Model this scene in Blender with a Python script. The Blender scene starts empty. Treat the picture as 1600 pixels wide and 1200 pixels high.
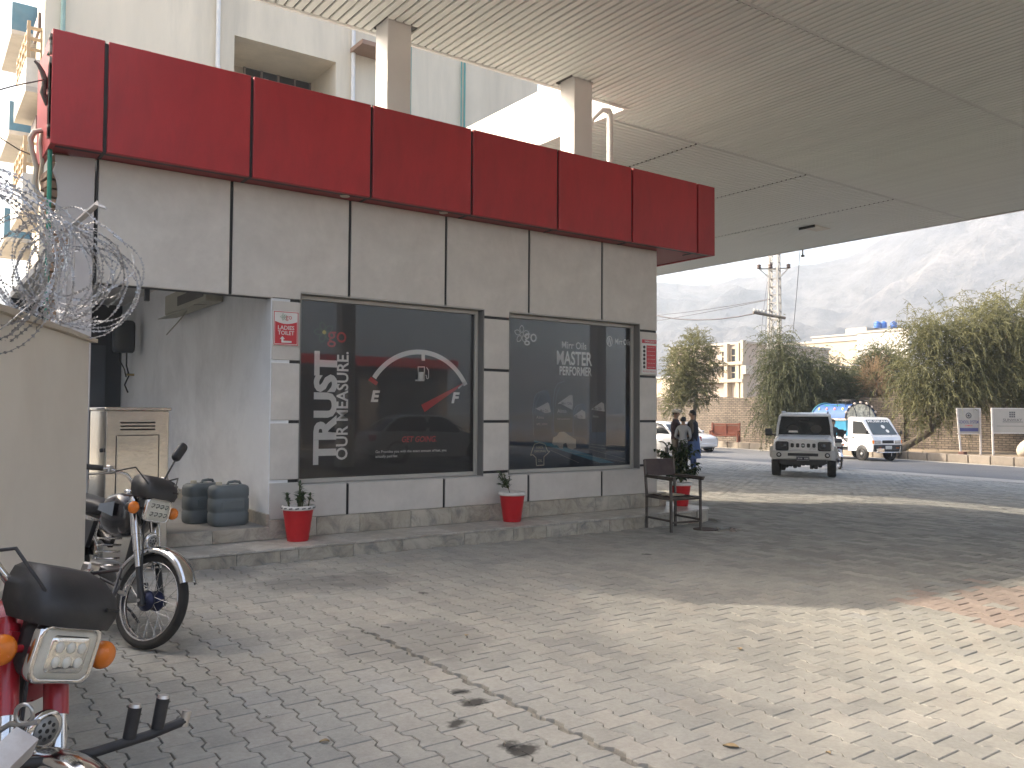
import bpy, bmesh, math, random
import numpy as np
from mathutils import Vector, Matrix
random.seed(7)
RNG = np.random.default_rng(11)
S = bpy.context.scene
COL = S.collection
# ------------------------------------------------------------------ camera
F_PX, CAM_H = 1310.0, 1.45            # focal length in photo pixels (photo 1600 x 1200), eye height in metres
YAW, PITCH, ROLL = math.radians(35.7646), math.radians(1.9685), math.radians(0.3304)
def _basis():
    fw = Vector((math.sin(YAW)*math.cos(PITCH), math.cos(YAW)*math.cos(PITCH), math.sin(PITCH)))
    rt = Vector((math.cos(YAW), -math.sin(YAW), 0)); up = rt.cross(fw)
    return rt*math.cos(ROLL)+up*math.sin(ROLL), up*math.cos(ROLL)-rt*math.sin(ROLL), fw
RT, UP, FW = _basis()
cam_d = bpy.data.cameras.new('camera'); cam = bpy.data.objects.new('camera', cam_d); COL.objects.link(cam)
cam_d.sensor_width = 36.0; cam_d.lens = F_PX/1600*36.0; cam_d.clip_start = 0.05; cam_d.clip_end = 9000
mw = Matrix.Identity(4)
for i in range(3): mw[i][0] = RT[i]; mw[i][1] = UP[i]; mw[i][2] = -FW[i]
mw.translation = Vector((0, 0, CAM_H)); cam.matrix_world = mw
S.camera = cam
# ------------------------------------------------------------------ sky, sun, exposure
SUN_AZ, SUN_EL = math.radians(47.0), math.radians(35.0)   # from +Y (behind the shop) towards -X
SUN_DIR = Vector((-math.sin(SUN_AZ)*math.cos(SUN_EL), math.cos(SUN_AZ)*math.cos(SUN_EL), math.sin(SUN_EL)))
world = bpy.data.worlds.new('World'); S.world = world; world.use_nodes = True
wn, wl = world.node_tree.nodes, world.node_tree.links
wn.clear()
sky = wn.new('ShaderNodeTexSky'); sky.sky_type = 'NISHITA'; sky.sun_disc = False
sky.sun_elevation = SUN_EL; sky.sun_rotation = -SUN_AZ
sky.altitude = 0; sky.air_density = 1.0; sky.dust_density = 8.0; sky.ozone_density = 1.0
bg = wn.new('ShaderNodeBackground'); bg.inputs[1].default_value = 0.15
wo = wn.new('ShaderNodeOutputWorld'); wl.new(sky.outputs[0], bg.inputs[0]); wl.new(bg.outputs[0], wo.inputs[0])
sd = bpy.data.lights.new('sun', 'SUN'); sd.energy = 2.0; sd.angle = math.radians(0.9); sd.color = (1.0, 0.88, 0.72)
sun = bpy.data.objects.new('sun', sd); COL.objects.link(sun)
sun.rotation_euler = SUN_DIR.to_track_quat('Z', 'Y').to_euler(); sun.location = (-20, 30, 40)
S.view_settings.view_transform = 'Standard'; S.view_settings.look = 'None'
S.view_settings.gamma = 1.0; S.view_settings.exposure = 1.85; S.view_settings.use_curve_mapping = False
HAZE = 0.0007
S.render.engine = 'CYCLES'
S.cycles.use_denoising = True; S.cycles.max_bounces = 8; S.cycles.diffuse_bounces = 5; S.cycles.glossy_bounces = 4
S.cycles.transmission_bounces = 4; S.cycles.transparent_max_bounces = 12; S.cycles.volume_bounces = 1
S.cycles.sample_clamp_indirect = 8.0; S.cycles.caustics_reflective = False; S.cycles.caustics_refractive = False
# ------------------------------------------------------------------ photo pixel -> point in the place
def ray(x, y): return RT*((x-800)/F_PX) - UP*((y-600)/F_PX) + FW
C0 = Vector((0, 0, CAM_H))
def onz(x, y, z): d = ray(x, y); return C0 + d*((z-CAM_H)/d.z)
def ony(x, y, Y): d = ray(x, y); return C0 + d*(Y/d.y)
def onx(x, y, X): d = ray(x, y); return C0 + d*(X/d.x)
def ond(x, y, D): return C0 + ray(x, y)*D
# ------------------------------------------------------------------ materials
MATS = {}
def nodes_of(name):
    m = bpy.data.materials.new(name); m.use_nodes = True; nt = m.node_tree; nt.nodes.clear()
    out = nt.nodes.new('ShaderNodeOutputMaterial'); b = nt.nodes.new('ShaderNodeBsdfPrincipled')
    nt.links.new(b.outputs[0], out.inputs[0]); MATS[name] = m
    return m, nt, b, out
def N(nt, t, **k):
    n = nt.nodes.new(t)
    for a, v in k.items(): setattr(n, a, v)
    return n
def ramp(nt, stops, interp='LINEAR'):
    r = nt.nodes.new('ShaderNodeValToRGB'); r.color_ramp.interpolation = interp
    e = r.color_ramp.elements
    while len(e) < len(stops): e.new(0.5)
    for i, (p, c) in enumerate(stops):
        e[i].position = p; e[i].color = (c[0], c[1], c[2], 1) if hasattr(c, '__len__') else (c, c, c, 1)
    return r
def mixc(nt, mode, fac, a, b):
    m = nt.nodes.new('ShaderNodeMix'); m.data_type = 'RGBA'; m.blend_type = mode
    for sock, v in ((m.inputs[0], fac), (m.inputs[6], a), (m.inputs[7], b)):
        if hasattr(v, 'is_output') or isinstance(v, bpy.types.NodeSocket): nt.links.new(v, sock)
        elif hasattr(v, '__len__'): sock.default_value = (v[0], v[1], v[2], 1)
        else: sock.default_value = v
    return m.outputs[2]
def noise(nt, co, scale, detail=4, rough=.55, dist=0.0):
    n = nt.nodes.new('ShaderNodeTexNoise'); n.inputs['Scale'].default_value = scale
    n.inputs['Detail'].default_value = detail; n.inputs['Roughness'].default_value = rough; n.inputs['Distortion'].default_value = dist
    if co is not None: nt.links.new(co, n.inputs['Vector'])
    return n
def bump(nt, b, h, strength=.2, dist=.01):
    bp = nt.nodes.new('ShaderNodeBump'); bp.inputs['Strength'].default_value = strength; bp.inputs['Distance'].default_value = dist
    nt.links.new(h, bp.inputs['Height']); nt.links.new(bp.outputs[0], b.inputs['Normal']); return bp
def mat(name, col, rough=.6, metal=0.0, var=.12, scale=3.0, bmp=0.0, bscale=80.0, dirt=0.0, dcol=(.12, .10, .08), dscale=1.2,
        objvar=0.0, coat=0.0, spec=.5, rvar=.1, stretch=None, trans=0.0):
    """Plain surface: colour with cloudy variation, optional grime patches, fine relief and per-object tone."""
    if name in MATS: return MATS[name]
    m, nt, b, out = nodes_of(name)
    tc = N(nt, 'ShaderNodeTexCoord'); co = tc.outputs['Object']
    if stretch:
        mp = N(nt, 'ShaderNodeMapping'); mp.inputs['Scale'].default_value = stretch; nt.links.new(co, mp.inputs[0]); co = mp.outputs[0]
    n1 = noise(nt, co, scale, 5, .6)
    c = ramp(nt, [(.25, [x*(1-var) for x in col]), (.75, [min(1, x*(1+var)) for x in col])]); nt.links.new(n1.outputs[0], c.inputs[0])
    cc = c.outputs[0]
    if dirt > 0:
        n2 = noise(nt, co, dscale, 8, .7, .4); r2 = ramp(nt, [(.45, 0), (.72, dirt)]); nt.links.new(n2.outputs[0], r2.inputs[0])
        cc = mixc(nt, 'MIX', r2.outputs[0], cc, dcol)
    if objvar > 0:
        oi = N(nt, 'ShaderNodeObjectInfo'); mr = N(nt, 'ShaderNodeMapRange'); nt.links.new(oi.outputs['Random'], mr.inputs[0])
        mr.inputs[3].default_value = 1-objvar; mr.inputs[4].default_value = 1+objvar
        vm = N(nt, 'ShaderNodeVectorMath', operation='SCALE'); nt.links.new(cc, vm.inputs[0]); nt.links.new(mr.outputs[0], vm.inputs['Scale']); cc = vm.outputs[0]
    nt.links.new(cc, b.inputs['Base Color'])
    rr = N(nt, 'ShaderNodeMapRange'); nt.links.new(n1.outputs[0], rr.inputs[0]); rr.inputs[3].default_value = max(.02, rough-rvar); rr.inputs[4].default_value = min(1, rough+rvar)
    nt.links.new(rr.outputs[0], b.inputs['Roughness'])
    b.inputs['Metallic'].default_value = metal; b.inputs['Coat Weight'].default_value = coat; b.inputs['Specular IOR Level'].default_value = spec
    if coat: b.inputs['Coat Roughness'].default_value = .06
    if trans: b.inputs['Transmission Weight'].default_value = trans
    if bmp > 0:
        nb = noise(nt, co, bscale, 6, .65); bump(nt, b, nb.outputs[0], bmp, .006)
    return m
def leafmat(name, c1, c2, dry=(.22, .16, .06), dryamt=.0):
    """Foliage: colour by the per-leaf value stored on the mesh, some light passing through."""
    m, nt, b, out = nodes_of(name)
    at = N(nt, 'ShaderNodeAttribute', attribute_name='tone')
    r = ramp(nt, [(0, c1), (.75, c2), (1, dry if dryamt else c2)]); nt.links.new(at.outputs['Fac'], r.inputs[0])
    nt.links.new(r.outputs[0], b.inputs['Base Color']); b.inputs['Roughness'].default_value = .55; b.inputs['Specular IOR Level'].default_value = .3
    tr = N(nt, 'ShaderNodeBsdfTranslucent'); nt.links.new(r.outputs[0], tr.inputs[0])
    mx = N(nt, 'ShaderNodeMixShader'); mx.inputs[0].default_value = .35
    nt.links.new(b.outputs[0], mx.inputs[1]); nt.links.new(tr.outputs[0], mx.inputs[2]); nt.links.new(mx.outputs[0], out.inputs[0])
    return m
def glassmat(name, tint=(.02, .025, .03), alpha=.5, rough=.03, ior=1.5):
    """Window glass: see-through with a tint, mirror-like at glancing angles."""
    m, nt, b, out = nodes_of(name)
    nt.nodes.remove(b)
    t = N(nt, 'ShaderNodeBsdfTransparent'); t.inputs[0].default_value = (*[1-alpha*(1-c) for c in tint], 1)
    g = N(nt, 'ShaderNodeBsdfGlossy'); g.inputs['Roughness'].default_value = rough; g.inputs[0].default_value = (1, 1, 1, 1)
    fr = N(nt, 'ShaderNodeFresnel'); fr.inputs[0].default_value = ior
    mx = N(nt, 'ShaderNodeMixShader'); nt.links.new(fr.outputs[0], mx.inputs[0]); nt.links.new(t.outputs[0], mx.inputs[1]); nt.links.new(g.outputs[0], mx.inputs[2])
    nt.links.new(mx.outputs[0], out.inputs[0])
    return m
# ------------------------------------------------------------------ mesh builder
class MB:
    def __init__(s): s.v = []; s.f = []; s.smooth = []; s.mi = []; s.m = 0; s.T = None
    def add(s, vs, fs, smooth=False):
        o = len(s.v)
        if s.T is not None: vs = [s.T @ Vector(p) for p in vs]
        s.v += [tuple(p) for p in vs]; s.f += [tuple(i+o for i in f) for f in fs]
        s.smooth += [smooth]*len(fs); s.mi += [s.m]*len(fs); return s
    def box(s, x0, x1, y0, y1, z0, z1):
        vs = [(x0,y0,z0),(x1,y0,z0),(x1,y1,z0),(x0,y1,z0),(x0,y0,z1),(x1,y0,z1),(x1,y1,z1),(x0,y1,z1)]
        return s.add(vs, [(0,3,2,1),(4,5,6,7),(0,1,5,4),(1,2,6,5),(2,3,7,6),(3,0,4,7)])
    def cbox(s, x0, x1, y0, y1, z0, z1, c):
        """Box with chamfered edges."""
        xs, ys, zs = (x0, x1), (y0, y1), (z0, z1); vs = []; idx = {}
        for i in (0, 1):
            for j in (0, 1):
                for k in (0, 1):
                    for a in range(3):
                        p = [xs[i], ys[j], zs[k]]
                        for b in range(3):
                            if b != a: p[b] += c*(1 if (i, j, k)[b] == 0 else -1)
                        idx[(i, j, k, a)] = len(vs); vs.append(p)
        fs = []
        for a in range(3):
            b, c2 = (a+1) % 3, (a+2) % 3
            for s0 in (0, 1):
                q = []
                for u, w in ((0,0),(1,0),(1,1),(0,1)):
                    t = [0,0,0]; t[a] = s0; t[b] = u; t[c2] = w; q.append(idx[(*t, a)])
                fs.append(tuple(q if s0 else q[::-1]))
        for a in range(3):
            b, c2 = (a+1) % 3, (a+2) % 3
            for u in (0, 1):
                for w in (0, 1):
                    t0 = [0,0,0]; t0[b] = u; t0[c2] = w; t1 = t0[:]; t1[a] = 1
                    q = [idx[(*t0, b)], idx[(*t1, b)], idx[(*t1, c2)], idx[(*t0, c2)]]
                    fs.append(tuple(q if (u ^ w) else q[::-1]))
        for i in (0, 1):
            for j in (0, 1):
                for k in (0, 1):
                    q = [idx[(i,j,k,0)], idx[(i,j,k,1)], idx[(i,j,k,2)]]
                    fs.append(tuple(q if (i+j+k) % 2 else q[::-1]))
        return s.add(vs, fs)
    def cyl(s, p0, p1, r0, r1=None, n=12, caps=True, smooth=True):
        r1 = r0 if r1 is None else r1
        p0, p1 = Vector(p0), Vector(p1); d = (p1-p0).normalized()
        a = d.orthogonal().normalized(); b = d.cross(a)
        vs = [p0+(a*math.cos(2*math.pi*i/n)+b*math.sin(2*math.pi*i/n))*r0 for i in range(n)]
        vs += [p1+(a*math.cos(2*math.pi*i/n)+b*math.sin(2*math.pi*i/n))*r1 for i in range(n)]
        s.add(vs, [(i, (i+1) % n, n+(i+1) % n, n+i) for i in range(n)], smooth)
        if caps:
            s.add(vs[:n], [tuple(range(n))[::-1]]); s.add(vs[n:], [tuple(range(n))])
        return s
    def tube(s, pts, r, n=6, caps=True, smooth=True):
        pts = [Vector(p) for p in pts]; rs = r if hasattr(r, '__len__') else [r]*len(pts)
        up = None; vs = []
        for i, p in enumerate(pts):
            t = (pts[min(i+1, len(pts)-1)]-pts[max(i-1, 0)])
            t = t.normalized() if t.length > 1e-9 else Vector((0,0,1))
            if up is None: up = t.orthogonal().normalized()
            up = (up - t*up.dot(t)); up = up.normalized() if up.length > 1e-6 else t.orthogonal().normalized()
            b = t.cross(up)
            vs += [p+(up*math.cos(2*math.pi*k/n)+b*math.sin(2*math.pi*k/n))*rs[i] for k in range(n)]
        fs = [(i*n+k, i*n+(k+1) % n, (i+1)*n+(k+1) % n, (i+1)*n+k) for i in range(len(pts)-1) for k in range(n)]
        s.add(vs, fs, smooth)
        if caps:
            s.add(vs[:n], [tuple(range(n))[::-1]]); s.add(vs[-n:], [tuple(range(n))])
        return s
    def lathe(s, prof, c=(0,0,0), axis='z', n=20, smooth=True, close=True):
        """prof: (radius, height) pairs turned about an axis through c."""
        vs = []
        for r, h in prof:
            for k in range(n):
                a = 2*math.pi*k/n; u, w = r*math.cos(a), r*math.sin(a)
                p = (u, w, h) if axis == 'z' else ((h, u, w) if axis == 'x' else (w, h, u))
                vs.append((c[0]+p[0], c[1]+p[1], c[2]+p[2]))
        fs = [(i*n+k, i*n+(k+1) % n, (i+1)*n+(k+1) % n, (i+1)*n+k) for i in range(len(prof)-1) for k in range(n)]
        s.add(vs, fs, smooth)
        if close:
            s.add(vs[:n], [tuple(range(n))[::-1]]); s.add(vs[-n:], [tuple(range(n))])
        return s
    def prism(s, poly, a0, a1, plane='xz'):
        """2D polygon extruded along the third axis."""
        def P(u, w, a): return (u, a, w) if plane == 'xz' else ((u, w, a) if plane == 'xy' else (a, u, w))
        n = len(poly); vs = [P(u, w, a0) for u, w in poly]+[P(u, w, a1) for u, w in poly]
        return s.add(vs, [tuple(range(n)), tuple(range(n, 2*n))[::-1]]+[(i, n+i, n+(i+1) % n, (i+1) % n) for i in range(n)])
    def loft(s, secs, smooth=True, caps=True, closed=True):
        """Rings of equal point count joined in order."""
        n = len(secs[0]); vs = [p for r in secs for p in r]
        fs = [(i*n+k, i*n+(k+1) % n, (i+1)*n+(k+1) % n, (i+1)*n+k) for i in range(len(secs)-1) for k in range(n if closed else n-1)]
        s.add(vs, fs, smooth)
        if caps: s.add(secs[0], [tuple(range(n))[::-1]]); s.add(secs[-1], [tuple(range(n))])
        return s
    def ball(s, c, r, n=12, m=8, smooth=True):
        rx, ry, rz = r if hasattr(r, '__len__') else (r, r, r)
        secs = []
        for i in range(1, m):
            t = math.pi*i/m
            secs.append([(c[0]+rx*math.sin(t)*math.cos(2*math.pi*k/n), c[1]+ry*math.sin(t)*math.sin(2*math.pi*k/n), c[2]-rz*math.cos(t)) for k in range(n)])
        s.loft(secs, smooth, False)
        s.add(secs[0]+[(c[0], c[1], c[2]-rz)], [(k, n, (k+1) % n)[::-1] if False else ((k+1) % n, k, n) for k in range(n)], smooth)
        s.add(secs[-1]+[(c[0], c[1], c[2]+rz)], [(k, (k+1) % n, n) for k in range(n)], smooth); return s
    def mesh(s, name, mats):
        me = bpy.data.meshes.new(name); me.from_pydata(s.v, [], s.f)
        me.polygons.foreach_set('use_smooth', s.smooth); me.polygons.foreach_set('material_index', s.mi)
        for m in (mats if isinstance(mats, (list, tuple)) else [mats]): me.materials.append(m)
        bm = bmesh.new(); bm.from_mesh(me); bmesh.ops.recalc_face_normals(bm, faces=bm.faces); bm.to_mesh(me); bm.free()
        me.update(); return me
    def build(s, name, mats, parent=None, **k): return link(name, s.mesh(name, mats), parent, **k)
def link(name, me, parent=None, loc=None, label=None, cat=None, group=None, kind=None):
    o = bpy.data.objects.new(name, me); COL.objects.link(o)
    if parent is not None: o.parent = parent
    if loc is not None: o.location = loc
    return tag(o, label, cat, group, kind)
def tag(o, label=None, cat=None, group=None, kind=None):
    if label: o['label'] = label
    if cat: o['category'] = cat
    if group: o['group'] = group
    if kind: o['kind'] = kind
    return o
def thing(name, label, cat, loc=(0,0,0), rz=0.0, group=None, scale=None):
    o = bpy.data.objects.new(name, None); COL.objects.link(o); o.location = loc; o.rotation_euler = (0, 0, rz); o.empty_display_size = .2
    if scale: o.scale = scale
    return tag(o, label, cat, group)
KIDS = {}
def copy_tree(o, parent=None, label=None):
    c = o.copy(); COL.objects.link(c); c.parent = parent
    if label: c['label'] = label
    for ch in [x for x in bpy.data.objects if x.parent == o]: copy_tree(ch, c)
    return c
def text_geo(body, size=1.0, offset=0.0, shear=0.0, res=3):
    """Flat mesh of a line of lettering in the XY plane."""
    cu = bpy.data.curves.new('t', 'FONT'); cu.body = body; cu.size = size; cu.offset = offset; cu.shear = shear; cu.resolution_u = res
    o = bpy.data.objects.new('t', cu); COL.objects.link(o)
    dg = bpy.context.evaluated_depsgraph_get(); me = bpy.data.meshes.new_from_object(o.evaluated_get(dg))
    vs = [tuple(v.co) for v in me.vertices]; fs = [tuple(p.vertices) for p in me.polygons]
    bpy.data.objects.remove(o); bpy.data.curves.remove(cu); bpy.data.meshes.remove(me)
    return vs, fs
def text_fit(mb, body, P0, eu, ev, w, h, offset=0.0, shear=0.0):
    """Lettering stretched to w x h with its lower-left corner at P0 (eu = reading direction, ev = up)."""
    vs, fs = text_geo(body, 1.0, offset, shear)
    if not vs: return
    x0 = min(v[0] for v in vs); x1 = max(v[0] for v in vs); y0 = min(v[1] for v in vs); y1 = max(v[1] for v in vs)
    P0, eu, ev = Vector(P0), Vector(eu), Vector(ev)
    mb.add([P0+eu*((v[0]-x0)/(x1-x0)*w)+ev*((v[1]-y0)/(y1-y0)*h) for v in vs], fs)
# ================================================================== the setting: ground, pavers, road, verge, mountain
GZ = [(-400, .06), (-20, .06), (2, .05), (8.7, 0.0), (19.3, -.2), (26, -.36), (36, -.45), (70, -.45), (400, -.45)]
def gz(x):
    for (a, za), (b, zb) in zip(GZ, GZ[1:]):
        if x <= b: return za+(zb-za)*(x-a)/(b-a)
    return GZ[-1][1]
ROAD_N = [(31.0, 60.0), (26.9, 24.0), (24.9, 10.5), (22.0, -10.0), (14, -60)]   # near road edge (plan)
ROAD_F = [(45.0, 60.0), (38.0, 33.0), (33.0, 14.0), (29.5, 0.0), (22, -60)]    # far kerb line (plan)
def line_x(L, y):
    for (xa, ya), (xb, yb) in zip(L, L[1:]):
        if y >= yb or (xb, yb) == L[-1]: return xa+(xb-xa)*(y-ya)/(yb-ya)
# ground sheet with the forecourt's fall, reaching far out
m, nt, b, out = nodes_of('soil_and_joint_sand')
geo = N(nt, 'ShaderNodeNewGeometry'); pos = geo.outputs['Position']
n1 = noise(nt, pos, .7, 6, .65); n2 = noise(nt, pos, 30, 4, .6)
r1 = ramp(nt, [(.35, (.09, .08, .07)), (.58, (.36, .335, .28))]); nt.links.new(n1.outputs[0], r1.inputs[0])
nt.links.new(mixc(nt, 'MULTIPLY', .5, r1.outputs[0], n2.outputs[0]), b.inputs['Base Color']); b.inputs['Roughness'].default_value = .95
bump(nt, b, n2.outputs[0], .5, .01)
mb = MB(); xs = [-5000, -400, -20, 2, 8.7, 19.3, 26, 36, 70, 400, 5000]; ys = [-5000, -300, -60, -20, 0, 10, 20, 40, 80, 400, 5000]
vs = [(x, y, gz(max(-400, min(400, x)))-.014) for x in xs for y in ys]
mb.add(vs, [(i*11+j, (i+1)*11+j, (i+1)*11+j+1, i*11+j+1) for i in range(10) for j in range(10)])
mb.build('ground', m, kind='structure')
# concrete interlocking pavers: waisted blocks 20 x 15 cm in staggered rows
def paver_outline(dx=0.0):
    a, L, W, g = .013, .10, .0745, .0026
    yk = [(-L+g, 1), (-.064, 1), (-.037, -1), (.037, -1), (.064, 1), (L-g, 1)]
    return [(W+s*a-g, y) for y, s in yk]+[(-W-s*a+g, y) for y, s in yk[::-1]]
POUT = paver_outline()
m, nt, b, out = nodes_of('concrete_paver'); PAVER = m
geo = N(nt, 'ShaderNodeNewGeometry'); pos = geo.outputs['Position']
at = N(nt, 'ShaderNodeAttribute', attribute_name='tone'); oi = N(nt, 'ShaderNodeObjectInfo')
rd = N(nt, 'ShaderNodeAttribute', attribute_name='red')
sm = N(nt, 'ShaderNodeMath', operation='ADD'); nt.links.new(at.outputs['Fac'], sm.inputs[0]); nt.links.new(oi.outputs['Random'], sm.inputs[1])
fr = N(nt, 'ShaderNodeMath', operation='FRACT'); nt.links.new(sm.outputs[0], fr.inputs[0])
rc = ramp(nt, [(0, (.315, .308, .28)), (.2, (.345, .337, .303)), (.55, (.36, .348, .31)), (.8, (.375, .36, .32)), (.94, (.39, .368, .325)), (1, (.33, .33, .31))])
nt.links.new(fr.outputs[0], rc.inputs[0])
wr = N(nt, 'ShaderNodeAttribute', attribute_name='worn_shade'); c = mixc(nt, 'MIX', rd.outputs['Fac'], rc.outputs[0], (.37, .30, .255)); c = mixc(nt, 'MIX', wr.outputs['Fac'], c, (.06, .058, .055))
n1 = noise(nt, pos, 1.3, 7, .7, .3); n2 = noise(nt, pos, 45, 5, .7); n3 = noise(nt, pos, 220, 2, .5); n4 = noise(nt, pos, 7, 6, .7)
g1 = ramp(nt, [(.30, .80), (.55, 1.0), (.75, 1.08)]); nt.links.new(n1.outputs[0], g1.inputs[0])
c = mixc(nt, 'MULTIPLY', 1.0, c, g1.outputs[0])
g4 = ramp(nt, [(.30, .86), (.55, 1.0)]); nt.links.new(n4.outputs[0], g4.inputs[0]); c = mixc(nt, 'MULTIPLY', .8, c, g4.outputs[0])
g2 = ramp(nt, [(.3, .86), (.7, 1.08)]); nt.links.new(n2.outputs[0], g2.inputs[0]); c = mixc(nt, 'MULTIPLY', 1.0, c, g2.outputs[0])
def stain(c, p, r, col, k=.9, wob=.07, ns=14):
    """A spill with a ragged outline of its own."""
    nn = noise(nt, pos, ns, 4, .6); vm = N(nt, 'ShaderNodeVectorMath', operation='DISTANCE'); nt.links.new(pos, vm.inputs[0]); vm.inputs[1].default_value = p
    ad = N(nt, 'ShaderNodeMath', operation='MULTIPLY_ADD'); nt.links.new(nn.outputs[0], ad.inputs[0]); ad.inputs[1].default_value = wob*2; nt.links.new(vm.outputs['Value'], ad.inputs[2])
    rr = ramp(nt, [(0, k), (1, 0)]); mr = N(nt, 'ShaderNodeMapRange'); nt.links.new(ad.outputs[0], mr.inputs[0]); mr.inputs[1].default_value = r+wob*.8; mr.inputs[2].default_value = r+wob*1.3
    nt.links.new(mr.outputs[0], rr.inputs[0]); return mixc(nt, 'MIX', rr.outputs[0], c, col)
for (px, py), r in (((722, 1081), .035), ((738, 1098), .055), ((712, 1131), .035), ((800, 1165), .05), ((818, 1172), .06), ((1010, 862), .05), ((660, 925), .03)):
    c = stain(c, onz(px, py, gz(2.5)), r, (.03, .028, .025))
for (px, py), r in (((480, 912), .35), ((560, 905), .30), ((350, 897), .30), ((640, 1000), .45)):
    c = stain(c, onz(px, py, gz(2.5)), r, (.10, .10, .10), .35, .35, 5)
nt.links.new(c, b.inputs['Base Color']); b.inputs['Roughness'].default_value = .78; b.inputs['Specular IOR Level'].default_value = .45
ad = N(nt, 'ShaderNodeMath', operation='ADD'); nt.links.new(n2.outputs[0], ad.inputs[0]); nt.links.new(n3.outputs[0], ad.inputs[1]); bump(nt, b, ad.outputs[0], .35, .004)
def in_kiosk(x, y): return (y > 7.62 and 1.93 < x < 8.98) or (y > 7.75 and .9 < x < 9.1)
def pix(p):
    d = Vector(p)-C0; z = d.dot(FW)
    return (800+F_PX*d.dot(RT)/z, 600-F_PX*d.dot(UP)/z, z) if z > .05 else (0, 0, -1)
pav = []
for i in range(-30, 190):
    x0 = i*.15+.07; cr = x0 > 2.46
    for j in range(-20, 170):
        y = j*.2 + (.1 if i % 2 else 0.0); x = x0+((.003+.022*max(0, min(1, (5.3-y)/.7))) if cr else 0)
        if in_kiosk(x, y) or x > line_x(ROAD_N, y)-1.1: continue
        px, py, d = pix((x, y, gz(x)))
        if d < 0 or px < -260 or px > 1860 or py > 1560: continue
        if math.hypot(x-8.28, y-7.05) < .24: continue         # broken-out spot beside the step
        pav.append((d, x, y, 0 <= px <= 1600 and py <= 1195))
pav.sort()
ppar = tag(bpy.data.objects.new('paved_forecourt', None), 'forecourt paving of grey waisted interlocking concrete blocks', None, None, 'structure'); COL.objects.link(ppar)
def paver_z(x, y): return gz(x)+(math.sin(x*1.7+y*.9)+math.sin(y*2.3-x))*.0022+(.007*max(0, 1-abs(x-2.56)/.3) if 2.46 < x and 2.2 < y < 5 else 0)
n = len(POUT)
mb = MB(); ins = [(p[0]*.965, p[1]*.97) for p in POUT]
mb.add([(p[0], p[1], 0) for p in ins]+[(p[0], p[1], -.004) for p in POUT]+[(p[0], p[1], -.05) for p in POUT],
       [tuple(range(n))]+[(i, (i+1) % n, n+(i+1) % n, n+i) for i in range(n)]+[(n+i, n+(i+1) % n, 2*n+(i+1) % n, 2*n+i) for i in range(n)])
pme = mb.mesh('paver', PAVER)
cnt = 0; rest = []
for d, x, y, seen in pav:
    if seen and cnt < 300 and not (x > 5.9 and y < 3.6):
        o = link('paver', pme, ppar, (x, y, paver_z(x, y)+random.uniform(-.0012, .0012))); cnt += 1
        o.rotation_euler = (random.gauss(0, .006), random.gauss(0, .006), random.gauss(0, .008))
    else: rest.append((x, y, d))
V, Fc, tone, red, worn_shade = [], [], [], [], []
for x, y, d in rest:
    o = len(V); z = paver_z(x, y)+random.uniform(-.0015, .0015); tx, ty = random.gauss(0, .008), random.gauss(0, .008)
    near = d < 9
    for p in (ins if near else POUT): V.append((x+p[0], y+p[1], z+p[0]*tx+p[1]*ty))
    if near:
        for p in POUT: V.append((x+p[0], y+p[1], z-.004+p[0]*tx+p[1]*ty))
    for p in POUT: V.append((x+p[0], y+p[1], z-.03))
    L = 3 if near else 2
    Fc.append(tuple(range(o, o+n)))
    for q in range(L-1): Fc += [(o+q*n+i, o+q*n+(i+1) % n, o+(q+1)*n+(i+1) % n, o+(q+1)*n+i) for i in range(n)]
    t = random.random(); isr = 1.0 if (x > 6.1+random.uniform(-.2, .2) and x < 7.6 and y < 3.5+random.uniform(-.2, .2)) and random.random() < .92 else 0.0
    k = 1+n*(L-1); tone += [t]*k; red += [isr]*k; wk = max(0.0, min(1.0, (x-5.8)/1.8)); worn_shade += [random.random()**1.3*(.05+.40*wk)]*k  # random per-paver darkening; its rise with x paints in the canopy shade
me = bpy.data.meshes.new('paver'); me.from_pydata(V, [], Fc); me.materials.append(PAVER)
me.attributes.new('tone', 'FLOAT', 'FACE').data.foreach_set('value', tone); me.attributes.new('red', 'FLOAT', 'FACE').data.foreach_set('value', red); me.attributes.new('worn_shade', 'FLOAT', 'FACE').data.foreach_set('value', worn_shade)
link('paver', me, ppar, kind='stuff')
# dark open joint where one row has settled
mb = MB(); wv = lambda y: .013*(1 if (abs((y % .2)-.1) < .05) else -1)
ysj = np.arange(2.1, 4.95, .025); mb.loft([[(2.452+random.uniform(-.004, .004), y, gz(2.46)-.010), (2.496+random.uniform(-.004, .004), y, gz(2.46)-.010)] for y in ysj], False, False, False)
mb.build('open_joint', mat('dark_joint_soil', (.035, .03, .025), 1.0, 0, .4, 40, .8, 80), ppar)
# dusty concrete apron between pavers and asphalt, the road, its edge line
def strip(name, LA, LB, z0, mt, da=0.0, db=0.0, **k):
    mb = MB(); ys = [60, 45, 33, 28, 24, 20, 17, 14, 10.5, 6, 0, -10, -30, -60]
    va = [(line_x(LA, y)+da, y, gz(line_x(LA, y)+da)+z0) for y in ys]; vb = [(line_x(LB, y)+db, y, gz(line_x(LB, y)+db)+z0) for y in ys]
    nn = len(ys); mb.add(va+vb, [(i, i+1, nn+i+1, nn+i) for i in range(nn-1)]); return mb.build(name, mt, **k)
strip('concrete_apron', ROAD_N, ROAD_N, .004, mat('pale_dusty_concrete', (.36, .34, .31), .9, 0, .2, .8, .3, 40, .5, (.22, .20, .18), .6), -1.25, .35, kind='structure')
m, nt, b, out = nodes_of('worn_asphalt')
pos = N(nt, 'ShaderNodeNewGeometry').outputs['Position']; n1 = noise(nt, pos, .35, 5, .6); n2 = noise(nt, pos, 60, 4, .7)
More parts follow.
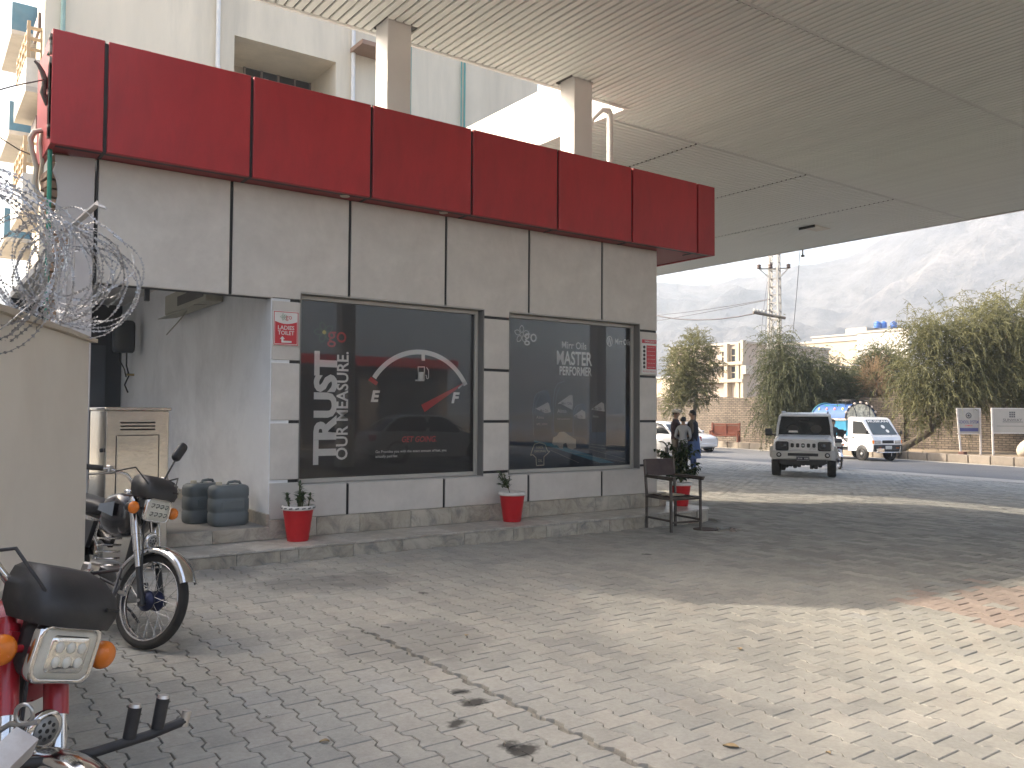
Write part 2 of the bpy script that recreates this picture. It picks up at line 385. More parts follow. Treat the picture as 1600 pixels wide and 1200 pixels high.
r1 = ramp(nt, [(.3, (.105, .108, .112)), (.7, (.15, .15, .15))]); nt.links.new(n1.outputs[0], r1.inputs[0])
nt.links.new(mixc(nt, 'OVERLAY', .35, r1.outputs[0], n2.outputs[0]), b.inputs['Base Color']); b.inputs['Roughness'].default_value = .75; bump(nt, b, n2.outputs[0], .4, .008)
strip('road', ROAD_N, ROAD_F, .008, m, 0, 0, kind='structure')
strip('road_edge_dust', ROAD_F, ROAD_F, .012, mat('edge_dust', (.42, .39, .33), .95, 0, .25, 1.5), -.55, .02, kind='structure')
# verge behind the kerb and the kerb itself, stone by stone
strip('dirt_verge', ROAD_F, ROAD_F, .27, mat('dry_dirt', (.26, .205, .14), .95, 0, .3, .9, .6, 20, .6, (.16, .12, .08), .5), .2, 30, kind='structure')
KERB = mat('kerb_concrete', (.23, .20, .165), .9, 0, .2, 2, .4, 30, .6, (.17, .14, .11), 1.5, objvar=.12)
kp = tag(bpy.data.objects.new('kerb', None), 'tall concrete kerb along the far side of the road', None, None, 'structure'); COL.objects.link(kp)
mb = MB(); mb.cbox(0, .20, -.47, .47, -.12, .33, .018); kme = mb.mesh('kerb_stone', KERB)
y = 40.0
while y > -4:
    x = line_x(ROAD_F, y); x2 = line_x(ROAD_F, y-.95)
    o = link('kerb_stone', kme, kp, (x, y-.475, gz(x)+random.uniform(-.01, .01))); o.rotation_euler = (0, random.gauss(0, .01), math.atan2(x2-x, .95)); y -= .95
# mountain range closing the valley
m, nt, b, out = nodes_of('dry_mountain')
pos = N(nt, 'ShaderNodeNewGeometry').outputs['Position']
n1 = noise(nt, pos, .012, 8, .7, .5); n2 = noise(nt, pos, .09, 8, .75)
r1 = ramp(nt, [(.35, (.06, .062, .075)), (.5, (.125, .118, .12)), (.68, (.20, .185, .18))]); nt.links.new(n1.outputs[0], r1.inputs[0])
r2 = ramp(nt, [(.38, .45), (.62, 1.15)]); nt.links.new(n2.outputs[0], r2.inputs[0])
nt.links.new(mixc(nt, 'MULTIPLY', .9, r1.outputs[0], r2.outputs[0]), b.inputs['Base Color']); b.inputs['Roughness'].default_value = 1.0; bump(nt, b, n2.outputs[0], 1.0, 6.0)
def fbm(x, y, o=6, seed=0, ridged=True):
    t = np.zeros_like(x); a = 1.0; f = 1.0; rng = np.random.default_rng(seed)
    for _ in range(o):
        for q in range(4):
            th = rng.uniform(0, math.pi*2); ph = rng.uniform(0, 6.28); s = np.sin((x*math.cos(th)+y*math.sin(th))*f+ph+1.3*np.sin((x*math.sin(th)-y*math.cos(th))*f*.7+ph*2))
            t += a*.25*((1-2*np.abs(s)) if ridged else s)
        a *= .55; f *= 2.0
    return t
na, nr = 260, 90
az = np.radians(np.linspace(-8, 118, na)); rr = np.linspace(340, 1000, nr)
A, Rr = np.meshgrid(az, rr, indexing='ij')
pxs = [-40, 20, 45, 52, 57.5, 62.5, 66.8, 75, 90, 118]; els = [7, 8.2, 9.8, 10.0, 10.6, 12.6, 14.0, 15.0, 14, 12]
EL = np.tan(np.radians(np.interp(np.degrees(az), pxs, els)))[:, None]
t = np.clip((Rr-340)/(820-340), 0, 1.0); prof = np.where(Rr < 820, t**1.15, 1-(Rr-820)/400)
X = Rr*np.sin(A); Y = Rr*np.cos(A)
Z = EL*820*prof + 34*fbm(X/95, Y/95, 6, 5)*np.clip(t*1.6, 0, 1)*(.35+.65*(1-np.clip((Rr-700)/120, 0, 1))) - 3
V = np.stack([X, Y, Z], -1).reshape(-1, 3)
Fc = [(i*nr+j, (i+1)*nr+j, (i+1)*nr+j+1, i*nr+j+1) for i in range(na-1) for j in range(nr-1)]
me = bpy.data.meshes.new('mountain'); me.from_pydata(V.tolist(), [], Fc); me.materials.append(m); me.polygons.foreach_set('use_smooth', [True]*len(Fc))
link('mountain', me, kind='structure')
MOUNT_TOP = float(Z.max())
# ================================================================== the shop kiosk under the canopy
PLASTER = mat('grey_plaster', (.57, .535, .49), .55, 0, .17, 1.8, .15, 30, .7, (.43, .40, .36), .9, objvar=.05)
WHITEP = mat('white_plaster', (.55, .535, .52), .7, 0, .08, 1.2, .15, 40, .45, (.36, .34, .31), 1.0)
BLACKJ = mat('black_joint_paint', (.012, .012, .013), .5)
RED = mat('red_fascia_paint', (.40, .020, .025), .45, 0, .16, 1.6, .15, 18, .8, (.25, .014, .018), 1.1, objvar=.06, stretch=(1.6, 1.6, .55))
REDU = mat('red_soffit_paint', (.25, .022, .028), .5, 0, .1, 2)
ALU = mat('window_frame_beige', (.42, .40, .36), .45, .1, .06, 4)
REVEAL = mat('reveal_plaster', (.42, .41, .385), .6, 0, .08, 3)
def marble(name, base, vein):
    m, nt, b, out = nodes_of(name); tc = N(nt, 'ShaderNodeTexCoord'); oi = N(nt, 'ShaderNodeObjectInfo')
    vm = N(nt, 'ShaderNodeVectorMath', operation='MULTIPLY_ADD'); nt.links.new(oi.outputs['Random'], vm.inputs[0]); vm.inputs[1].default_value = (37, 19, 53); nt.links.new(tc.outputs['Object'], vm.inputs[2])
    n1 = noise(nt, vm.outputs[0], 3.5, 9, .72, 1.4); r = ramp(nt, [(.33, vein), (.47, [x*.8 for x in base]), (.56, base), (.75, [min(1, x*1.1) for x in base])]); nt.links.new(n1.outputs[0], r.inputs[0])
    n2 = noise(nt, vm.outputs[0], 1.3, 5, .6); r2 = ramp(nt, [(.3, (.72, .68, .62)), (.6, (1, 1, 1))]); nt.links.new(n2.outputs[0], r2.inputs[0])
    nt.links.new(mixc(nt, 'MULTIPLY', .9, r.outputs[0], r2.outputs[0]), b.inputs['Base Color']); b.inputs['Roughness'].default_value = .38; return m
MARBLE = marble('worn_marble', (.47, .43, .36), (.20, .20, .19)); TREAD = marble('tread_marble', (.52, .49, .44), (.36, .34, .31))
K = thing('kiosk', 'grey panelled shop kiosk with red fascia and two dark poster windows', 'kiosk', (4.9, 8.28, 0))
KO = Vector(K.location)
def kb(mb, name, mt, parent=None, **k):
    """A part of the kiosk: the mesh is given in world coordinates, K is its parent."""
    p = parent or K; mb.v = [tuple(Vector(v)-KO) for v in mb.v]; return mb.build(name, mt, p, **k)
Y0 = 8.28
WZ0, WZ1 = .69, 2.685
W1, W2 = (3.267, 5.555), (5.92, 8.125)
# black-painted core showing in the recessed joints
mb = MB()
for q in ((1.335, 8.445, 2.70, 3.72), (2.975, 3.26, .17, 2.70), (5.562, 5.913, .17, 2.70), (8.132, 8.445, .17, 2.70), (3.26, 5.562, .17, .68), (5.913, 8.132, .17, .68), (1.335, 2.975, 2.605, 2.70)):
    mb.box(q[0], q[1], Y0+.016, Y0+.2, q[2], q[3])
kb(mb, 'core_wall', BLACKJ)
g = .016
def panel(poly, name='wall_panel', y0=Y0, t=.03, mt=PLASTER, parent=None):
    """Slab in the wall plane with a chamfered outline."""
    cx = sum(p[0] for p in poly)/len(poly); cz = sum(p[1] for p in poly)/len(poly)
    mb = MB(); c = .005; n = len(poly); ins = []
    for i in range(n):
        a, p, q = Vector(poly[i-1]), Vector(poly[i]), Vector(poly[(i+1) % n]); e1 = (p-a).normalized(); e2 = (q-p).normalized()
        ins.append(p+(Vector((-e1.y, e1.x))+Vector((-e2.y, e2.x)))*c)
    area = sum(poly[i-1][0]*poly[i][1]-poly[i][0]*poly[i-1][1] for i in range(n))
    if area < 0: ins = [Vector(p)*2-q for p, q in zip([Vector(p) for p in poly], ins)]
    mb.add([(p.x-cx, 0, p.y-cz) for p in ins]+[(p[0]-cx, c, p[1]-cz) for p in poly]+[(p[0]-cx, t, p[1]-cz) for p in poly],
           [tuple(range(n))]+[(i, (i+1) % n, n+(i+1) % n, n+i) for i in range(n)]+[(n+i, n+(i+1) % n, 2*n+(i+1) % n, 2*n+i) for i in range(n)])
    o = mb.build(name, mt, parent or K, loc=Vector((cx, y0, cz))-KO); return o
def rect(a, b, c, d): return [(a, c), (b, c), (b, d), (a, d)]
T = 3.722
panel(rect(1.335+g, 2.546-g, 2.60, T))
panel([(2.546+g, 2.60), (2.972, 2.60), (2.972, 2.59+g), (W1[0], 2.59+g), (W1[0], WZ1), (3.81-g, WZ1), (3.81-g, T), (2.546+g, T)])
panel(rect(3.81+g, 5.015-g, WZ1, T))
panel([(5.015+g, WZ1), (W1[1], WZ1), (W1[1], 2.59+g), (W2[0], 2.59+g), (W2[0], WZ1), (6.22-g, WZ1), (6.22-g, T), (5.015+g, T)])
panel(rect(6.22+g, 7.43-g, WZ1, T))
panel([(7.43+g, WZ1), (W2[1], WZ1), (W2[1], 2.59+g), (8.45, 2.59+g), (8.45, T), (7.43+g, T)])
for a, b in ((2.972, W1[0]), (W1[1], W2[0]), (W2[1], 8.45)):
    for z0, z1 in ((1.96, 2.59), (1.345, 1.96), (.742, 1.345)): panel(rect(a, b, z0+g, z1-g))
zb = .362
panel([(2.972, zb), (3.82-g, zb), (3.82-g, WZ0), (W1[0], WZ0), (W1[0], .742-g), (2.972, .742-g)])
panel(rect(3.82+g, 5.015-g, zb, WZ0))
panel([(5.015+g, zb), (6.226-g, zb), (6.226-g, WZ0), (W2[0], WZ0), (W2[0], .742-g), (W1[1], .742-g), (W1[1], WZ0), (5.015+g, WZ0)])
panel(rect(6.226+g, 7.433-g, zb, WZ0))
panel([(7.433+g, zb), (8.45, zb), (8.45, .742-g), (W2[1], .742-g), (W2[1], WZ0), (7.433+g, WZ0)])
# side and rear walls, roof, recess passage
mb = MB(); mb.box(8.24, 8.448, Y0+.21, 12.3, .0, 3.72); kb(mb, 'side_wall', PLASTER)
mb = MB(); mb.box(2.97, 8.448, 12.3, 12.5, 0, 4.2); mb.box(3.0, 8.42, 8.6, 12.3, 0, .3); kb(mb, 'rear_wall', WHITEP)
mb = MB(); mb.box(1.36, 9.2, 8.1, 12.5, 4.0, 4.2); kb(mb, 'roof_slab', mat('roof_concrete', (.32, .31, .29), .9, 0, .2, 1))
PASSW = mat('passage_white_paint', (.76, .77, .78), .6, 0, .07, .9, .12, 25, .45, (.30, .30, .31), .55)
mb = MB(); mb.box(2.962, 3.16, Y0+.012, 15.7, .3, 2.60); mb.box(2.962, 3.16, Y0+.21, 15.7, 2.60, 3.25); kb(mb, 'passage_wall', PASSW)
mb = MB(); mb.box(1.05, 1.30, Y0+.03, 8.95, .0, 3.7); kb(mb, 'passage_wall', PASSW)
mb = MB(); mb.box(1.30, 2.96, Y0+.21, 15.7, 3.25, 3.35); kb(mb, 'passage_ceiling', WHITEP)
mb = MB(); mb.box(1.30, 2.96, 15.6, 15.75, .3, 3.25); kb(mb, 'passage_end_wall', mat('dark_grey_paint', (.055, .06, .068), .5))
mb = MB(); mb.box(1.36, 2.962, Y0-.02, 15.6, .02, .30); kb(mb, 'passage_floor', mat('passage_terrazzo', (.30, .285, .26), .55, 0, .2, 5, .1, 60, .5, (.15, .14, .12), 2))
mb = MB(); mb.box(2.93, 2.9615, Y0-.02, 15.6, .30, .42); kb(mb, 'passage_skirting', MARBLE)
# grille door at the end of the passage
GR = mat('black_grille_steel', (.02, .02, .022), .5, .5)
d = thing; mb = MB(); gx0, gx1, gy = 1.42, 2.42, 15.55
mb.box(gx0-.05, gx0, gy-.03, gy+.03, .3, 2.4); mb.box(gx1, gx1+.28, gy-.03, gy+.03, .3, 2.55); mb.box(gx0, gx1, gy-.03, gy+.03, 2.33, 2.4)
gd = kb(mb, 'grille_door', mat('slate_steel', (.09, .10, .115), .5, .2)); mb = MB()
for i in range(1, 8): mb.box(gx0+i*.125-.008, gx0+i*.125+.008, gy-.01, gy+.008, .3, 2.33)
for j in range(14): mb.box(gx0, gx1, gy-.018, gy-.011, .36+j*.145, .375+j*.145)
mb.build('grille_bars', mat('grille_bar', (.20, .21, .22), .45, .6), gd)
for o in [x for x in bpy.data.objects if x.name.startswith('grille_bars')]: o.location = -KO
# marble skirting, step treads and risers, tile by tile
def tile(x0, x1, y0, y1, z0, z1, name, mt, c=.004):
    mb = MB(); cx, cy, cz = (x0+x1)/2, (y0+y1)/2, (z0+z1)/2
    mb.cbox(x0-cx, x1-cx, y0-cy, y1-cy, z0-cz, z1-cz, c); return mb.build(name, mt, K, loc=Vector((cx, cy, cz))-KO)
xs = [2.955, 3.46, 3.95, 4.57, 5.10, 5.62, 6.22, 6.78, 7.30, 7.92, 8.47]
for a, b in zip(xs, xs[1:]): tile(a+.0015, b-.0015, 8.25, 8.3, .172, .36, 'skirting_tile', MARBLE)
tile(8.472, 8.60, 8.25, 8.9, .172, .36, 'skirting_tile', MARBLE)
xs = [2.0, 2.34, 2.62, 3.0, 3.32, 3.62, 3.98, 4.36, 4.80, 5.3, 5.75, 6.22, 6.75, 7.25, 7.7, 8.2, 8.58]
for a, b in zip(xs, xs[1:]): tile(a+.0015, b-.0015, 7.652, 8.249, .15, .172, 'tread_tile', TREAD, .003)
xs = [1.98, 2.45, 2.86, 3.04, 3.60, 4.15, 4.90, 5.55, 6.02, 6.48, 7.0, 7.6, 8.05, 8.56]
for a, b in zip(xs, xs[1:]): tile(a+.0015, b-.0015, 7.660, 7.72, -.1, .148, 'riser_tile', MARBLE)
for a, b in ((1.37, 1.95), (1.953, 2.4), (2.403, 2.953)): tile(a, b, 8.235, 8.262, .174, .298, 'riser_tile', MARBLE)
mb = MB(); mb.box(2.0, 8.5, 7.73, 8.6, -.15, .149); kb(mb, 'step_core', mat('step_concrete', (.3, .29, .27), .9))
# rounded end of the step, wrapping round the corner
mb = MB(); arc = [(8.585, 7.655)]+[(8.70+.27*math.sin(a), 7.925-.27*math.cos(a)) for a in np.linspace(.0, math.pi/2, 9)]+[(8.97, 9.3), (8.585, 9.3)]
mb.prism(arc, .15, .173, 'xy'); kb(mb, 'tread_tile', TREAD)
mb = MB(); arc2 = [(x-.008 if x > 8.6 else x, y+.008 if y < 8 else y) for x, y in arc]; mb.prism(arc2, -.15, .149, 'xy'); kb(mb, 'riser_tile', MARBLE)
# left pillar with its broken edge and bare bricks
jag = [(1.03+random.uniform(-.02, .03), z) for z in np.linspace(0, 2.65, 16)]+[(1.13, 2.72), (1.15, 2.95), (1.05, 3.02)]+[(1.0+random.uniform(-.02, .03), z) for z in np.linspace(3.05, 3.70, 10)]
panel([(1.318, 0.0), (1.318, 3.72)]+jag[::-1], 'pillar_render', Y0, .028, mat('pillar_paint', (.52, .49, .48), .7, 0, .06, 1.5, .1, 30, .3, (.40, .37, .35), 1.2))
BR = mat('old_brick', (.30, .20, .14), .95, 0, .3, 6, .5, 40, objvar=.25)
mb = MB(); mb.cbox(-.06, .06, -.11, .11, -.034, .034, .006); bme = mb.mesh('brick', BR)
for i, z in enumerate(np.arange(.08, 3.7, .082)):
    o = link('brick', bme, K, Vector((1.035+random.uniform(-.05, .02)+(.03 if 2.7 < z < 3 else 0), 8.42, z))-KO); o.rotation_euler = (0, random.gauss(0, .03), random.gauss(0, .1))
# ---- red fascia
FX = [.925, 1.347, 2.640, 3.919, 5.184, 6.449, 7.708, 8.975, 9.335]
fz0, fz1 = 3.716, 4.703
for a, b in zip(FX, FX[1:]):
    ga = 0 if a < 1 else .017; gb = 0 if b > 9.3 else .017
    panel(rect(a+ga, b-gb, fz0, fz1), 'fascia_panel', 8.0, .05, RED)
mb = MB(); mb.box(.96, 9.30, 8.03, 8.12, fz0+.004, fz1-.012); kb(mb, 'fascia_core', BLACKJ)
mb = MB(); mb.box(9.285, 9.333, 8.052, 12.4, fz0, fz1); kb(mb, 'fascia_return', RED)
mb = MB(); mb.box(.925, .97, 8.052, 9.0, fz0, fz1); kb(mb, 'fascia_return', RED)
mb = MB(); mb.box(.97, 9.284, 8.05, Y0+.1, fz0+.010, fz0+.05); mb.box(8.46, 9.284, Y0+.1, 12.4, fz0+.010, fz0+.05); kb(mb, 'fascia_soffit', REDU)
for x in FX[1:-1]:
    mb = MB(); mb.box(x-.014, x+.014, 8.048, Y0-.002, fz0+.003, fz0+.0098); kb(mb, 'soffit_joint', BLACKJ)
for px, py in ((543, 305), (697, 331.5)):
    p = onz(px, py, fz0); mb = MB(); mb.lathe([(.045, 0), (.05, .004), (.05, .012)], (p.x, 8.14, fz0-.003), n=16); kb(mb, 'downlight', mat('chrome_trim', (.6, .55, .45), .3, .8))
m_mort = mat('crumbled_mortar', (.34, .31, .27), 1.0, 0, .3, 20, .8, 60)
mb = MB()
for k in range(70):
    x = random.uniform(.96, 9.3); l = random.uniform(.02, .10); mb.cbox(x, x+l, 8.03, 8.07, fz1-.013, fz1+random.uniform(.004, .016), .002)
for k in range(26):
    z = random.uniform(fz0+.05, fz1-.05); mb.cbox(.905, .928, 8.02, 8.08, z, z+random.uniform(.03, .12), .004)
kb(mb, 'mortar_crumbs', m_mort, kind='stuff')
# ---- the two windows with their printed films
m, nt, b, out = nodes_of('poster_black'); b.inputs['Base Color'].default_value = (.013, .013, .014, 1); b.inputs['Roughness'].default_value = .35
tc = N(nt, 'ShaderNodeTexCoord'); nn = noise(nt, tc.outputs['Object'], 2.5, 4); rr = ramp(nt, [(.3, (.010, .010, .011)), (.7, (.020, .020, .021))]); nt.links.new(nn.outputs[0], rr.inputs[0]); nt.links.new(rr.outputs[0], b.inputs['Base Color']); PBLACK = m
m, nt, b, out = nodes_of('poster_night_road'); tc = N(nt, 'ShaderNodeTexCoord'); sp = N(nt, 'ShaderNodeSeparateXYZ'); nt.links.new(tc.outputs['Generated'], sp.inputs[0])
rz = ramp(nt, [(0, (.010, .016, .028)), (.16, (.012, .030, .055)), (.27, (.022, .05, .10)), (.36, (.014, .018, .03)), (.5, (.014, .012, .013)), (.62, (.020, .010, .011)), (1, (.012, .011, .012))]); nt.links.new(sp.outputs[2], rz.inputs[0])
nn = noise(nt, tc.outputs['Object'], 2.0, 5); mr = ramp(nt, [(.3, .5), (.7, 1.3)]); nt.links.new(nn.outputs[0], mr.inputs[0])
nt.links.new(mixc(nt, 'MULTIPLY', .7, rz.outputs[0], mr.outputs[0]), b.inputs['Base Color']); b.inputs['Roughness'].default_value = .35; PROAD = m
def ink(name, c, r=.45): return mat('ink_'+name, c, r, 0, .02)
IW, IR, IY, IG, IB, IGR = ink('white', (.74, .72, .69)), ink('red', (.42, .035, .04)), ink('yellow', (.62, .50, .12)), ink('green', (.06, .12, .06)), ink('blue', (.03, .11, .20)), ink('grey', (.16, .16, .165))
PANE = glassmat('window_pane', (.7, .7, .7), .15, .012, 1.3)
YP, YL, YG = 8.425, 8.4215, 8.4150
def window(wx, film, name):
    f = MB(); x0, x1 = wx; z0, z1 = WZ0, WZ1
    w = kb(MB().box(x0+.001, x1-.001, YP+.004, YP+.03, z0, z1), 'window', mat('window_backing', (.02, .02, .02), .8))
    def sub(mb, nm, mt): mb.v = [tuple(Vector(v)-KO) for v in mb.v]; return mb.build(nm, mt, w)
    sub(MB().box(x0+.002, x1-.002, Y0+.003, YP, z1-.012, z1-.001), 'reveal', REVEAL); sub(MB().box(x0+.002, x1-.002, Y0+.003, YP, z0+.001, z0+.012), 'sill', REVEAL)
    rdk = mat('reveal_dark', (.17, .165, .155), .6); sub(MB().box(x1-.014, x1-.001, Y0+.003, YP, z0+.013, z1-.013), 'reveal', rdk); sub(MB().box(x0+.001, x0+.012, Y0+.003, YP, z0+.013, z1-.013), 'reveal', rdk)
    mb = MB(); c = .045; mb.cbox(x1-.014-c, x1-.016, YG-.03, YP, z0+.014, z1-.014, .004); mb.cbox(x0+.014, x1-.06, YG-.03, YP, z1-.014-c, z1-.016, .004); mb.cbox(x0+.014, x1-.06, YG-.03, YP, z0+.014, z0+.014+c, .004); mb.cbox(x0+.013, x0+.03, YG-.03, YP, z0+.06, z1-.06, .004)
    sub(mb, 'frame', ALU)
    mb = MB(); mb.box(x0+.031, x1-.061, YP-.001, YP+.003, z0+.06, z1-.06); sub(mb, 'poster', film)
    mb = MB(); mb.box(x0+.031, x1-.061, YG, YG+.004, z0+.06, z1-.06); sub(mb, 'pane', PANE)
    return w, sub
w1, sub1 = window(W1, PBLACK, 'window'); w2, sub2 = window(W2, PROAD, 'window')
def c1(x, y): p = ony(420+x/3.75, 440+y/3.75, YL); return p.x, p.z
def c2(x, y): p = ony(760+x/4.2857, 470+y/4.2857, YL); return p.x, p.z
def quad(mb, pts): mb.add([(x, YL, z) for x, z in pts], [tuple(range(len(pts)))])
def line(mb, pts, w):
    for (ax, az), (bx, bz) in zip(pts, pts[1:]):
        d = Vector((bx-ax, bz-az)); d = d.normalized() if d.length else d; nx, nz = -d.y*w/2, d.x*w/2
        quad(mb, [(ax+nx, az+nz), (ax-nx, az-nz), (bx-nx, bz-nz), (bx+nx, bz+nz)])
def word(mb, s, c, x0, y0, x1, y1, **k):
    ax, az = c(x0, y1); bx, bz = c(x1, y0); text_fit(mb, s, (ax, YL, az), (1, 0, 0), (0, 0, 1), bx-ax, c((x0+x1)/2, y0)[1]-c((x0+x1)/2, y1)[1], **k)
def flower(mb, cx, cz, r, w=.008, rot=.3):
    for k in range(5):
        a = rot+k*2*math.pi/5+math.pi/2; u = Vector((math.cos(a), math.sin(a))); v = Vector((-u.y, u.x)); pts = []
        for t in np.linspace(0, 1, 9): pts.append((cx+u.x*r*(.18+.82*t)+v.x*r*.27*math.sin(math.pi*t)**.8, cz+u.y*r*(.18+.82*t)+v.y*r*.27*math.sin(math.pi*t)**.8))
        for t in np.linspace(1, 0, 9): pts.append((cx+u.x*r*(.18+.82*t)-v.x*r*.27*math.sin(math.pi*t)**.8, cz+u.y*r*(.18+.82*t)-v.y*r*.27*math.sin(math.pi*t)**.8))
        line(mb, pts, w)
def disc(mb, cx, cz, r, n=20): quad(mb, [(cx+r*math.cos(2*math.pi*k/n), cz+r*math.sin(2*math.pi*k/n)) for k in range(n)])
# film one: fuel gauge
mb = MB(); xa, za = c1(395, 1075)[0], c1(255, 1075)[1]; text_fit(mb, 'TRUST', (xa, YL, za), (0, 0, 1), (-1, 0, 0), c1(268, 405)[1]-za, xa-c1(262, 700)[0], offset=.045); 
xa, za = c1(461, 1045)[0], c1(395, 1045)[1]; text_fit(mb, 'OUR MEASURE.', (xa, YL, za), (0, 0, 1), (-1, 0, 0), c1(463, 412)[1]-za, xa-c1(396, 700)[0], offset=.018)
sub1(mb, 'slogan_lettering', IW)
A, B, C = Vector(c1(606, 556)), Vector(c1(905, 400)), Vector(c1(1163, 600))
D2 = 2*(A.x*(B.y-C.y)+B.x*(C.y-A.y)+C.x*(A.y-B.y)); ux = (A.length_squared*(B.y-C.y)+B.length_squared*(C.y-A.y)+C.length_squared*(A.y-B.y))/D2; uz = (A.length_squared*(C.x-B.x)+B.length_squared*(A.x-C.x)+C.length_squared*(B.x-A.x))/D2
O = Vector((ux, uz)); Rg = (A-O).length; a0 = math.atan2(A.y-O.y, A.x-O.x); a1 = math.atan2(C.y-O.y, C.x-O.x)
mb = MB(); ts = np.linspace(a0, a1, 33); vo = [(O.x+Rg*math.cos(t), O.y+Rg*math.sin(t)) for t in ts]; vi = [(O.x+(Rg-.055)*math.cos(t), O.y+(Rg-.055)*math.sin(t)) for t in ts]
for i in range(32): quad(mb, [vo[i], vo[i+1], vi[i+1], vi[i]])
line(mb, [c1(1155, 585), c1(1110, 625)], .02); line(mb, [c1(905, 425), c1(905, 463)], .045)
word(mb, 'E', c1, 597, 637, 652, 705, offset=.04, shear=.2); word(mb, 'F', c1, 1070, 648, 1119, 713, offset=.04, shear=.2)
for q in ((872, 497, 915, 503), (872, 497, 878, 570), (909, 497, 915, 570), (872, 530, 915, 575), (858, 574, 912, 583)): quad(mb, [c1(q[0], q[1]), c1(q[2], q[1]), c1(q[2], q[3]), c1(q[0], q[3])])
line(mb, [c1(917, 548), c1(924, 550), c1(924, 566), c1(931, 570), c1(936, 562), c1(936, 520), c1(924, 502)], .010)
word(mb, 'Go Provides you with the exact amount of fuel, you', c1, 625, 990, 1040, 1010, offset=.012); word(mb, 'actually paid for.', c1, 625, 1017, 757, 1037, offset=.012)
sub1(mb, 'gauge_print', IW)
mb = MB(); quad(mb, [c1(598, 557), c1(641, 590), c1(628, 609), c1(583, 577)]); quad(mb, [c1(1138, 595), c1(1140, 603), c1(912, 765), c1(893, 722)]); word(mb, 'GET GOING.', c1, 780, 907, 982, 942, offset=.02, shear=.25)
word(mb, 'go', c1, 342, 290, 455, 383, offset=.004); sub1(mb, 'red_print', IR)
mb = MB(); flower(mb, *c1(325, 297), .115, .006); sub1(mb, 'flower_print', IG); mb = MB(); disc(mb, *c1(325, 297), .022); sub1(mb, 'flower_centre', IY)
# film two: oil bottles on a night road
mb = MB(); word(mb, 'Mirr Oils', c2, 505, 270, 670, 318, offset=.01); word(mb, 'MASTER', c2, 472, 333, 708, 427, offset=.022); word(mb, 'PERFORMER', c2, 490, 437, 705, 498, offset=.022)
word(mb, 'Mirr Oils', c2, 862, 252, 962, 292, offset=.008); flower(mb, *c2(237, 225), .115, .008, .0); word(mb, 'go', c2, 253, 215, 337, 298, offset=.004)
for k in range(24):
    pass
cx, cz = c2(826, 271); rr = .066; line(mb, [(cx+rr*.75*math.cos(t), cz+rr*math.sin(t)) for t in np.linspace(0, 2*math.pi, 25)], .010)
line(mb, [(cx-.03, cz-.045), (cx-.012, cz+.05), (cx+.012, cz-.05), (cx+.03, cz+.045)], .011); sub2(mb, 'brand_lettering', IW)
bots = [(310, 438, 600, 905, IB), (446, 580, 535, 880, IGR), (580, 680, 690, 900, IB), (700, 800, 672, 880, IGR)]
for k, (x0, x1, y0, y1, mt_) in enumerate(bots):
    mb = MB(); w = x1-x0; h = y1-y0
    pts = [(x0+.06*w, y1), (x0, y0+.45*h), (x0+.08*w, y0+.18*h), (x0+.22*w, y0+.06*h), (x0+.60*w, y0), (x0+.80*w, y0+.01*h), (x0+.95*w, y0+.2*h), (x1, y0+.5*h), (x1-.04*w, y1)]
    YL0 = YL; YL = YP-.0016; quad(mb, [c2(*p) for p in pts]); YL = YL0; sub2(mb, 'bottle_print', ink('bottle_navy', (.018, .030, .055)) if k % 2 == 0 else ink('bottle_black', (.02, .018, .018)))
    mb = MB(); line(mb, [c2(*p) for p in pts[0:4]], .006); line(mb, [c2(*p) for p in (pts[3], pts[4])], .005); line(mb, [c2(x0+.1*w, y0+.5*h), c2(x0+.2*w, y0+.25*h), c2(x0+.35*w, y0+.12*h)], .005); sub2(mb, 'bottle_edge_print', ink('steel_blue', (.12, .15, .19)))
mb = MB()
for q in ([(328, 722), (345, 715), (410, 680), (420, 690), (432, 745), (395, 752)], [(475, 690), (560, 630), (577, 632), (580, 690), (575, 730), (500, 690)], [(585, 770), (640, 728), (662, 745), (663, 790), (620, 788)], [(700, 728), (770, 678), (788, 690), (792, 742), (745, 735)]): quad(mb, [c2(*p) for p in q])
word(mb, 'Alma', c2, 335, 770, 385, 790); word(mb, 'Alma', c2, 475, 725, 537, 750); word(mb, 'Alma', c2, 712, 765, 750, 782); word(mb, 'AMC 10W40', c2, 335, 818, 408, 834); word(mb, 'full synthetic', c2, 475, 785, 560, 800)
sub2(mb, 'bottle_label_print', ink('label_grey', (.40, .38, .36)))
mb = MB()
for x0, y0, s in ((360, 733, .5), (503, 684, .7), (597, 771, .4), (716, 720, .5)): word(mb, 'Mirr Oils', c2, x0, y0-8, x0+70*s+20, y0+12, offset=.01)
mb.v = [(v[0], v[1]-.0008, v[2]) for v in mb.v]; sub2(mb, 'bottle_brand_print', ink('dark_print', (.03, .03, .03)))
mb = MB(); quad(mb, [c2(*p) for p in [(440, 955), (448, 915), (470, 905), (490, 878), (520, 876), (560, 905), (600, 925), (600, 985), (575, 995), (545, 985), (535, 950), (515, 958), (512, 990), (490, 985), (470, 965), (455, 968)]]); sub2(mb, 'car_print', ink('car_white', (.34, .32, .28)))
mb = MB(); quad(mb, [c2(*p) for p in [(560, 905), (650, 915), (675, 935), (675, 968), (610, 980), (602, 930)]]); sub2(mb, 'car_front_print', ink('car_shadow', (.06, .075, .10)))
mb = MB()
for q in ([(320, 935), (440, 955), (600, 1000), (860, 1085), (760, 1085), (560, 1020), (420, 975), (320, 945)],): quad(mb, [c2(*p) for p in q])
mb.v = [(v[0], YP-.0018, v[2]) for v in mb.v]; sub2(mb, 'light_trail_print', ink('cyan_glow', (.035, .14, .20)))
mb = MB()
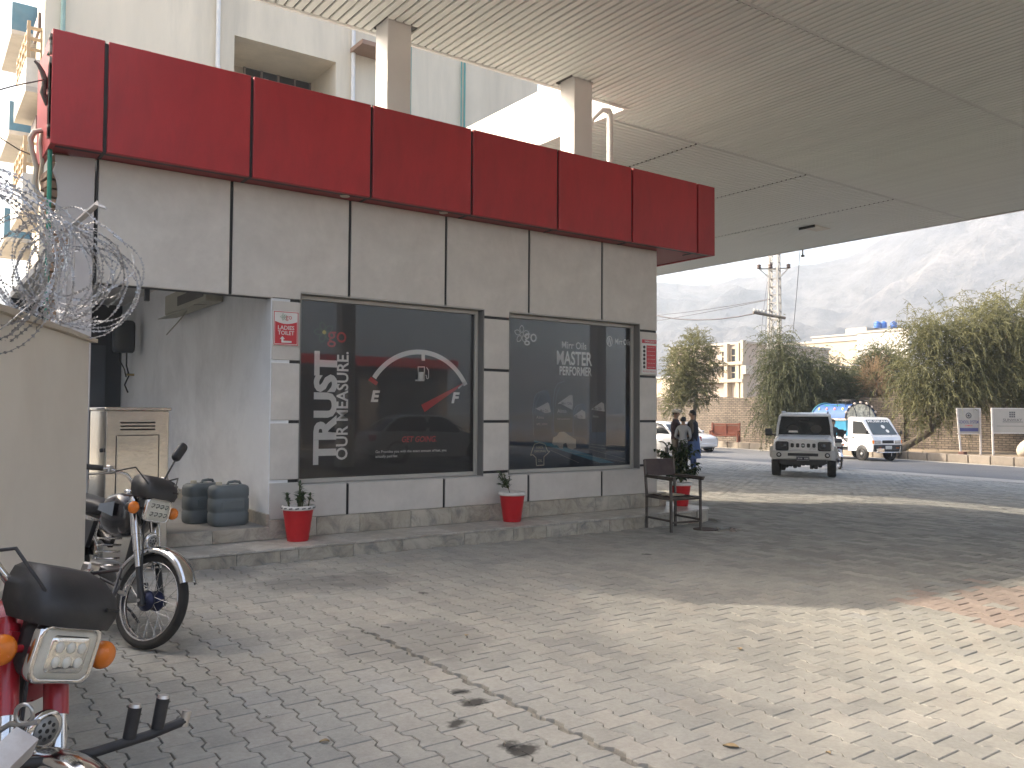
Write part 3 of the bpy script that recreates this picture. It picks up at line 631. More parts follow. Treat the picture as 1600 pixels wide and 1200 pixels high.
for q in ([(560, 1015), (930, 1080)], [(680, 990), (930, 1060)], [(690, 975), (920, 1010)], [(700, 960), (930, 985)], [(430, 1000), (620, 1085)]): line(mb, [c2(*p) for p in q], .004)
sub2(mb, 'road_line_print', ink('pale_streak', (.26, .25, .22)))
mb = MB(); line(mb, [c2(*p) for p in [(335, 1100), (332, 1050), (310, 1030), (295, 1035), (305, 1005), (312, 985), (322, 960), (355, 950), (392, 960), (402, 985), (408, 1005), (425, 1008), (405, 1028), (385, 1045), (385, 1100), (335, 1103)]], .010)
word(mb, '100%', c2, 335, 972, 382, 990); word(mb, 'ORIGINAL', c2, 320, 1000, 400, 1016); word(mb, 'OIL', c2, 345, 1062, 375, 1080); sub2(mb, 'badge_print', ink('badge_gold', (.42, .40, .30)))
# ---- signs fixed to the wall
SIGNR = mat('sign_red', (.50, .02, .03), .35); SIGNW = mat('sign_white', (.66, .64, .61), .35)
def wallsign(name, label, px, kx, Ys):
    (x0, y0), (x1, y1) = px; a = ony(x0, y1, Ys); c = ony(x1, y0, Ys)
    o = thing(name, label, 'sign', ((a.x+c.x)/2, Ys, a.z)); L = Vector(o.location); w, h = c.x-a.x, c.z-a.z
    def add(mb, nm, mt): return mb.build(nm, mt, o)
    return o, add, w, h
o, add, w, h = wallsign('ladies_toilet_sign', 'red and white LADIES TOILET sign with arrow on the grey wall', ((426.5, 488), (467, 539)), 0, 8.262)
mb = MB(); mb.cbox(-w/2, w/2, 0, .012, 0, h, .003); add(mb, 'plate', SIGNW)
mb = MB(); y = -.0015; b_ = .018
pts = [(-w/2+b_, b_), (w/2-b_, b_), (w/2-b_, h*.70)]+[(w/2-b_-(w-2*b_)*t, h*(.70-.07*math.sin(math.pi*t))) for t in np.linspace(.1, .9, 9)]+[(-w/2+b_, h*.70)]
mb.add([(p[0], y, p[1]) for p in pts], [tuple(range(len(pts)))])
for q in ((-w/2+.005, w/2-.005, .005, .012), (-w/2+.005, w/2-.005, h-.012, h-.005), (-w/2+.005, -w/2+.012, .012, h-.012), (w/2-.012, w/2-.005, .012, h-.012)): mb.add([(q[0], y, q[2]), (q[1], y, q[2]), (q[1], y, q[3]), (q[0], y, q[3])], [(0, 1, 2, 3)])
text_fit(mb, 'go', (-.005, y, h*.72), (1, 0, 0), (0, 0, 1), w*.24, h*.15); add(mb, 'red_field', SIGNR)
mb = MB(); y = -.003; text_fit(mb, 'LADIES', (-w*.32, y, h*.46), (1, 0, 0), (0, 0, 1), w*.64, h*.12, offset=.012); text_fit(mb, 'TOILET', (-w*.32, y, h*.31), (1, 0, 0), (0, 0, 1), w*.64, h*.12, offset=.012)
for q in ((-.18, .22, .085, .14), (-.18, -.10, .14, .20)): mb.add([(q[0]*w, y, q[2]*h), (q[1]*w, y, q[2]*h), (q[1]*w, y, q[3]*h), (q[0]*w, y, q[3]*h)], [(0, 1, 2, 3)])
mb.add([(-.24*w, y, .19*h), (-.04*w, y, .19*h), (-.14*w, y, .27*h)], [(0, 1, 2)]); add(mb, 'lettering', SIGNW)
mb = MB(); YL0 = YL; YL = -.003; flower(mb, -.10*w, h*.83, .035, .004); YL = YL0; add(mb, 'flower_print', ink('leaf', (.15, .30, .18)))
o, add, w, h = wallsign('emergency_sign', 'small red and white EMERGENCY notice beside the right-hand window', ((1002.5, 531), (1026, 584)), 0, 8.262)
mb = MB(); mb.cbox(-w/2, w/2, 0, .012, 0, h, .003); add(mb, 'plate', SIGNW)
mb = MB(); y = -.0015
for q in ((-.48, .48, .88, .985), (-.18, .46, .14, .82)): mb.add([(q[0]*w, y, q[2]*h), (q[1]*w, y, q[2]*h), (q[1]*w, y, q[3]*h), (q[0]*w, y, q[3]*h)], [(0, 1, 2, 3)])
text_fit(mb, 'FIRE  POLICE  AMBULANCE', (-w*.42, y, h*.05), (1, 0, 0), (0, 0, 1), w*.84, h*.045); add(mb, 'red_field', SIGNR)
mb = MB(); y = -.003; text_fit(mb, 'EMERGENCY', (-w*.30, y, h*.905), (1, 0, 0), (0, 0, 1), w*.74, h*.055, offset=.01)
for k in range(6):
    z = h*(.75-k*.113); text_fit(mb, ['Switch off engine', 'No smoking here', 'Use extinguisher', 'Call fire brigade', 'Keep area clear', 'Leave the station'][k], (-w*.13, y, z), (1, 0, 0), (0, 0, 1), w*.52, h*.03)
add(mb, 'lettering', SIGNW)
mb = MB()
for k in range(6): mb.lathe([(.0, 0), (.022, 0), (.022, .002), (0, .002)], (-w*.33, -.003, h*(.765-k*.113)), 'y', 10, close=False)
add(mb, 'pictogram', mat('pictogram_black', (.03, .03, .03), .5))
# ================================================================== the forecourt canopy
SLAT = mat('canopy_slat_paint', (.70, .72, .68), .5, 0, .03, .5, objvar=.03, rvar=.02, spec=.4)
WHT = mat('white_column_paint', (.72, .70, .68), .5, 0, .05, 1.5, .05, 20, .2, (.55, .52, .48), 1)
CZ = 6.15; CX0, CX1 = 2.1, 20.55; CYB, CYF = 9.33, -5.1; EX0, EYB = 8.905, 20.3; PIT = .11
CAN = thing('forecourt_canopy', 'large white slatted forecourt canopy roof on square columns over the kiosk', 'canopy', (10, 4, CZ))
CO = Vector(CAN.location)
def cb(mb, name, mt, **k): mb.v = [tuple(Vector(v)-CO) for v in mb.v]; return mb.build(name, mt, CAN, **k)
TOPM = mat('canopy_fascia_white', (.78, .77, .74), .5, 0, .05, 1)
mb = MB(); mb.box(CX0, EX0, CYF, CYB, CZ+.034, CZ+.92); mb.box(EX0, CX1, CYF, EYB, CZ+.034, CZ+.92); cb(mb, 'roof_deck', mat('canopy_inner', (.10, .095, .09), .8))
# edge trims
mb = MB(); t = .05
mb.box(CX0-t, EX0-t, CYB+.001, CYB+t, CZ-.012, CZ+.95); mb.box(EX0-t, EX0-.001, CYB+.002, EYB, CZ-.012, CZ+.95); mb.box(EX0-t, CX1+t, EYB+.001, EYB+t, CZ-.012, CZ+.95)
mb.box(CX1+.001, CX1+t, CYF, EYB, CZ-.012, CZ+.95); mb.box(CX0-t, CX0-.001, CYF, CYB, CZ-.012, CZ+.95); mb.box(CX0-t, CX1+t, CYF-t, CYF-.001, CZ-.012, CZ+.95)
cb(mb, 'edge_trim', TOPM)
def slat_mesh(L, axis='y'):
    w, c, h = .0445, .009, .026
    prof = [(-w, h), (-w, c), (-w+c, 0), (w-c, 0), (w, c), (w, h)]
    mb = MB(); n = len(prof)
    f = (lambda u, z, a: (u, a, z)) if axis == 'y' else (lambda u, z, a: (a, u, z))
    mb.add([f(u, z, 0) for u, z in prof]+[f(u, z, L) for u, z in prof], [(i, i+1, n+i+1, n+i) for i in range(n-1)]); return mb.mesh('slat', SLAT)
SEAM = [9.83, 6.10, 2.37, -1.36, -5.07]
cache = {}; single = 0; V, Fc = [], []
def put_slat(x, y0, y1, axis, one):
    L = round(y1-y0, 3)
    if (L, axis) not in cache: cache[(L, axis)] = slat_mesh(L, axis)
    me = cache[(L, axis)]
    p = (x, y0, CZ) if axis == 'y' else (y0, x, CZ)
    if one: link('slat', me, CAN, Vector(p)-CO).location.z += random.uniform(-.0015, .0015)
    else:
        o = len(V); V.extend([tuple(v.co+Vector(p)-CO) for v in me.vertices]); Fc.extend([tuple(i+o for i in q.vertices) for q in me.polygons])
colx = [(4.55, 4.87), (7.46, 7.79)]
for s, (ya, yb) in enumerate(zip(SEAM, SEAM[1:])):
    x = CX0+.06
    while x < CX1-.05:
        top = (ya-.03) if x > EX0 else min(ya-.03, CYB-.025)
        if s == 0 and any(a-.06 < x < b+.06 for a, b in colx):
            put_slat(x, yb+.03, 8.88, 'y', True)
            put_slat(x, 9.24, top, 'y', False)
        else: put_slat(x, yb+.03, top, 'y', (s == 0 and x > 2.4) or (s == 1 and x > 7.2))
        x += PIT
XS = [EX0, 11.05, 14.2, 17.35, CX1]
for xa, xb in zip(XS, XS[1:]):
    y = 9.93
    while y < EYB-.05: put_slat(y, xa+.02, xb-.02, 'x', False); y += PIT
me = bpy.data.meshes.new('slat'); me.from_pydata(V, [], Fc); me.materials.append(SLAT); link('slat', me, CAN, kind='stuff')
# seam strips between the slat bays
SEAMM = mat('seam_strip', (.60, .61, .58), .5, .2)
for y in SEAM[:-1]:
    mb = MB(); mb.box(CX0 if y < 9.5 else EX0, CX1, y-.025, y+.025, CZ+.003, CZ+.028); cb(mb, 'seam_strip', SEAMM)
mb = MB(); mb.box(CX0, EX0-.03, CYB-.022, CYB, CZ-.004, CZ+.028); cb(mb, 'seam_strip', SEAMM)
# columns standing behind the red fascia, and the two at the front of the forecourt
for a, b in colx:
    mb = MB(); mb.cbox(a, b, 8.9, 9.215, 4.2, CZ+.03, .006); cb(mb, 'column', WHT)
for x in (9.5, 18.5):
    mb = MB(); mb.cbox(x-.2, x+.2, -4.2, -3.8, gz(x), CZ+.03, .01); cb(mb, 'column', WHT)
for y in (9.45, 17.5):
    mb = MB(); mb.cbox(19.2, 19.45, y+2.9, y+3.15, gz(19), CZ+.03, .01)
# closed lamp hatch in the soffit
p = onz(1275, 356, CZ); mb = MB(); mb.cbox(p.x-.32, p.x+.32, p.y-.2, p.y+.2, CZ-.02, CZ-.001, .006); cb(mb, 'soffit_lamp_hatch', mat('hatch_cover', (.62, .58, .50), .5))
mb = MB(); mb.box(p.x-.36, p.x-.33, p.y-.2, p.y+.25, CZ-.06, CZ-.001); cb(mb, 'hatch_flap', BLACKJ)
# white drain pipe with elbow beside the second column
PVC = mat('white_pvc', (.74, .73, .71), .35)
a, b = ony(953, 255, 9.4), ony(953, 178, 9.4)
mb = MB(); mb.tube([(a.x, 9.4, 4.2), (a.x, 9.4, b.z), (a.x-.02, 9.4, b.z+.04), (a.x-.14, 9.42, b.z+.04), (a.x-.30, 9.45, b.z-.12), (a.x-.42, 9.5, b.z-.5), (a.x-.46, 9.55, 4.2)], [.05, .05, .05, .045, .035, .035, .035], 10)
mb.build('drain_pipe', PVC, label='white plastic drain pipe with bent elbow beside the canopy column', cat='pipe')
# small insulator hanging at the far canopy edge
p = onz(1251, 389, CZ); mb = MB(); mb.cyl((CX1+.02, p.y, CZ-.16), (CX1+.02, p.y, CZ-.01), .02); mb.lathe([(.02, 0), (.055, .01), (.055, .05), (.02, .06)], (CX1+.02, p.y, CZ-.22), n=10)
cb(mb, 'insulator', mat('brown_ceramic', (.08, .05, .04), .3))
# ================================================================== left side: boundary wall, wire, buildings behind
CREAM = mat('cream_wall_paint', (.70, .66, .59), .75, 0, .07, .9, .3, 14, .5, (.58, .53, .46), 1.3)
WE = Vector((.80, 5.08, 0)); WD = Vector((.371, .929, 0)); WN = Vector((.929, -.371, 0))     # wall end, direction, outward normal
bw = thing('boundary_wall', 'plain cream boundary wall with sloping coping under razor wire', 'wall', WE)
def wpoly(mb, a0, a1, n0, n1, z0, z1):
    P = lambda a, nn, z: WD*a+WN*nn+Vector((0, 0, z))
    vs = [P(a0, n0, z0), P(a1, n0, z0), P(a1, n1, z0), P(a0, n1, z0), P(a0, n0, z1), P(a1, n0, z1), P(a1, n1, z1), P(a0, n1, z1)]
    mb.add(vs, [(0,3,2,1),(4,5,6,7),(0,1,5,4),(1,2,6,5),(2,3,7,6),(3,0,4,7)])
mb = MB(); wpoly(mb, -9, 0, -.22, 0, -.1, 1.825); mb.build('wall_body', CREAM, bw)
CAP = mat('coping_mortar', (.50, .44, .36), .9, 0, .15, 4, .4, 40, .5, (.3, .26, .21), 3)
mb = MB(); P = lambda a, nn, z: WD*a+WN*nn+Vector((0, 0, z))
prof = [(-.25, 1.825), (.03, 1.825), (.03, 1.848), (-.11, 1.885), (-.25, 1.85)]
mb.loft([[P(a, n_, z+random.uniform(-.004, .004)) for n_, z in prof] for a in np.linspace(-9, .06, 50)], False); mb.build('coping', CAP, bw)
# razor wire: loose coils of thin wire with flat barbs
def razor(name, label, loops, seed, rw=.0018, bs=.015):
    rng = random.Random(seed); wire = MB(); barb = MB()
    for c, R, ax, tl in loops:
        c = Vector(c); ax = Vector(ax).normalized(); u = ax.orthogonal().normalized(); w = ax.cross(u); n = 44; pts = []
        ph = rng.uniform(0, 6.28); wob = rng.uniform(.02, .09); sp = rng.uniform(.9, 1.04)*2*math.pi
        for k in range(n+1):
            a = ph+sp*k/n; r = R*(1+wob*math.sin(2*a+ph)+.03*math.sin(5*a+ph))
            pts.append(c+(u*math.cos(a)+w*math.sin(a))*r+ax*(tl*(k/n-.5)+.015*math.sin(3*a)))
        wire.tube(pts, rw, 4, False)
        for k in range(n):
            for s in (0, .5):
                p = pts[k].lerp(pts[k+1], s); t = (pts[k+1]-pts[k]).normalized()
                s1 = Vector((rng.gauss(0, 1), rng.gauss(0, 1), rng.gauss(0, 1))); s1 = (s1-t*s1.dot(t)).normalized(); l = bs*rng.uniform(.7, 1.1)
                e1, e2 = t*l, s1*l*.62
                barb.add([p-e1*1.1-e2, p-e1*.35-e2*.25, p-e1*.35+e2*.25, p-e1*1.1+e2, p+e1*1.1+e2, p+e1*.35+e2*.25, p+e1*.35-e2*.25, p+e1*1.1-e2], [(0, 1, 2, 3), (1, 6, 5, 2), (6, 7, 4, 5)])
    o = thing(name, label, 'razor wire', loops[0][0]); L = Vector(o.location)
    GAL = mat('galvanised_wire', (.40, .40, .41), .36, .7, .3, 60)
    wire.v = [tuple(Vector(v)-L) for v in wire.v]; barb.v = [tuple(Vector(v)-L) for v in barb.v]
    wire.build('wire_strand', GAL, o); barb.build('barb', GAL, o, kind='stuff'); return o
rg = random.Random(3); lp = []
for k in range(18):
    t = k/17; c = ond(70+72*t+rg.uniform(-12, 12), 402+36*t+rg.uniform(-18, 18), 4.25+.35*t+rg.uniform(-.1, .1))
    lp.append((c, rg.uniform(.19, .29), Vector((.45, .85, 0))+Vector((rg.gauss(0, .45), rg.gauss(0, .3), rg.gauss(0, .35))), rg.uniform(-.12, .2)))
razor('razor_wire', 'loose tangled razor wire coil at the end of the boundary wall', lp, 4)
lp = []
for k in range(14):
    t = k/13; c = ond(-70+62*t+rg.uniform(-8, 8), 405-6*t+rg.uniform(-12, 12), 3.0+.75*t)
    lp.append((c, rg.uniform(.27, .36), Vector((.40, .90, 0))+Vector((rg.gauss(0, .25), rg.gauss(0, .2), rg.gauss(0, .2))), rg.uniform(-.05, .22)))
razor('razor_wire', 'rounder razor wire coil further along the boundary wall top', lp, 9)
# angle-iron wire post
a, b, c = ond(100, 515, 4.6), ond(108, 364, 4.6), ond(156, 322, 4.5); a.z = 1.75
WP = mat('chipped_white_paint', (.55, .53, .52), .6, 0, .12, 8, .2, 60, .5, (.25, .18, .13), 6)
o = thing('wire_post', 'white angle-iron wire post with bent arm on the boundary wall', 'post', a)
def angle_bar(mb, p, q, s1, s2, w=.032, t=.005):
    p, q = Vector(p)-a, Vector(q)-a; d = (q-p).normalized(); s1 = Vector(s1); s1 = (s1-d*s1.dot(d)).normalized(); s2 = d.cross(s1)
    for u, v in ((s1, s2), (s2, s1)):
        ring = lambda c: [c, c+u*w, c+u*w+v*t, c+v*t]
        mb.loft([ring(p), ring(q)], False)
mb = MB(); angle_bar(mb, a, b, RT, FW, .036); mb.build('upright', WP, o)
mb = MB(); angle_bar(mb, b, c, UP, FW, .034); mb.build('arm', WP, o)
mb = MB(); e = c-a; mb.loft([[e+Vector(v) for v in ((0, 0, .012), (.012, 0, 0), (0, 0, -.012), (-.012, 0, 0))], [e+RT*.035-UP*.012+Vector(v) for v in ((0, 0, .008), (.008, 0, 0), (0, 0, -.008), (-.008, 0, 0))]], False); mb.build('hook_lug', WP, o)
# pipes and cables at the kiosk's left edge
GP = mat('green_ppr_pipe', (.02, .22, .15), .4)
p = ony(74, 300, 8.32)
mb = MB(); mb.tube([(p.x, 8.22, 0.05), (p.x, 8.22, 1.5), (p.x+.004, 8.22, 3.0), (p.x-.004, 8.2, 4.48), (p.x-.012, 8.2, 4.54), (p.x-.04, 8.2, 4.55)], .019, 10); mb.build('water_pipe', GP, label='thin green water pipe climbing beside the red fascia', cat='pipe')
CP = mat('cream_conduit', (.52, .46, .36), .5)
for k, pts in enumerate(([(66, 204), (53, 206), (47, 216), (50, 235), (57, 262), (54, 285), (58, 302), (68, 312)], [(70, 206), (65, 210), (63, 225), (66, 255), (63, 280), (70, 300)])):
    mb = MB(); mb.tube([ony(x, y, 8.5+.05*k) for x, y in pts], .022-.004*k, 8); mb.build('conduit', CP, label='bent cream conduit pipe hanging beside the green pipe' if k == 0 else 'thinner cream conduit tucked against the green pipe', cat='pipe')
CBL = mat('dusty_cable', (.10, .085, .07), .7, 0, .4, 30, .5, 80)
mb = MB(); mb.tube([ony(x, y, 8.3) for x, y in ((54, 95), (60, 101), (66, 112), (70, 124), (69, 135), (67, 145), (71, 156), (74, 165))], [.010, .016, .022, .026, .024, .026, .022, .018], 8); mb.build('cable_bundle', CBL, label='taped cable bundle hooked beside the red fascia', cat='cable')
mb = MB(); mb.tube([ony(x, y, 8.3-(70-x)*.02) for x, y in ((70, 124), (52, 128), (36, 131), (18, 135), (0, 140), (-60, 156))], .006, 5); mb.build('overhead_cable', CBL, label='sagging dark cable leading left from the cable bundle', cat='cable')
mb = MB(); mb.tube([ony(x, y, 9.5) for x, y in ((-40, 195), (0, 215), (28, 233), (48, 242))], .006, 5); mb.build('overhead_cable', CBL, label='thin cable passing below the lower blue balcony', cat='cable')
# ---- tall apartment block behind
AW = mat('weathered_cream_render', (.74, .66, .53), .85, 0, .10, .5, .15, 6, .75, (.52, .47, .38), .35, stretch=(1.6, 1.6, .25))
AB = thing('apartment_building', 'tall weathered cream apartment building with balconies behind the kiosk', 'building', (9, 24, 0)); AO = Vector(AB.location)
def ab(mb, name, mt, parent=None): mb.v = [tuple(Vector(v)-AO) for v in mb.v]; return mb.build(name, mt, parent or AB)
o0, o1, oz0, oz1 = 6.45, 9.19, 8.25, 10.92
def wallbox(mb, x0, x1, z0, z1, y0=21.0, y1=21.3): mb.box(x0, x1, y0, y1, z0, z1)
mb = MB()
for q in ((2.26, o0, -.1, 16), (o1, 16.06, -.1, 16), (o0, o1, -.1, oz0), (o0, o1, oz1, 16)): wallbox(mb, *q)
ab(mb, 'front_wall', AW)
mb = MB(); mb.prism([(2.26, 21.31), (16.06, 21.31), (16.06, 33), (3.2, 33)], -.1, 8.2, 'xy'); mb.prism([(2.26, 21.31), (o0-.02, 21.31), (o0-.02, 33), (3.2, 33)], 8.2, 16, 'xy'); mb.prism([(o1+.02, 21.31), (16.06, 21.31), (16.06, 33), (o1+.02, 33)], 8.2, 16, 'xy')
mb.box(o0-.02, o1+.02, 22.9, 33, 8.2, 16); mb.box(o0-.02, o1+.02, 21.31, 22.9, oz1, 16); ab(mb, 'building_body', AW)
VW = mat('verandah_paint', (.44, .38, .30), .8, 0, .1, .8)
mb = MB(); mb.box(o0, o1, 22.86, 22.895, oz0, oz1-.003); ab(mb, 'verandah_wall', VW)
WDK = mat('dark_window_glass', (.03, .03, .032), .15); WFR = mat('old_timber_frame', (.17, .14, .125), .6)
p, q = ony(381, 108, 22.85), ony(484, 140, 22.85)
w = ab(MB().box(p.x, q.x, 22.82, 22.85, 8.4, q.z+.28), 'window', WDK)
fr = MB(); zt = q.z+.28
for x in np.linspace(p.x, q.x, 5): fr.box(x-.03, x+.03, 22.78, 22.815, 8.4, zt)
fr.box(p.x, q.x, 22.785, 22.818, zt, zt+.06); fr.box(p.x, q.x, 22.79, 22.812, zt-.35, zt-.31); ab(fr, 'window_frame', WFR, w)
ab(MB().box(o1-.30, o1-.02, 22.2, 22.85, 8.4, 10.3), 'shutter', mat('brown_shutter', (.10, .07, .065), .6))
mb = MB(); mb.cyl((o1-.32, 21.5, 9.0), (o1-.32, 22.4, 9.0), .03); mb.cyl((o1-.32, 21.5, 8.3), (o1-.32, 21.5, 9.05), .03); ab(mb, 'railing', mat('cream_rail', (.50, .44, .34), .6))
# drain pipes and stains on the front
for px, r, mt_, nm in ((341, .055, PVC, 'drain_pipe'), (553, .06, PVC, 'drain_pipe'), (98, .05, mat('pale_green_pipe', (.30, .44, .40), .6), 'drain_pipe'), (727, .03, mat('teal_pipe', (.10, .30, .28), .6), 'drain_pipe'), (722, .02, mat('teal_pipe', (.10, .30, .28), .6), 'drain_pipe'), (643, .02, mat('teal_pipe', (.10, .30, .28), .6), 'drain_pipe')):
    t = ony(px, 60, 20.9); mb = MB(); mb.cyl((t.x, 20.92, 5.0 if px != 341 else ony(341, 104, 20.9).z), (t.x, 20.92, 16), r, n=8)
    if px == 341: mb.ball((t.x+.02, 20.92, ony(341, 104, 20.9).z), .06, 8, 6)
    ab(mb, nm, mt_)
mb = MB(); t = ony(556, 72, 20.6); mb.box(t.x, t.x+.9, 20.2, 20.95, t.z-.06, t.z+.06); ab(mb, 'ledge', mat('rusty_ledge', (.34, .22, .16), .8))
# left flank balconies
BLUE = mat('blue_balcony_paint', (.055, .15, .24), .6, 0, .15, 3, .1, 20, .3, (.15, .2, .25), 2); PALE = mat('pale_balcony_paint', (.56, .54, .50), .7); UND = mat('balcony_soffit', (.42, .40, .38), .8)
RAIL = mat('tan_railing', (.42, .31, .19), .6)
def balcony(px0, px1, ytop, ybot, Yf, dep, mt_, rail):
    a, b = ony(px0, ybot, Yf), ony(px1, ytop, Yf); b2 = ony(px1, ybot, Yf)
    t = .1; z0 = (a.z+b2.z)/2; z1 = b.z; sl = .08
    bl = ab(MB().box(a.x, b.x, Yf, Yf+t, z0, z1), 'balcony', mt_)
    mb = MB(); mb.box(a.x, a.x+t, Yf+t, Yf+dep, z0, z1); ab(mb, 'side_parapet', PALE, bl)
    mb = MB(); mb.box(a.x+.001, b.x+.6, Yf+.001, Yf+dep, z0-.12, z0-.001); ab(mb, 'slab', UND, bl)
    if rail:
        mb = MB(); zr = z1+.75
        for k, x in enumerate((a.x+.04, b.x-.04)): mb.box(x-.035, x+.035, Yf+.02, Yf+.09, z1, zr+(.1 if k == 0 else 0))
        for q in (.22, .46, .70): mb.box(a.x, b.x, Yf+.03, Yf+.08, z1+q-.03, z1+q+.03)
        for yy in np.arange(Yf+.6, Yf+dep, .55): mb.box(a.x+.01, a.x+.07, yy-.03, yy+.03, z1, zr)
        for q in (.22, .46, .70): mb.box(a.x+.02, a.x+.06, Yf+.09, Yf+dep, z1+q-.03, z1+q+.03)
        ab(mb, 'railing', RAIL, bl)
balcony(40, 69, 95, 136, 21.4, 2.6, PALE, True); balcony(34, 67, 274, 322, 21.4, 2.6, PALE, True)
balcony(18, 60, 12, 50, 27, 3.2, BLUE, False); balcony(14, 57, 165, 206, 27, 3.2, BLUE, False); balcony(6, 52, 330, 372, 27, 3.2, BLUE, False)
for px, y0, y1 in ((66, 12, 40), (61, 180, 205)):
    t = ony(px, y0, 21.6); u = ony(px, y1, 21.6); mb = MB(); mb.box(2.30, 2.36, 22.6, 23.6, u.z+.3, t.z+.3); ab(mb, 'window', mat('brown_shutter', (.10, .07, .065), .6))
# ---- added two-storey house, out of view, put there to shade the left forecourt
NB = thing('added_shade_house', 'added flat-roofed house beyond the boundary wall, unseen, shading the forecourt', 'house', (-3.6, 12.5, 0))
P = lambda a, nn: (WD*a+WN*nn)
def nbox(mb, a0, a1, n0, n1, z0, z1):
    vs = [P(a, n_)+Vector((0, 0, z)) for z in (z0, z1) for a, n_ in ((a0, n0), (a1, n0), (a1, n1), (a0, n1))]
    mb.add(vs, [(0,3,2,1),(4,5,6,7),(0,1,5,4),(1,2,6,5),(2,3,7,6),(3,0,4,7)])
mb = MB(); nbox(mb, -14, 8, -8, 0, -.1, 7.0); mb.build('wall', CREAM, NB)
mb = MB(); nbox(mb, -14.2, 8.2, -8.2, .15, 7.0, 7.15); mb.build('roof_slab', CAP, NB)
mb = MB(); nbox(mb, -14, 8, -.02, .13, 7.15, 7.4); mb.build('parapet', CREAM, NB)
NBX = NB
for a in (-12, -8.5, -5, -1.5):
    for z in (.9, 4.2):
        mb = MB(); nbox(mb, a, a+1.3, -.01, .04, z, z+1.4); wn_ = mb.build('window', WFR, NB)
        for k in (0, 1):
            mb = MB(); nbox(mb, a+.08+k*.6, a+.62+k*.6, .041, .05, z+.08, z+1.32); mb.build('pane', WDK, wn_)
# ---- things in and by the passage
STL = mat('brushed_stainless', (.60, .59, .56), .14, 1.0, .08, 2.5, .35, 2.2, .2, (.35, .32, .27), 2, rvar=.06)
gcab = thing('generator_cabinet', 'stainless steel generator cabinet with louvres at the passage mouth', 'cabinet', (1.69, 8.0, gz(1.7)))
x0, x1, y1, zt = -.285, .24, .78, 1.40
mb = MB(); mb.cbox(x0, x1, 0, y1, .06, zt, .008); mb.build('body', STL, gcab)
mb = MB(); mb.cbox(x0-.015, x1+.015, -.015, y1+.015, zt, zt+.028, .006); mb.build('lid', STL, gcab)
for i, s in enumerate((-.13, .09)):
    for k in range(3):
        mb = MB(); z = zt-.10-k*.03; c = (x0+x1)/2+s*.62+.01
        mb.loft([[(c-.075, -.002, z), (c-.075, -.012, z-.003), (c-.075, -.002, z-.014)], [(c+.075, -.002, z), (c+.075, -.012, z-.003), (c+.075, -.002, z-.014)]], False); mb.build('louvre', mat('louvre_dark', (.05, .05, .05), .4, .6), gcab)
mb = MB(); mb.cbox(x0+.09, x1-.09, -.008, .002, .30, zt-.22, .003); dr = mb.build('door', STL, gcab)
mb = MB(); z0_, z1_ = .30, zt-.22
for q in ((x0+.082, x0+.089, z0_, z1_), (x1-.089, x1-.082, z0_, z1_), (x0+.09, x1-.09, z1_, z1_+.006)): mb.box(q[0], q[1], -.004, .001, q[2], q[3])
mb.build('door_gap', BLACKJ, gcab)
for k in range(11):
    mb = MB(); mb.cbox(x0-.006, x0+.001, .14, .60, .22+k*.035, .235+k*.035, .002); mb.build('side_louvre', mat('louvre_dark', (.05, .05, .05), .4, .6), gcab)
mb = MB(); mb.cyl((x0-.004, .08, 1.05), (x0-.03, .08, 1.05), .018, n=10); mb.build('latch', BLACKJ, gcab)
for sx in (x0+.06, x1-.06): 
    for sy in (.06, y1-.06): mb = MB(); mb.cbox(sx-.03, sx+.03, sy-.03, sy+.03, 0, .06, .004); mb.build('foot', BLACKJ, gcab)
# jerrycans
JC = mat('grey_green_plastic', (.135, .155, .16), .5, 0, .10, 4, .06, 20, .3, (.14, .14, .13), 3)
def jerrycan(loc, rz, label):
    o = thing('jerrycan', label, 'jerrycan', loc, rz, 'jerrycans in the passage')
    w, d, h = .185, .12, .40; ring = lambda s, z, t=1: [(s*w*cx_, s*d*cy_, z) for cx_, cy_ in ((-1, -.62), (-.85, -.9), (-.55, -1), (0, -1.02), (.55, -1), (.85, -.9), (1, -.62), (1.0, 0), (1, .62), (.85, .9), (.55, 1), (0, 1.02), (-.55, 1), (-.85, .9), (-1, .62), (-1, 0))]
    mb = MB(); mb.loft([ring(.86, 0), ring(.97, .018), ring(1, .05), ring(1, .12), ring(.965, .13), ring(.965, .145), ring(1, .155), ring(1, .26), ring(.965, .27), ring(.965, .285), ring(1, .295), ring(1, .36), ring(.95, .39), ring(.8, .405)]); mb.build('body', JC, o)
    mb = MB(); mb.tube([(-.02, 0, .395), (.0, 0, .43), (.06, 0, .437), (.11, 0, .43), (.125, 0, .40)], .014, 8); mb.build('handle', JC, o)
    mb = MB(); mb.lathe([(.03, 0), (.03, .03), (.026, .036)], (-.10, 0, .40), n=14); mb.build('cap', mat('cream_cap', (.55, .50, .38), .5), o)
    mb = MB(); mb.cbox(-w*.62, w*.62, -d*1.03, -d*.98, .165, .25, .006); mb.build('embossed_panel', JC, o)
    return o
jerrycan((2.66, 8.60, .30), .08, 'grey-green jerrycan standing at the front edge of the passage floor')
jerrycan((2.50, 8.95, .30), .25, 'grey-green jerrycan half hidden behind the other one against the wall')
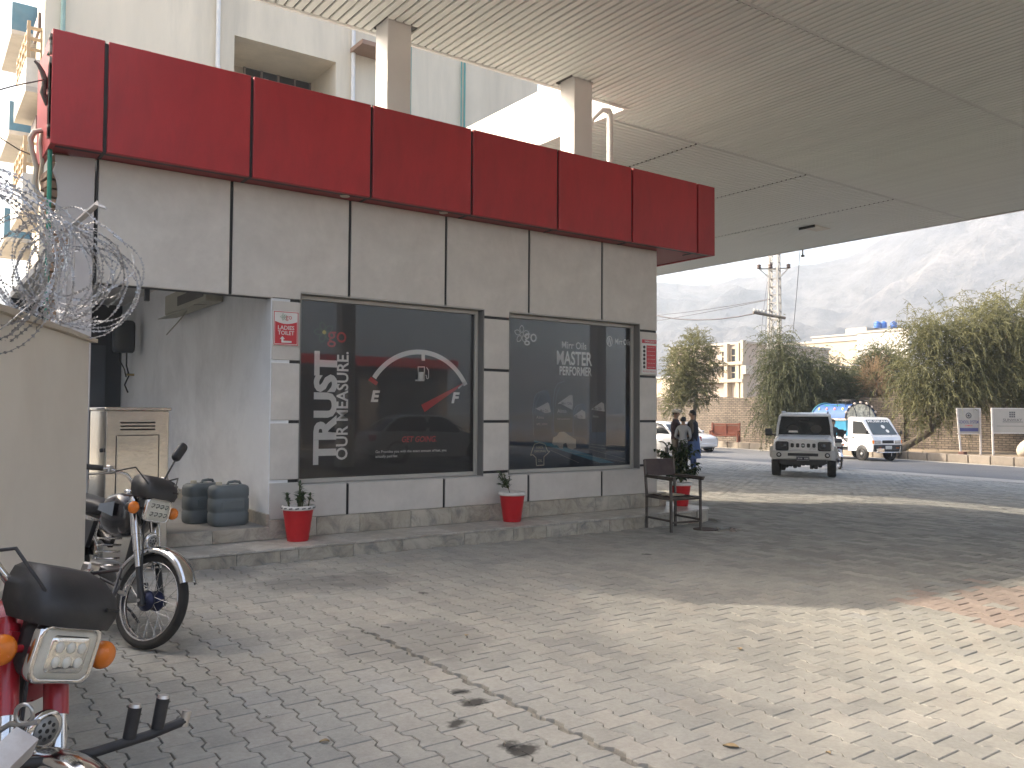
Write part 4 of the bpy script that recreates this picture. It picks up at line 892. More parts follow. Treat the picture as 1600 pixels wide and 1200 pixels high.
# instant water heater at the back, old split unit under the ceiling, hanging cable
WH = mat('dark_heater_enamel', (.055, .06, .065), .4)
gey = thing('water_heater', 'dark rounded water heater hung near the grille door', 'water heater', (2.70, 14.1, 2.35))
secs = []
for z, s in ((0, .82), (.03, .96), (.08, 1), (.42, 1), (.47, .95), (.50, .8)): secs.append([(s*.16*math.copysign(abs(math.cos(t))**.5, math.cos(t)), s*.12*math.copysign(abs(math.sin(t))**.5, math.sin(t)), z) for t in np.linspace(0, 2*math.pi, 20, endpoint=False)])
mb = MB(); mb.loft(secs); mb.build('casing', WH, gey)
mb = MB(); mb.tube([(.05, 0, 0), (.05, .0, -.2), (.09, 0, -.35), (.03, 0, -.5), (.08, 0, -.62)], .012, 6); mb.build('hose', BLACKJ, gey)
mb = MB(); mb.tube([(-.05, 0, 0), (-.05, .0, -.12), (.02, 0, -.25), (.05, 0, -.38)], .01, 6); mb.build('hose', BLACKJ, gey)
mb = MB(); mb.cyl((.05, -.02, -.34), (.16, -.02, -.34), .018); mb.build('valve', mat('brass_valve', (.3, .24, .12), .4, .8), gey)
ac = thing('air_conditioner', 'broken beige split air conditioner with its cover hanging under the passage ceiling', 'air conditioner', (2.95, 10.8, 2.72))
BE = mat('aged_beige_plastic', (.36, .35, .29), .6)
mb = MB(); mb.cbox(-.20, 0, -.95, .95, 0, .26, .012); mb.build('body', BE, ac)
mb = MB(); mb.box(-.205, -.2, -.85, .3, .06, .18); mb.build('open_slot', BLACKJ, ac)
mb = MB(); mb.loft([[(-.24, -.6, -.02), (-.02, -.6, .0), (-.02, -.6, .012), (-.24, -.6, -.008)], [(-.26, 1.05, -.05), (-.02, 1.05, -.01), (-.02, 1.05, .002), (-.26, 1.05, -.04)]], False); mb.build('loose_cover', BE, ac)
mb = MB(); mb.tube([(-.12, .1, 0), (-.14, .5, -.12), (-.16, 1.0, -.25)], .008, 5); mb.build('drain_hose', BE, ac)
mb = MB(); mb.cbox(2.38, 2.44, 11.2, 11.26, 2.83, 3.25, .004); mb.build('ceiling_bracket', mat('slate_steel', (.09, .10, .115), .5, .2), label='short dark bracket hanging from the passage ceiling', cat='bracket')
# ================================================================== motorbikes, chair, pots and small things near the camera
CHROME = mat('chrome', (.72, .71, .70), .14, 1.0, .06, 8, 0, 80, .25, (.22, .18, .14), 8, rvar=.08)
DCHR = mat('dull_chrome', (.45, .44, .43), .32, .9, .1, 8, 0, 80, .3, (.2, .17, .14), 6)
RUB = mat('tyre_rubber', (.022, .021, .020), .8, 0, .2, 12, .3, 90, .4, (.09, .08, .065), 5)
BPL = mat('black_plastic', (.022, .022, .024), .48, 0, .15, 9, .1, 90, .35, (.09, .085, .075), 4)
BKP = mat('black_tank_paint', (.012, .010, .012), .22, 0, .1, 4, coat=.6)
MRP = mat('maroon_paint', (.10, .012, .016), .28, 0, .1, 4, coat=.5); RDP = mat('bike_red_paint', (.42, .02, .03), .3, 0, .1, 5, 0, 80, .25, (.2, .05, .04), 6, coat=.4)
AMB = mat('amber_lens', (.75, .20, .02), .25, 0, .12, 20, .2, 60); LENS = mat('headlamp_lens', (.62, .60, .52), .12, 0, .08, 30, .3, 40); REFL = mat('lamp_reflector', (.78, .76, .70), .12, .85, .1, 10)
ENG = mat('engine_alloy', (.34, .34, .34), .42, .8, .2, 8, .2, 60, .5, (.06, .055, .05), 5); SEATM = mat('seat_vinyl', (.02, .02, .022), .5, 0, .1, 8)
def rrect(w, h, r, n=4):
    pts = []
    for cx, cy, a0 in ((w-r, h-r, 0), (-w+r, h-r, 90), (-w+r, -h+r, 180), (w-r, -h+r, 270)):
        for k in range(n+1): a = math.radians(a0+90*k/n); pts.append((cx+r*math.cos(a), cy+r*math.sin(a)))
    return pts
def motorbike(label, loc, heading, lean, body, shroud, near=False, group=None, steer=0.0):
    """Small 70cc commuter motorcycle; x forward, origin under the front axle."""
    o = thing('motorbike', label, 'motorbike', loc, heading, group); o.rotation_euler = (lean, 0, heading)
    sp = o
    R = .275; A = Vector((0, 0, R)); H = Vector((-.27, 0, .86)); fd = (H-A).normalized()
    SM = Matrix.Translation(H) @ Matrix.Rotation(steer, 4, fd) @ Matrix.Translation(-H); st = [True]
    def part(mb, nm, mt, parent=None):
        if st[0] and steer: mb.v = [tuple(SM @ Vector(v)) for v in mb.v]
        return mb.build(nm, mt, parent or o)
    def wheel(x):
        mb = MB(); prof = []
        for k in range(13): t = math.pi*(k/12)-math.pi/2; prof.append((R-.028+.028*math.cos(t*1.0)*(1 if abs(t) < 1.2 else .9), .030*math.sin(t)))
        mb.lathe([(R-.052, -.020)]+prof+[(R-.052, .020)], (x, 0, R), 'y', 40, close=False); w = part(mb, 'wheel', RUB)
        mb = MB(); mb.lathe([(R-.056, -.022), (R-.048, -.026), (R-.046, -.020), (R-.062, -.008), (R-.062, .008), (R-.046, .020), (R-.048, .026), (R-.056, .022)], (x, 0, R), 'y', 40, close=False); part(mb, 'rim', CHROME, w)
        mb = MB(); mb.lathe([(.012, -.07), (.03, -.06), (.06, -.045), (.06, -.03), (.035, -.02), (.035, .02), (.06, .03), (.06, .045), (.02, .06), (.012, .07)], (x, 0, R), 'y', 24); part(mb, 'hub', mat('blue_black_hub', (.02, .025, .06), .35, .5), w)
        mb = MB()
        for k in range(36):
            a = 2*math.pi*k/36; b = a+(.55 if k % 4 < 2 else -.55); s = .036 if k % 2 else -.036
            mb.cyl((x+.055*math.cos(b), s, R+.055*math.sin(b)), (x+(R-.060)*math.cos(a), s*.15, R+(R-.060)*math.sin(a)), .0015, n=4, caps=False)
        part(mb, 'spoke', CHROME, w).__setitem__('kind', 'stuff')
    wheel(0.0)
    # forks
    for s in (-1, 1):
        mb = MB(); y = .075*s
        P0 = A+Vector((0, y, 0)); mb.cyl(P0-fd*.02, P0+fd*.20, .019, .019, 14); mb.cyl(P0-fd*.03+Vector((0, 0, 0)), P0+fd*.03, .024, .022, 12); f = part(mb, 'fork_lower', BPL if not near else CHROME)
        mb = MB(); mb.cyl(P0+fd*.20, P0+fd*.30, .021, .0225, 16); mb.cyl(P0+fd*.30, P0+fd*.40, .026, .026, 16); part(mb, 'fork_tube', CHROME)
        mb = MB(); mb.cyl(P0+fd*.40, P0+fd*.62, .030, .030, 16); mb.cyl(P0+fd*.615, P0+fd*.64, .022, .020, 12); part(mb, 'fork_shroud', shroud)
    mb = MB(); c = A+fd*.60; mb.loft([[c+Vector((x, y, z)) for x, y in ((.045, -.10), (.045, .10), (-.05, .055), (-.05, -.055))] for z in (-.012, .012)], False); part(mb, 'top_clamp', shroud if near else DCHR)
    mb = MB(); mb.cyl(A+Vector((0, -.10, 0)), A+Vector((0, .10, 0)), .010, n=10); mb.cyl(A+Vector((0, .085, 0)), A+Vector((0, .115, 0)), .017, n=6); part(mb, 'axle', DCHR)
    # front fender
    def fender(x, a0, a1, r, w, nm, mt):
        mb = MB(); secs = []
        for a in np.linspace(math.radians(a0), math.radians(a1), 18):
            ca, sa = math.cos(a), math.sin(a); secs.append([(x+(r+d)*ca, y, R+(r+d)*sa) for y, d in ((-w, -.030), (-w*.92, -.010), (-w*.6, .006), (0, .012), (w*.6, .006), (w*.92, -.010), (w, -.030), (w*.9, -.032), (w*.85, -.013), (0, .008), (-w*.85, -.013), (-w*.9, -.032))])
        mb.loft(secs); return part(mb, nm, mt)
    fender(0, 28, 165, R+.035, .062, 'front_fender', CHROME)
    # headlamp: rounded rectangular bucket, chrome ring, ribbed glass
    hc = Vector((-.13, 0, .80)); tilt = -.10
    def front(u, v, d): return hc+Vector((d*math.cos(tilt)-v*math.sin(tilt)*-1*0, u, v+d*math.sin(tilt)))
    mb = MB(); mb.loft([[front(u*s, v*s, d) for u, v in rrect(.092, .068, .028)] for s, d in ((.45, -.10), (.8, -.085), (1, -.04), (1.02, .0))]); hl = part(mb, 'headlamp', BPL)
    mb = MB(); mb.loft([[front(u*s, v*s, d) for u, v in rrect(.095, .071, .030)] for s, d in ((1.0, -.012), (1.03, -.004), (1.03, .010), (.95, .016), (.87, .012))], caps=False); part(mb, 'lamp_ring', CHROME, hl)
    mb = MB(); mb.loft([[front(u*s, v*s, d) for u, v in rrect(.085, .062, .024)] for s, d in ((1.0, .009), (.9, .014), (.5, .017))]); part(mb, 'lamp_glass', LENS, hl)
    mb = MB()
    if near:
        mb.loft([[front(u*s, v*s, d) for u, v in rrect(.055, .042, .012)] for s, d in ((1.08, .016), (1.0, .021), (.6, .0215))]); part(mb, 'led_cluster', REFL, hl)
        mb = MB()
        for i in range(3):
            for j in range(2): p = front((i-1)*.034, (j-.5)*.036, .022); mb.ball(p, (.005, .014, .014), 10, 6)
        part(mb, 'led', mat('led_dome', (.72, .70, .62), .15), hl).__setitem__('kind', 'stuff')
    else:
        for i in range(4):
            for j in range(2):
                p = front((i-1.5)*.036, (j-.5)*.05, .016); mb.tube([p+Vector((.004, -.010, .010)), p+Vector((.004, .008, .012)), p+Vector((.004, .010, 0)), p+Vector((.004, -.008, -.012)), p+Vector((.004, -.012, -.004))], .0028, 4)
        part(mb, 'led', mat('led_dark_edge', (.10, .095, .08), .3), hl).__setitem__('kind', 'stuff')
    # horn
    hp = A+fd*.40+Vector((.055, 0, -.02)); mb = MB(); mb.lathe([(.02, -.035), (.035, -.03), (.048, -.008), (.050, .0), (.048, .006), (.036, .008)], hp, 'x', 24); hn = part(mb, 'horn', CHROME)
    mb = MB(); mb.lathe([(.0, .0085), (.034, .0088), (.034, .0105), (.0, .012)], hp, 'x', 20, close=False); part(mb, 'horn_grille', mat('horn_grey', (.30, .30, .29), .5, .3), hn)
    mb = MB()
    for k in range(8): a = k*math.pi/4; mb.cyl(hp+Vector((.0105, .020*math.cos(a), .020*math.sin(a))), hp+Vector((.0118, .020*math.cos(a), .020*math.sin(a))), .0052, n=8)
    mb.cyl(hp+Vector((.0112, 0, 0)), hp+Vector((.0128, 0, 0)), .006, n=8); part(mb, 'horn_slot', BPL, hn).__setitem__('kind', 'stuff')
    # indicators on stalks
    for s in (-1, 1):
        ip = Vector((-.16, s*.155, .795)); mb = MB(); mb.cyl((-.17, s*.08, .80), (-.163, s*.125, .797), .010, n=8); mb.lathe([(.012, -.055), (.028, -.04), (.035, -.015), (.036, .0)], ip, 'x', 16); ind = part(mb, 'indicator', shroud if near else BPL)
        mb = MB(); mb.lathe([(.037, -.001), (.037, .006), (.033, .016), (.020, .024), (.0, .027)], ip, 'x', 18, close=False); part(mb, 'indicator_lens', AMB, ind)
    # handlebar with grips, levers
    hb = [Vector((-.42, -.34, .985)), Vector((-.36, -.22, 1.0)), Vector((-.30, -.14, .985)), Vector((-.265, -.07, .915)), Vector((-.26, .07, .915)), Vector((-.30, .14, .985)), Vector((-.36, .22, 1.0)), Vector((-.42, .34, .985))]
    mb = MB(); mb.tube(hb, .011, 10); bar = part(mb, 'handlebar', CHROME)
    for s in (-1, 1):
        mb = MB(); mb.cyl((-.378, s*.255, .997), (-.425, s*.36, .984), .017, .018, 12); part(mb, 'grip', BPL, bar)
        mb = MB(); mb.cbox(-.38, -.345, s*.215-.022, s*.215+.022, .975, 1.02, .006); mb.tube([(-.33, s*.20, .985), (-.315, s*.24, .975), (-.345, s*.33, .95), (-.355, s*.36, .945)], [.009, .008, .006, .008], 6); part(mb, 'lever', DCHR, bar)
    # mirror on the rider's left
    def mirror(s):
        mb = MB(); mb.tube([(-.35, s*.20, 1.0), (-.33, s*.22, 1.10), (-.34, s*.25, 1.16)], .006, 6); m_ = part(mb, 'mirror', BPL)
        mb = MB(); c = Vector((-.345, s*.268, 1.20)); mb.loft([[c+Vector((d, s*(u*.75+v*.45)*k, (v*.9-u*.35)*k)) for u, v in rrect(.042, .070, .035)] for k, d in ((.6, .018), (.95, .010), (1, -.002), (.93, -.010))]); part(mb, 'mirror_head', BPL, m_)
    if not near: mirror(1)
    # visor fairing over the meter
    mb = MB(); vs_ = []
    for z, xf, w, xb in ((.865, -.095, .115, -.25), (.90, -.088, .128, -.27), (.945, -.105, .128, -.28), (.985, -.15, .105, -.29), (1.00, -.19, .08, -.285)):
        vs_.append([Vector((xb, -w*.85, z)), Vector((xf-.035, -w, z)), Vector((xf-.008, -w*.8, z)), Vector((xf, -w*.35, z)), Vector((xf, w*.35, z)), Vector((xf-.008, w*.8, z)), Vector((xf-.035, w, z)), Vector((xb, w*.85, z))])
    mb.loft(vs_, True); vz = part(mb, 'meter_visor', BPL)
    mb = MB(); mb.box(-.092, -.086, .055, .095, .915, .923); part(mb, 'visor_slot', BLACKJ, vz)
    # cables
    for s, pts in ((1, [(-.34, .20, .99), (-.20, .17, 1.02), (-.13, .10, .95), (-.18, .06, .85), (-.25, .04, .72)]), (-1, [(-.34, -.20, .99), (-.18, -.19, 1.03), (-.12, -.10, .93), (-.16, -.07, .80), (-.05, -.08, .45), (-.01, -.08, .31)]), (1, [(-.36, .22, .99), (-.24, .22, .97), (-.17, .12, .86), (-.28, .05, .70)])):
        mb = MB(); mb.tube(pts, .005, 6); part(mb, 'control_cable', BPL)
    for k in range(7):
        y0 = -.06+.02*k; mb = MB(); mb.tube([(-.20, y0, .90), (-.15+.01*(k % 3), y0*1.3, .875-.01*(k % 2)), (-.18, y0*.7, .83), (-.24, y0*.4, .78)], .0045, 5); part(mb, 'lamp_wire', BPL)
    mb = MB(); mb.cbox(-.22, -.12, -.05, .05, .845, .872, .006); part(mb, 'lamp_bracket', DCHR)
    # tank, seat, side cover, frame
    st[0] = False; wheel(-1.2); fender(-1.2, 30, 200, R+.05, .075, 'rear_fender', CHROME)
    def ring(x, w, zt, zb, p=.6): return [(x, w*math.copysign(abs(math.cos(t))**p, math.cos(t)), (zt+zb)/2+(zt-zb)/2*math.copysign(abs(math.sin(t))**p, math.sin(t))) for t in np.linspace(0, 2*math.pi, 20, endpoint=False)]
    mb = MB(); mb.loft([ring(-.29, .05, .80, .68), ring(-.32, .10, .86, .63), ring(-.42, .125, .885, .60), ring(-.55, .12, .87, .61), ring(-.66, .085, .80, .64), ring(-.70, .05, .75, .66)]); tk = part(mb, 'fuel_tank', body)
    for s in (-1, 1):
        mb = MB(); mb.loft([[(-.36, s*.131, .83), (-.60, s*.118, .80), (-.60, s*.122, .76), (-.36, s*.134, .74)], [(-.36, s*.134, .83), (-.60, s*.121, .80), (-.60, s*.125, .76), (-.36, s*.137, .74)]], False); part(mb, 'tank_stripe', mat('tank_decal', (.12, .14, .17), .4), tk)
    mb = MB(); mb.lathe([(.035, 0), (.036, .012), (.03, .018)], (-.46, 0, .884), n=16); part(mb, 'fuel_cap', CHROME, tk)
    mb = MB(); mb.loft([ring(-.66, .10, .80, .74), ring(-.72, .125, .82, .72), ring(-1.0, .125, .815, .72), ring(-1.28, .115, .835, .74), ring(-1.34, .09, .82, .76)]); part(mb, 'seat', SEATM)
    mb = MB(); mb.tube([(-.27, 0, .86), (-.31, 0, .62), (-.40, 0, .35), (-.62, 0, .27), (-.85, 0, .32)], .022, 8); mb.tube([(-.30, 0, .72), (-.7, .04, .70), (-1.3, .06, .74)], .018, 8); mb.tube([(-.7, -.04, .70), (-1.3, -.06, .74)], .016, 8); part(mb, 'frame', BPL)
    for s in (-1, 1):
        mb = MB(); mb.loft([[(x, s*(.09 if k else .06), z) for x, z in ((-.72, .68), (-.98, .68), (-1.0, .56), (-.80, .50))] for k in (0, 1)], False); part(mb, 'side_cover', body)
        mb = MB(); mb.cyl((-1.2, s*.11, .30), (-1.12, s*.11, .68), .022, n=10); mb.tube([Vector((-1.2, s*.11, .34)).lerp(Vector((-1.13, s*.11, .62)), t)+Vector((.026*math.cos(t*60), .026*math.sin(t*60), 0)) for t in np.linspace(0, 1, 60)], .005, 5); part(mb, 'shock_absorber', CHROME)
        mb = MB(); mb.cyl((-.62, s*.08, .27), (-.62, s*.27, .27), .011, n=8); mb.cyl((-.62, s*.17, .27), (-.62, s*.27, .27), .019, n=10); part(mb, 'footrest', RUB)
    # engine with finned horizontal cylinder, leg-shield fins
    mb = MB(); mb.loft([ring(-.78, .07, .40, .20), ring(-.72, .11, .44, .17), ring(-.55, .12, .43, .16), ring(-.46, .10, .38, .19), ring(-.43, .06, .34, .22)]); en = part(mb, 'engine_case', ENG)
    for k in range(7):
        mb = MB(); x = -.42+k*.022; mb.cbox(x, x+.008, -.075, .075, .22, .36, .003); part(mb, 'cooling_fin', ENG, en)
    mb = MB(); mb.cyl((-.28, 0, .29), (-.25, 0, .29), .07, .05, 16); part(mb, 'cylinder_head', ENG, en)
    for k in range(9):
        mb = MB(); z = .28+k*.040; mb.cbox(-.36, -.345, -.21, -.06, z, z+.012, .003); part(mb, 'guard_bar', CHROME)
    for k in range(6):
        mb = MB(); z = .42+k*.024; mb.cbox(-.33, -.315, .07, .13, z, z+.010, .002); part(mb, 'guard_bar', CHROME)
    mb = MB(); mb.tube([(-.27, -.04, .24), (-.28, -.08, .17), (-.45, -.13, .14), (-.75, -.15, .17), (-.85, -.155, .20), (-1.45, -.17, .30)], [.018, .018, .018, .022, .036, .040], 12); part(mb, 'exhaust', CHROME)
    mb = MB(); mb.cbox(-1.25, -.72, .085, .115, .22, .33, .02); part(mb, 'chain_case', BPL)
    mb = MB(); mb.tube([(-.72, .10, .20), (-.66, .20, .10), (-.62, .26, .012)], .009, 6); part(mb, 'side_stand', BPL)
    mb = MB(); mb.cbox(-1.50, -1.44, -.06, .06, .56, .66, .015); part(mb, 'tail_lamp', mat('red_lens', (.35, .01, .01), .25))
    return o
motorbike('black motorbike with chrome fender beside the stainless generator cabinet', (1.17, 5.30, gz(1.2)), math.radians(-77), -.11, BKP, CHROME, steer=math.radians(18))
ang, ln, ste = math.radians(-80), -.13, math.radians(24)
hw = ond(108, 1004, 2.12); A_ = Vector((0, 0, .275)); H_ = Vector((-.27, 0, .86)); fd_ = (H_-A_).normalized()
off = Matrix.Translation(H_) @ Matrix.Rotation(ste, 4, fd_) @ Matrix.Translation(-H_) @ Vector((-.11, 0, .80)); rot = Matrix.Rotation(ang, 3, 'Z') @ Matrix.Rotation(ln, 3, 'X'); c = hw-rot@off
c.z = gz(0)
b1 = motorbike('red motorbike with black visor and crash bar close beside the boundary wall', c, ang, ln, RDP, RDP, True, steer=ste)
# its crash bar with pegs and wire foot guard
mb = MB(); mb.tube([(-.04, -.12, .575), (-.02, .0, .57), (-.02, .10, .575), (-.02, .24, .60), (-.02, .33, .625)], .013, 8); cbar = mb.build('crash_bar', BPL, b1)
for y, z in ((.19, .60), (.26, .615)):
    mb = MB(); mb.cyl((-.02, y, z), (-.02, y+.004, z+.075), .016, .0165, 14); mb.build('peg', BPL, cbar)
    mb = MB(); mb.cyl((-.02, y+.004, z+.075), (-.02, y+.0045, z+.083), .0155, .013, 14); mb.build('peg_cap', mat('worn_steel', (.55, .52, .48), .35, .8), cbar)
mb = MB(); mb.cyl((-.02, .33, .613), (-.02, .335, .650), .013, .012, 10); mb.build('bar_end', mat('worn_steel', (.55, .52, .48), .35, .8), cbar)
mb = MB()
for k in range(6): mb.cyl((-.10, .10+k*.032, .36), (-.10, .10+k*.032, .47), .0015, n=4)
for k in range(4): mb.cyl((-.10, .09, .36+k*.035), (-.10, .27, .36+k*.035), .0015, n=4)
mb.build('wire_guard', CHROME, b1)
# white painted bracket with eye bolt at the very edge of the picture
wb = thing('white_bracket', 'chipped white painted timber end with a wire eye beside the red motorbike', 'bracket', onz(-5, 1260, .6)); a = Vector(wb.location)
p0, p1 = ond(-70, 1262, 1.55)-a, ond(38, 1158, 1.72)-a; d_ = (p1-p0).normalized(); s1 = (FW-d_*FW.dot(d_)).normalized(); s2 = d_.cross(s1)
mb = MB(); mb.loft([[p+s1*u+s2*v for u, v in ((-.025, -.026), (.025, -.026), (.025, .026), (-.025, .026))] for p in (p0, p1)], False); mb.build('timber', WP, wb)
mb = MB(); q = p1+UP*.035; mb.tube([q+RT*(.018*math.cos(t))+UP*(.02+.02*math.sin(t)) for t in np.linspace(-1.5, 4.8, 16)], .0045, 6); mb.tube([q-RT*.06+UP*-.02, q-RT*.03+UP*.0, q, q+RT*.03+UP*.005], .006, 6); mb.build('eye_bolt', DCHR, wb)
mb = MB(); w_ = ond(-40, 1500, 1.6)-a; mb.cbox(w_.x-.04, w_.x+.04, w_.y-.03, w_.y+.03, -a.z, p0.z, .006); mb.build('leg', WP, wb)
# ---- chair on the paving beside the step
CHF = mat('worn_brown_steel', (.10, .085, .075), .5, .5, .25, 15, .2, 60, .5, (.22, .19, .16), 8); CHV = mat('maroon_vinyl', (.035, .016, .015), .55, 0, .2, 6, .1, 40, .3, (.12, .09, .07), 5)
ch = thing('armchair', 'old brown steel armchair with torn maroon backrest beside the step', 'chair', (7.80, 7.36, gz(7.8)), math.radians(-9))
w, d = .225, .25; sq = .013
def bar(mb, p, q, r=sq):
    p, q = Vector(p), Vector(q); dd = (q-p).normalized(); u = dd.orthogonal().normalized() if abs(dd.z) < .9 else Vector((1, 0, 0)); v = dd.cross(u)
    mb.loft([[c+u*a+v*b for a, b in ((-r, -r), (r, -r), (r, r), (-r, r))] for c in (p, q)], False)
for sx in (-1, 1):
    mb = MB(); bar(mb, (sx*w, -d-.02*0, 0), (sx*w, -d+.01, .63)); mb.build('leg', CHF, ch)
    mb = MB(); bar(mb, (sx*w, d, 0), (sx*w, d+.0, .42)); bar(mb, (sx*w, d, .42), (sx*w, d+.05, .86)); mb.build('leg', CHF, ch)
    mb = MB(); bar(mb, (sx*w, -d-.05, .645), (sx*w, d+.02, .655), .014); mb.cbox(sx*w-.022, sx*w+.022, -d-.06, d-.02, .655, .675, .006); mb.build('armrest', CHF, ch)
    mb = MB(); bar(mb, (sx*w, -d, .14), (sx*w, d, .14), .009); mb.build('stretcher', CHF, ch)
mb = MB(); bar(mb, (-w, -d+.005, .405), (w, -d+.005, .405)); bar(mb, (-w, d, .405), (w, d, .405)); bar(mb, (-w, -d, .405), (-w, d, .405)); bar(mb, (w, -d, .405), (w, d, .405)); mb.build('seat_frame', CHF, ch)
mb = MB(); bar(mb, (-w, -d+.004, .12), (w, -d+.004, .12), .009); mb.build('stretcher', CHF, ch)
mb = MB(); n_ = 6; mb.loft([[(x, y, .425+.010*math.sin(i*2.1)+.008*math.sin(x*22)-(.02 if abs(x) < .1 else 0)) for x in np.linspace(-w+.02, w-.02, 9)]+[(x, y, .40) for x in np.linspace(w-.02, -w+.02, 9)] for i, y in enumerate(np.linspace(-d+.02, d-.02, n_))], False); mb.build('seat', CHV, ch)
mb = MB(); mb.loft([[(x, d+.01+.025*(z-.64)/.1+.018*(x/w)**2*-1+.0, z) for x in np.linspace(-w+.016, w-.016, 9)]+[(x, d+.035+.025*(z-.64)/.1-.018*(x/w)**2, z) for x in np.linspace(w-.016, -w+.016, 9)] for z in np.linspace(.655, .865, 6)], False); mb.build('backrest', CHV, ch)
CARD = mat('torn_cardboard', (.42, .35, .25), .9, 0, .15, 12)
mb = MB(); pts = [(-.20, -.16), (-.08, -.20), (.03, -.17), (.10, -.10), (.06, .05), (-.05, .10), (-.16, .04), (-.21, -.05)]; mb.prism([(x, y) for x, y in pts], .438, .444, 'xy')
pc = mb.build('cardboard_scrap', CARD, label='torn scrap of cardboard lying on the steel armchair seat', cat='cardboard'); pc.location = ch.location; pc.rotation_euler = ch.rotation_euler
# ---- potted plants in painted buckets
PRED = mat('red_bucket_paint', (.52, .014, .02), .45, 0, .12, 5, .1, 30, .25, (.32, .02, .03), 4); PWH = mat('white_rim_paint', (.66, .64, .60), .55, 0, .08, 12, .15, 60, .35, (.35, .30, .26), 10); SOIL = mat('pot_soil', (.05, .04, .03), 1.0, 0, .4, 30, .8, 60)
LF1 = leafmat('succulent_leaf', (.035, .075, .030), (.085, .13, .06)); LF2 = leafmat('shrub_leaf', (.03, .06, .022), (.09, .13, .045)); LF3 = leafmat('dark_leaf', (.012, .03, .012), (.035, .065, .025))
def leaves_mesh(name, leaves, m_, parent, fold=.25):
    """leaves: (base, direction, normal, length, width, tone)"""
    V, Fc, tone = [], [], []
    for b, dr, nr, L, W, t in leaves:
        b, dr, nr = Vector(b), Vector(dr).normalized(), Vector(nr); sd = dr.cross(nr); sd = sd.normalized() if sd.length > 1e-6 else dr.orthogonal().normalized(); nr = sd.cross(dr); o_ = len(V)
        for f_, wf, up in ((0, .12, 0), (.3, 1, .06), (.65, .85, .05), (1, 0.02, -.10)):
            c = b+dr*L*f_+nr*L*up
            V += [tuple(c+sd*W*wf+nr*W*fold*wf), tuple(c), tuple(c-sd*W*wf+nr*W*fold*wf)]
        for k in range(3): Fc += [(o_+k*3, o_+k*3+1, o_+k*3+4, o_+k*3+3), (o_+k*3+1, o_+k*3+2, o_+k*3+5, o_+k*3+4)]; tone += [t, t]
    me = bpy.data.meshes.new(name); me.from_pydata(V, [], Fc); me.materials.append(m_); me.attributes.new('tone', 'FLOAT', 'FACE').data.foreach_set('value', tone)
    me.polygons.foreach_set('use_smooth', [True]*len(Fc)); return link(name, me, parent)
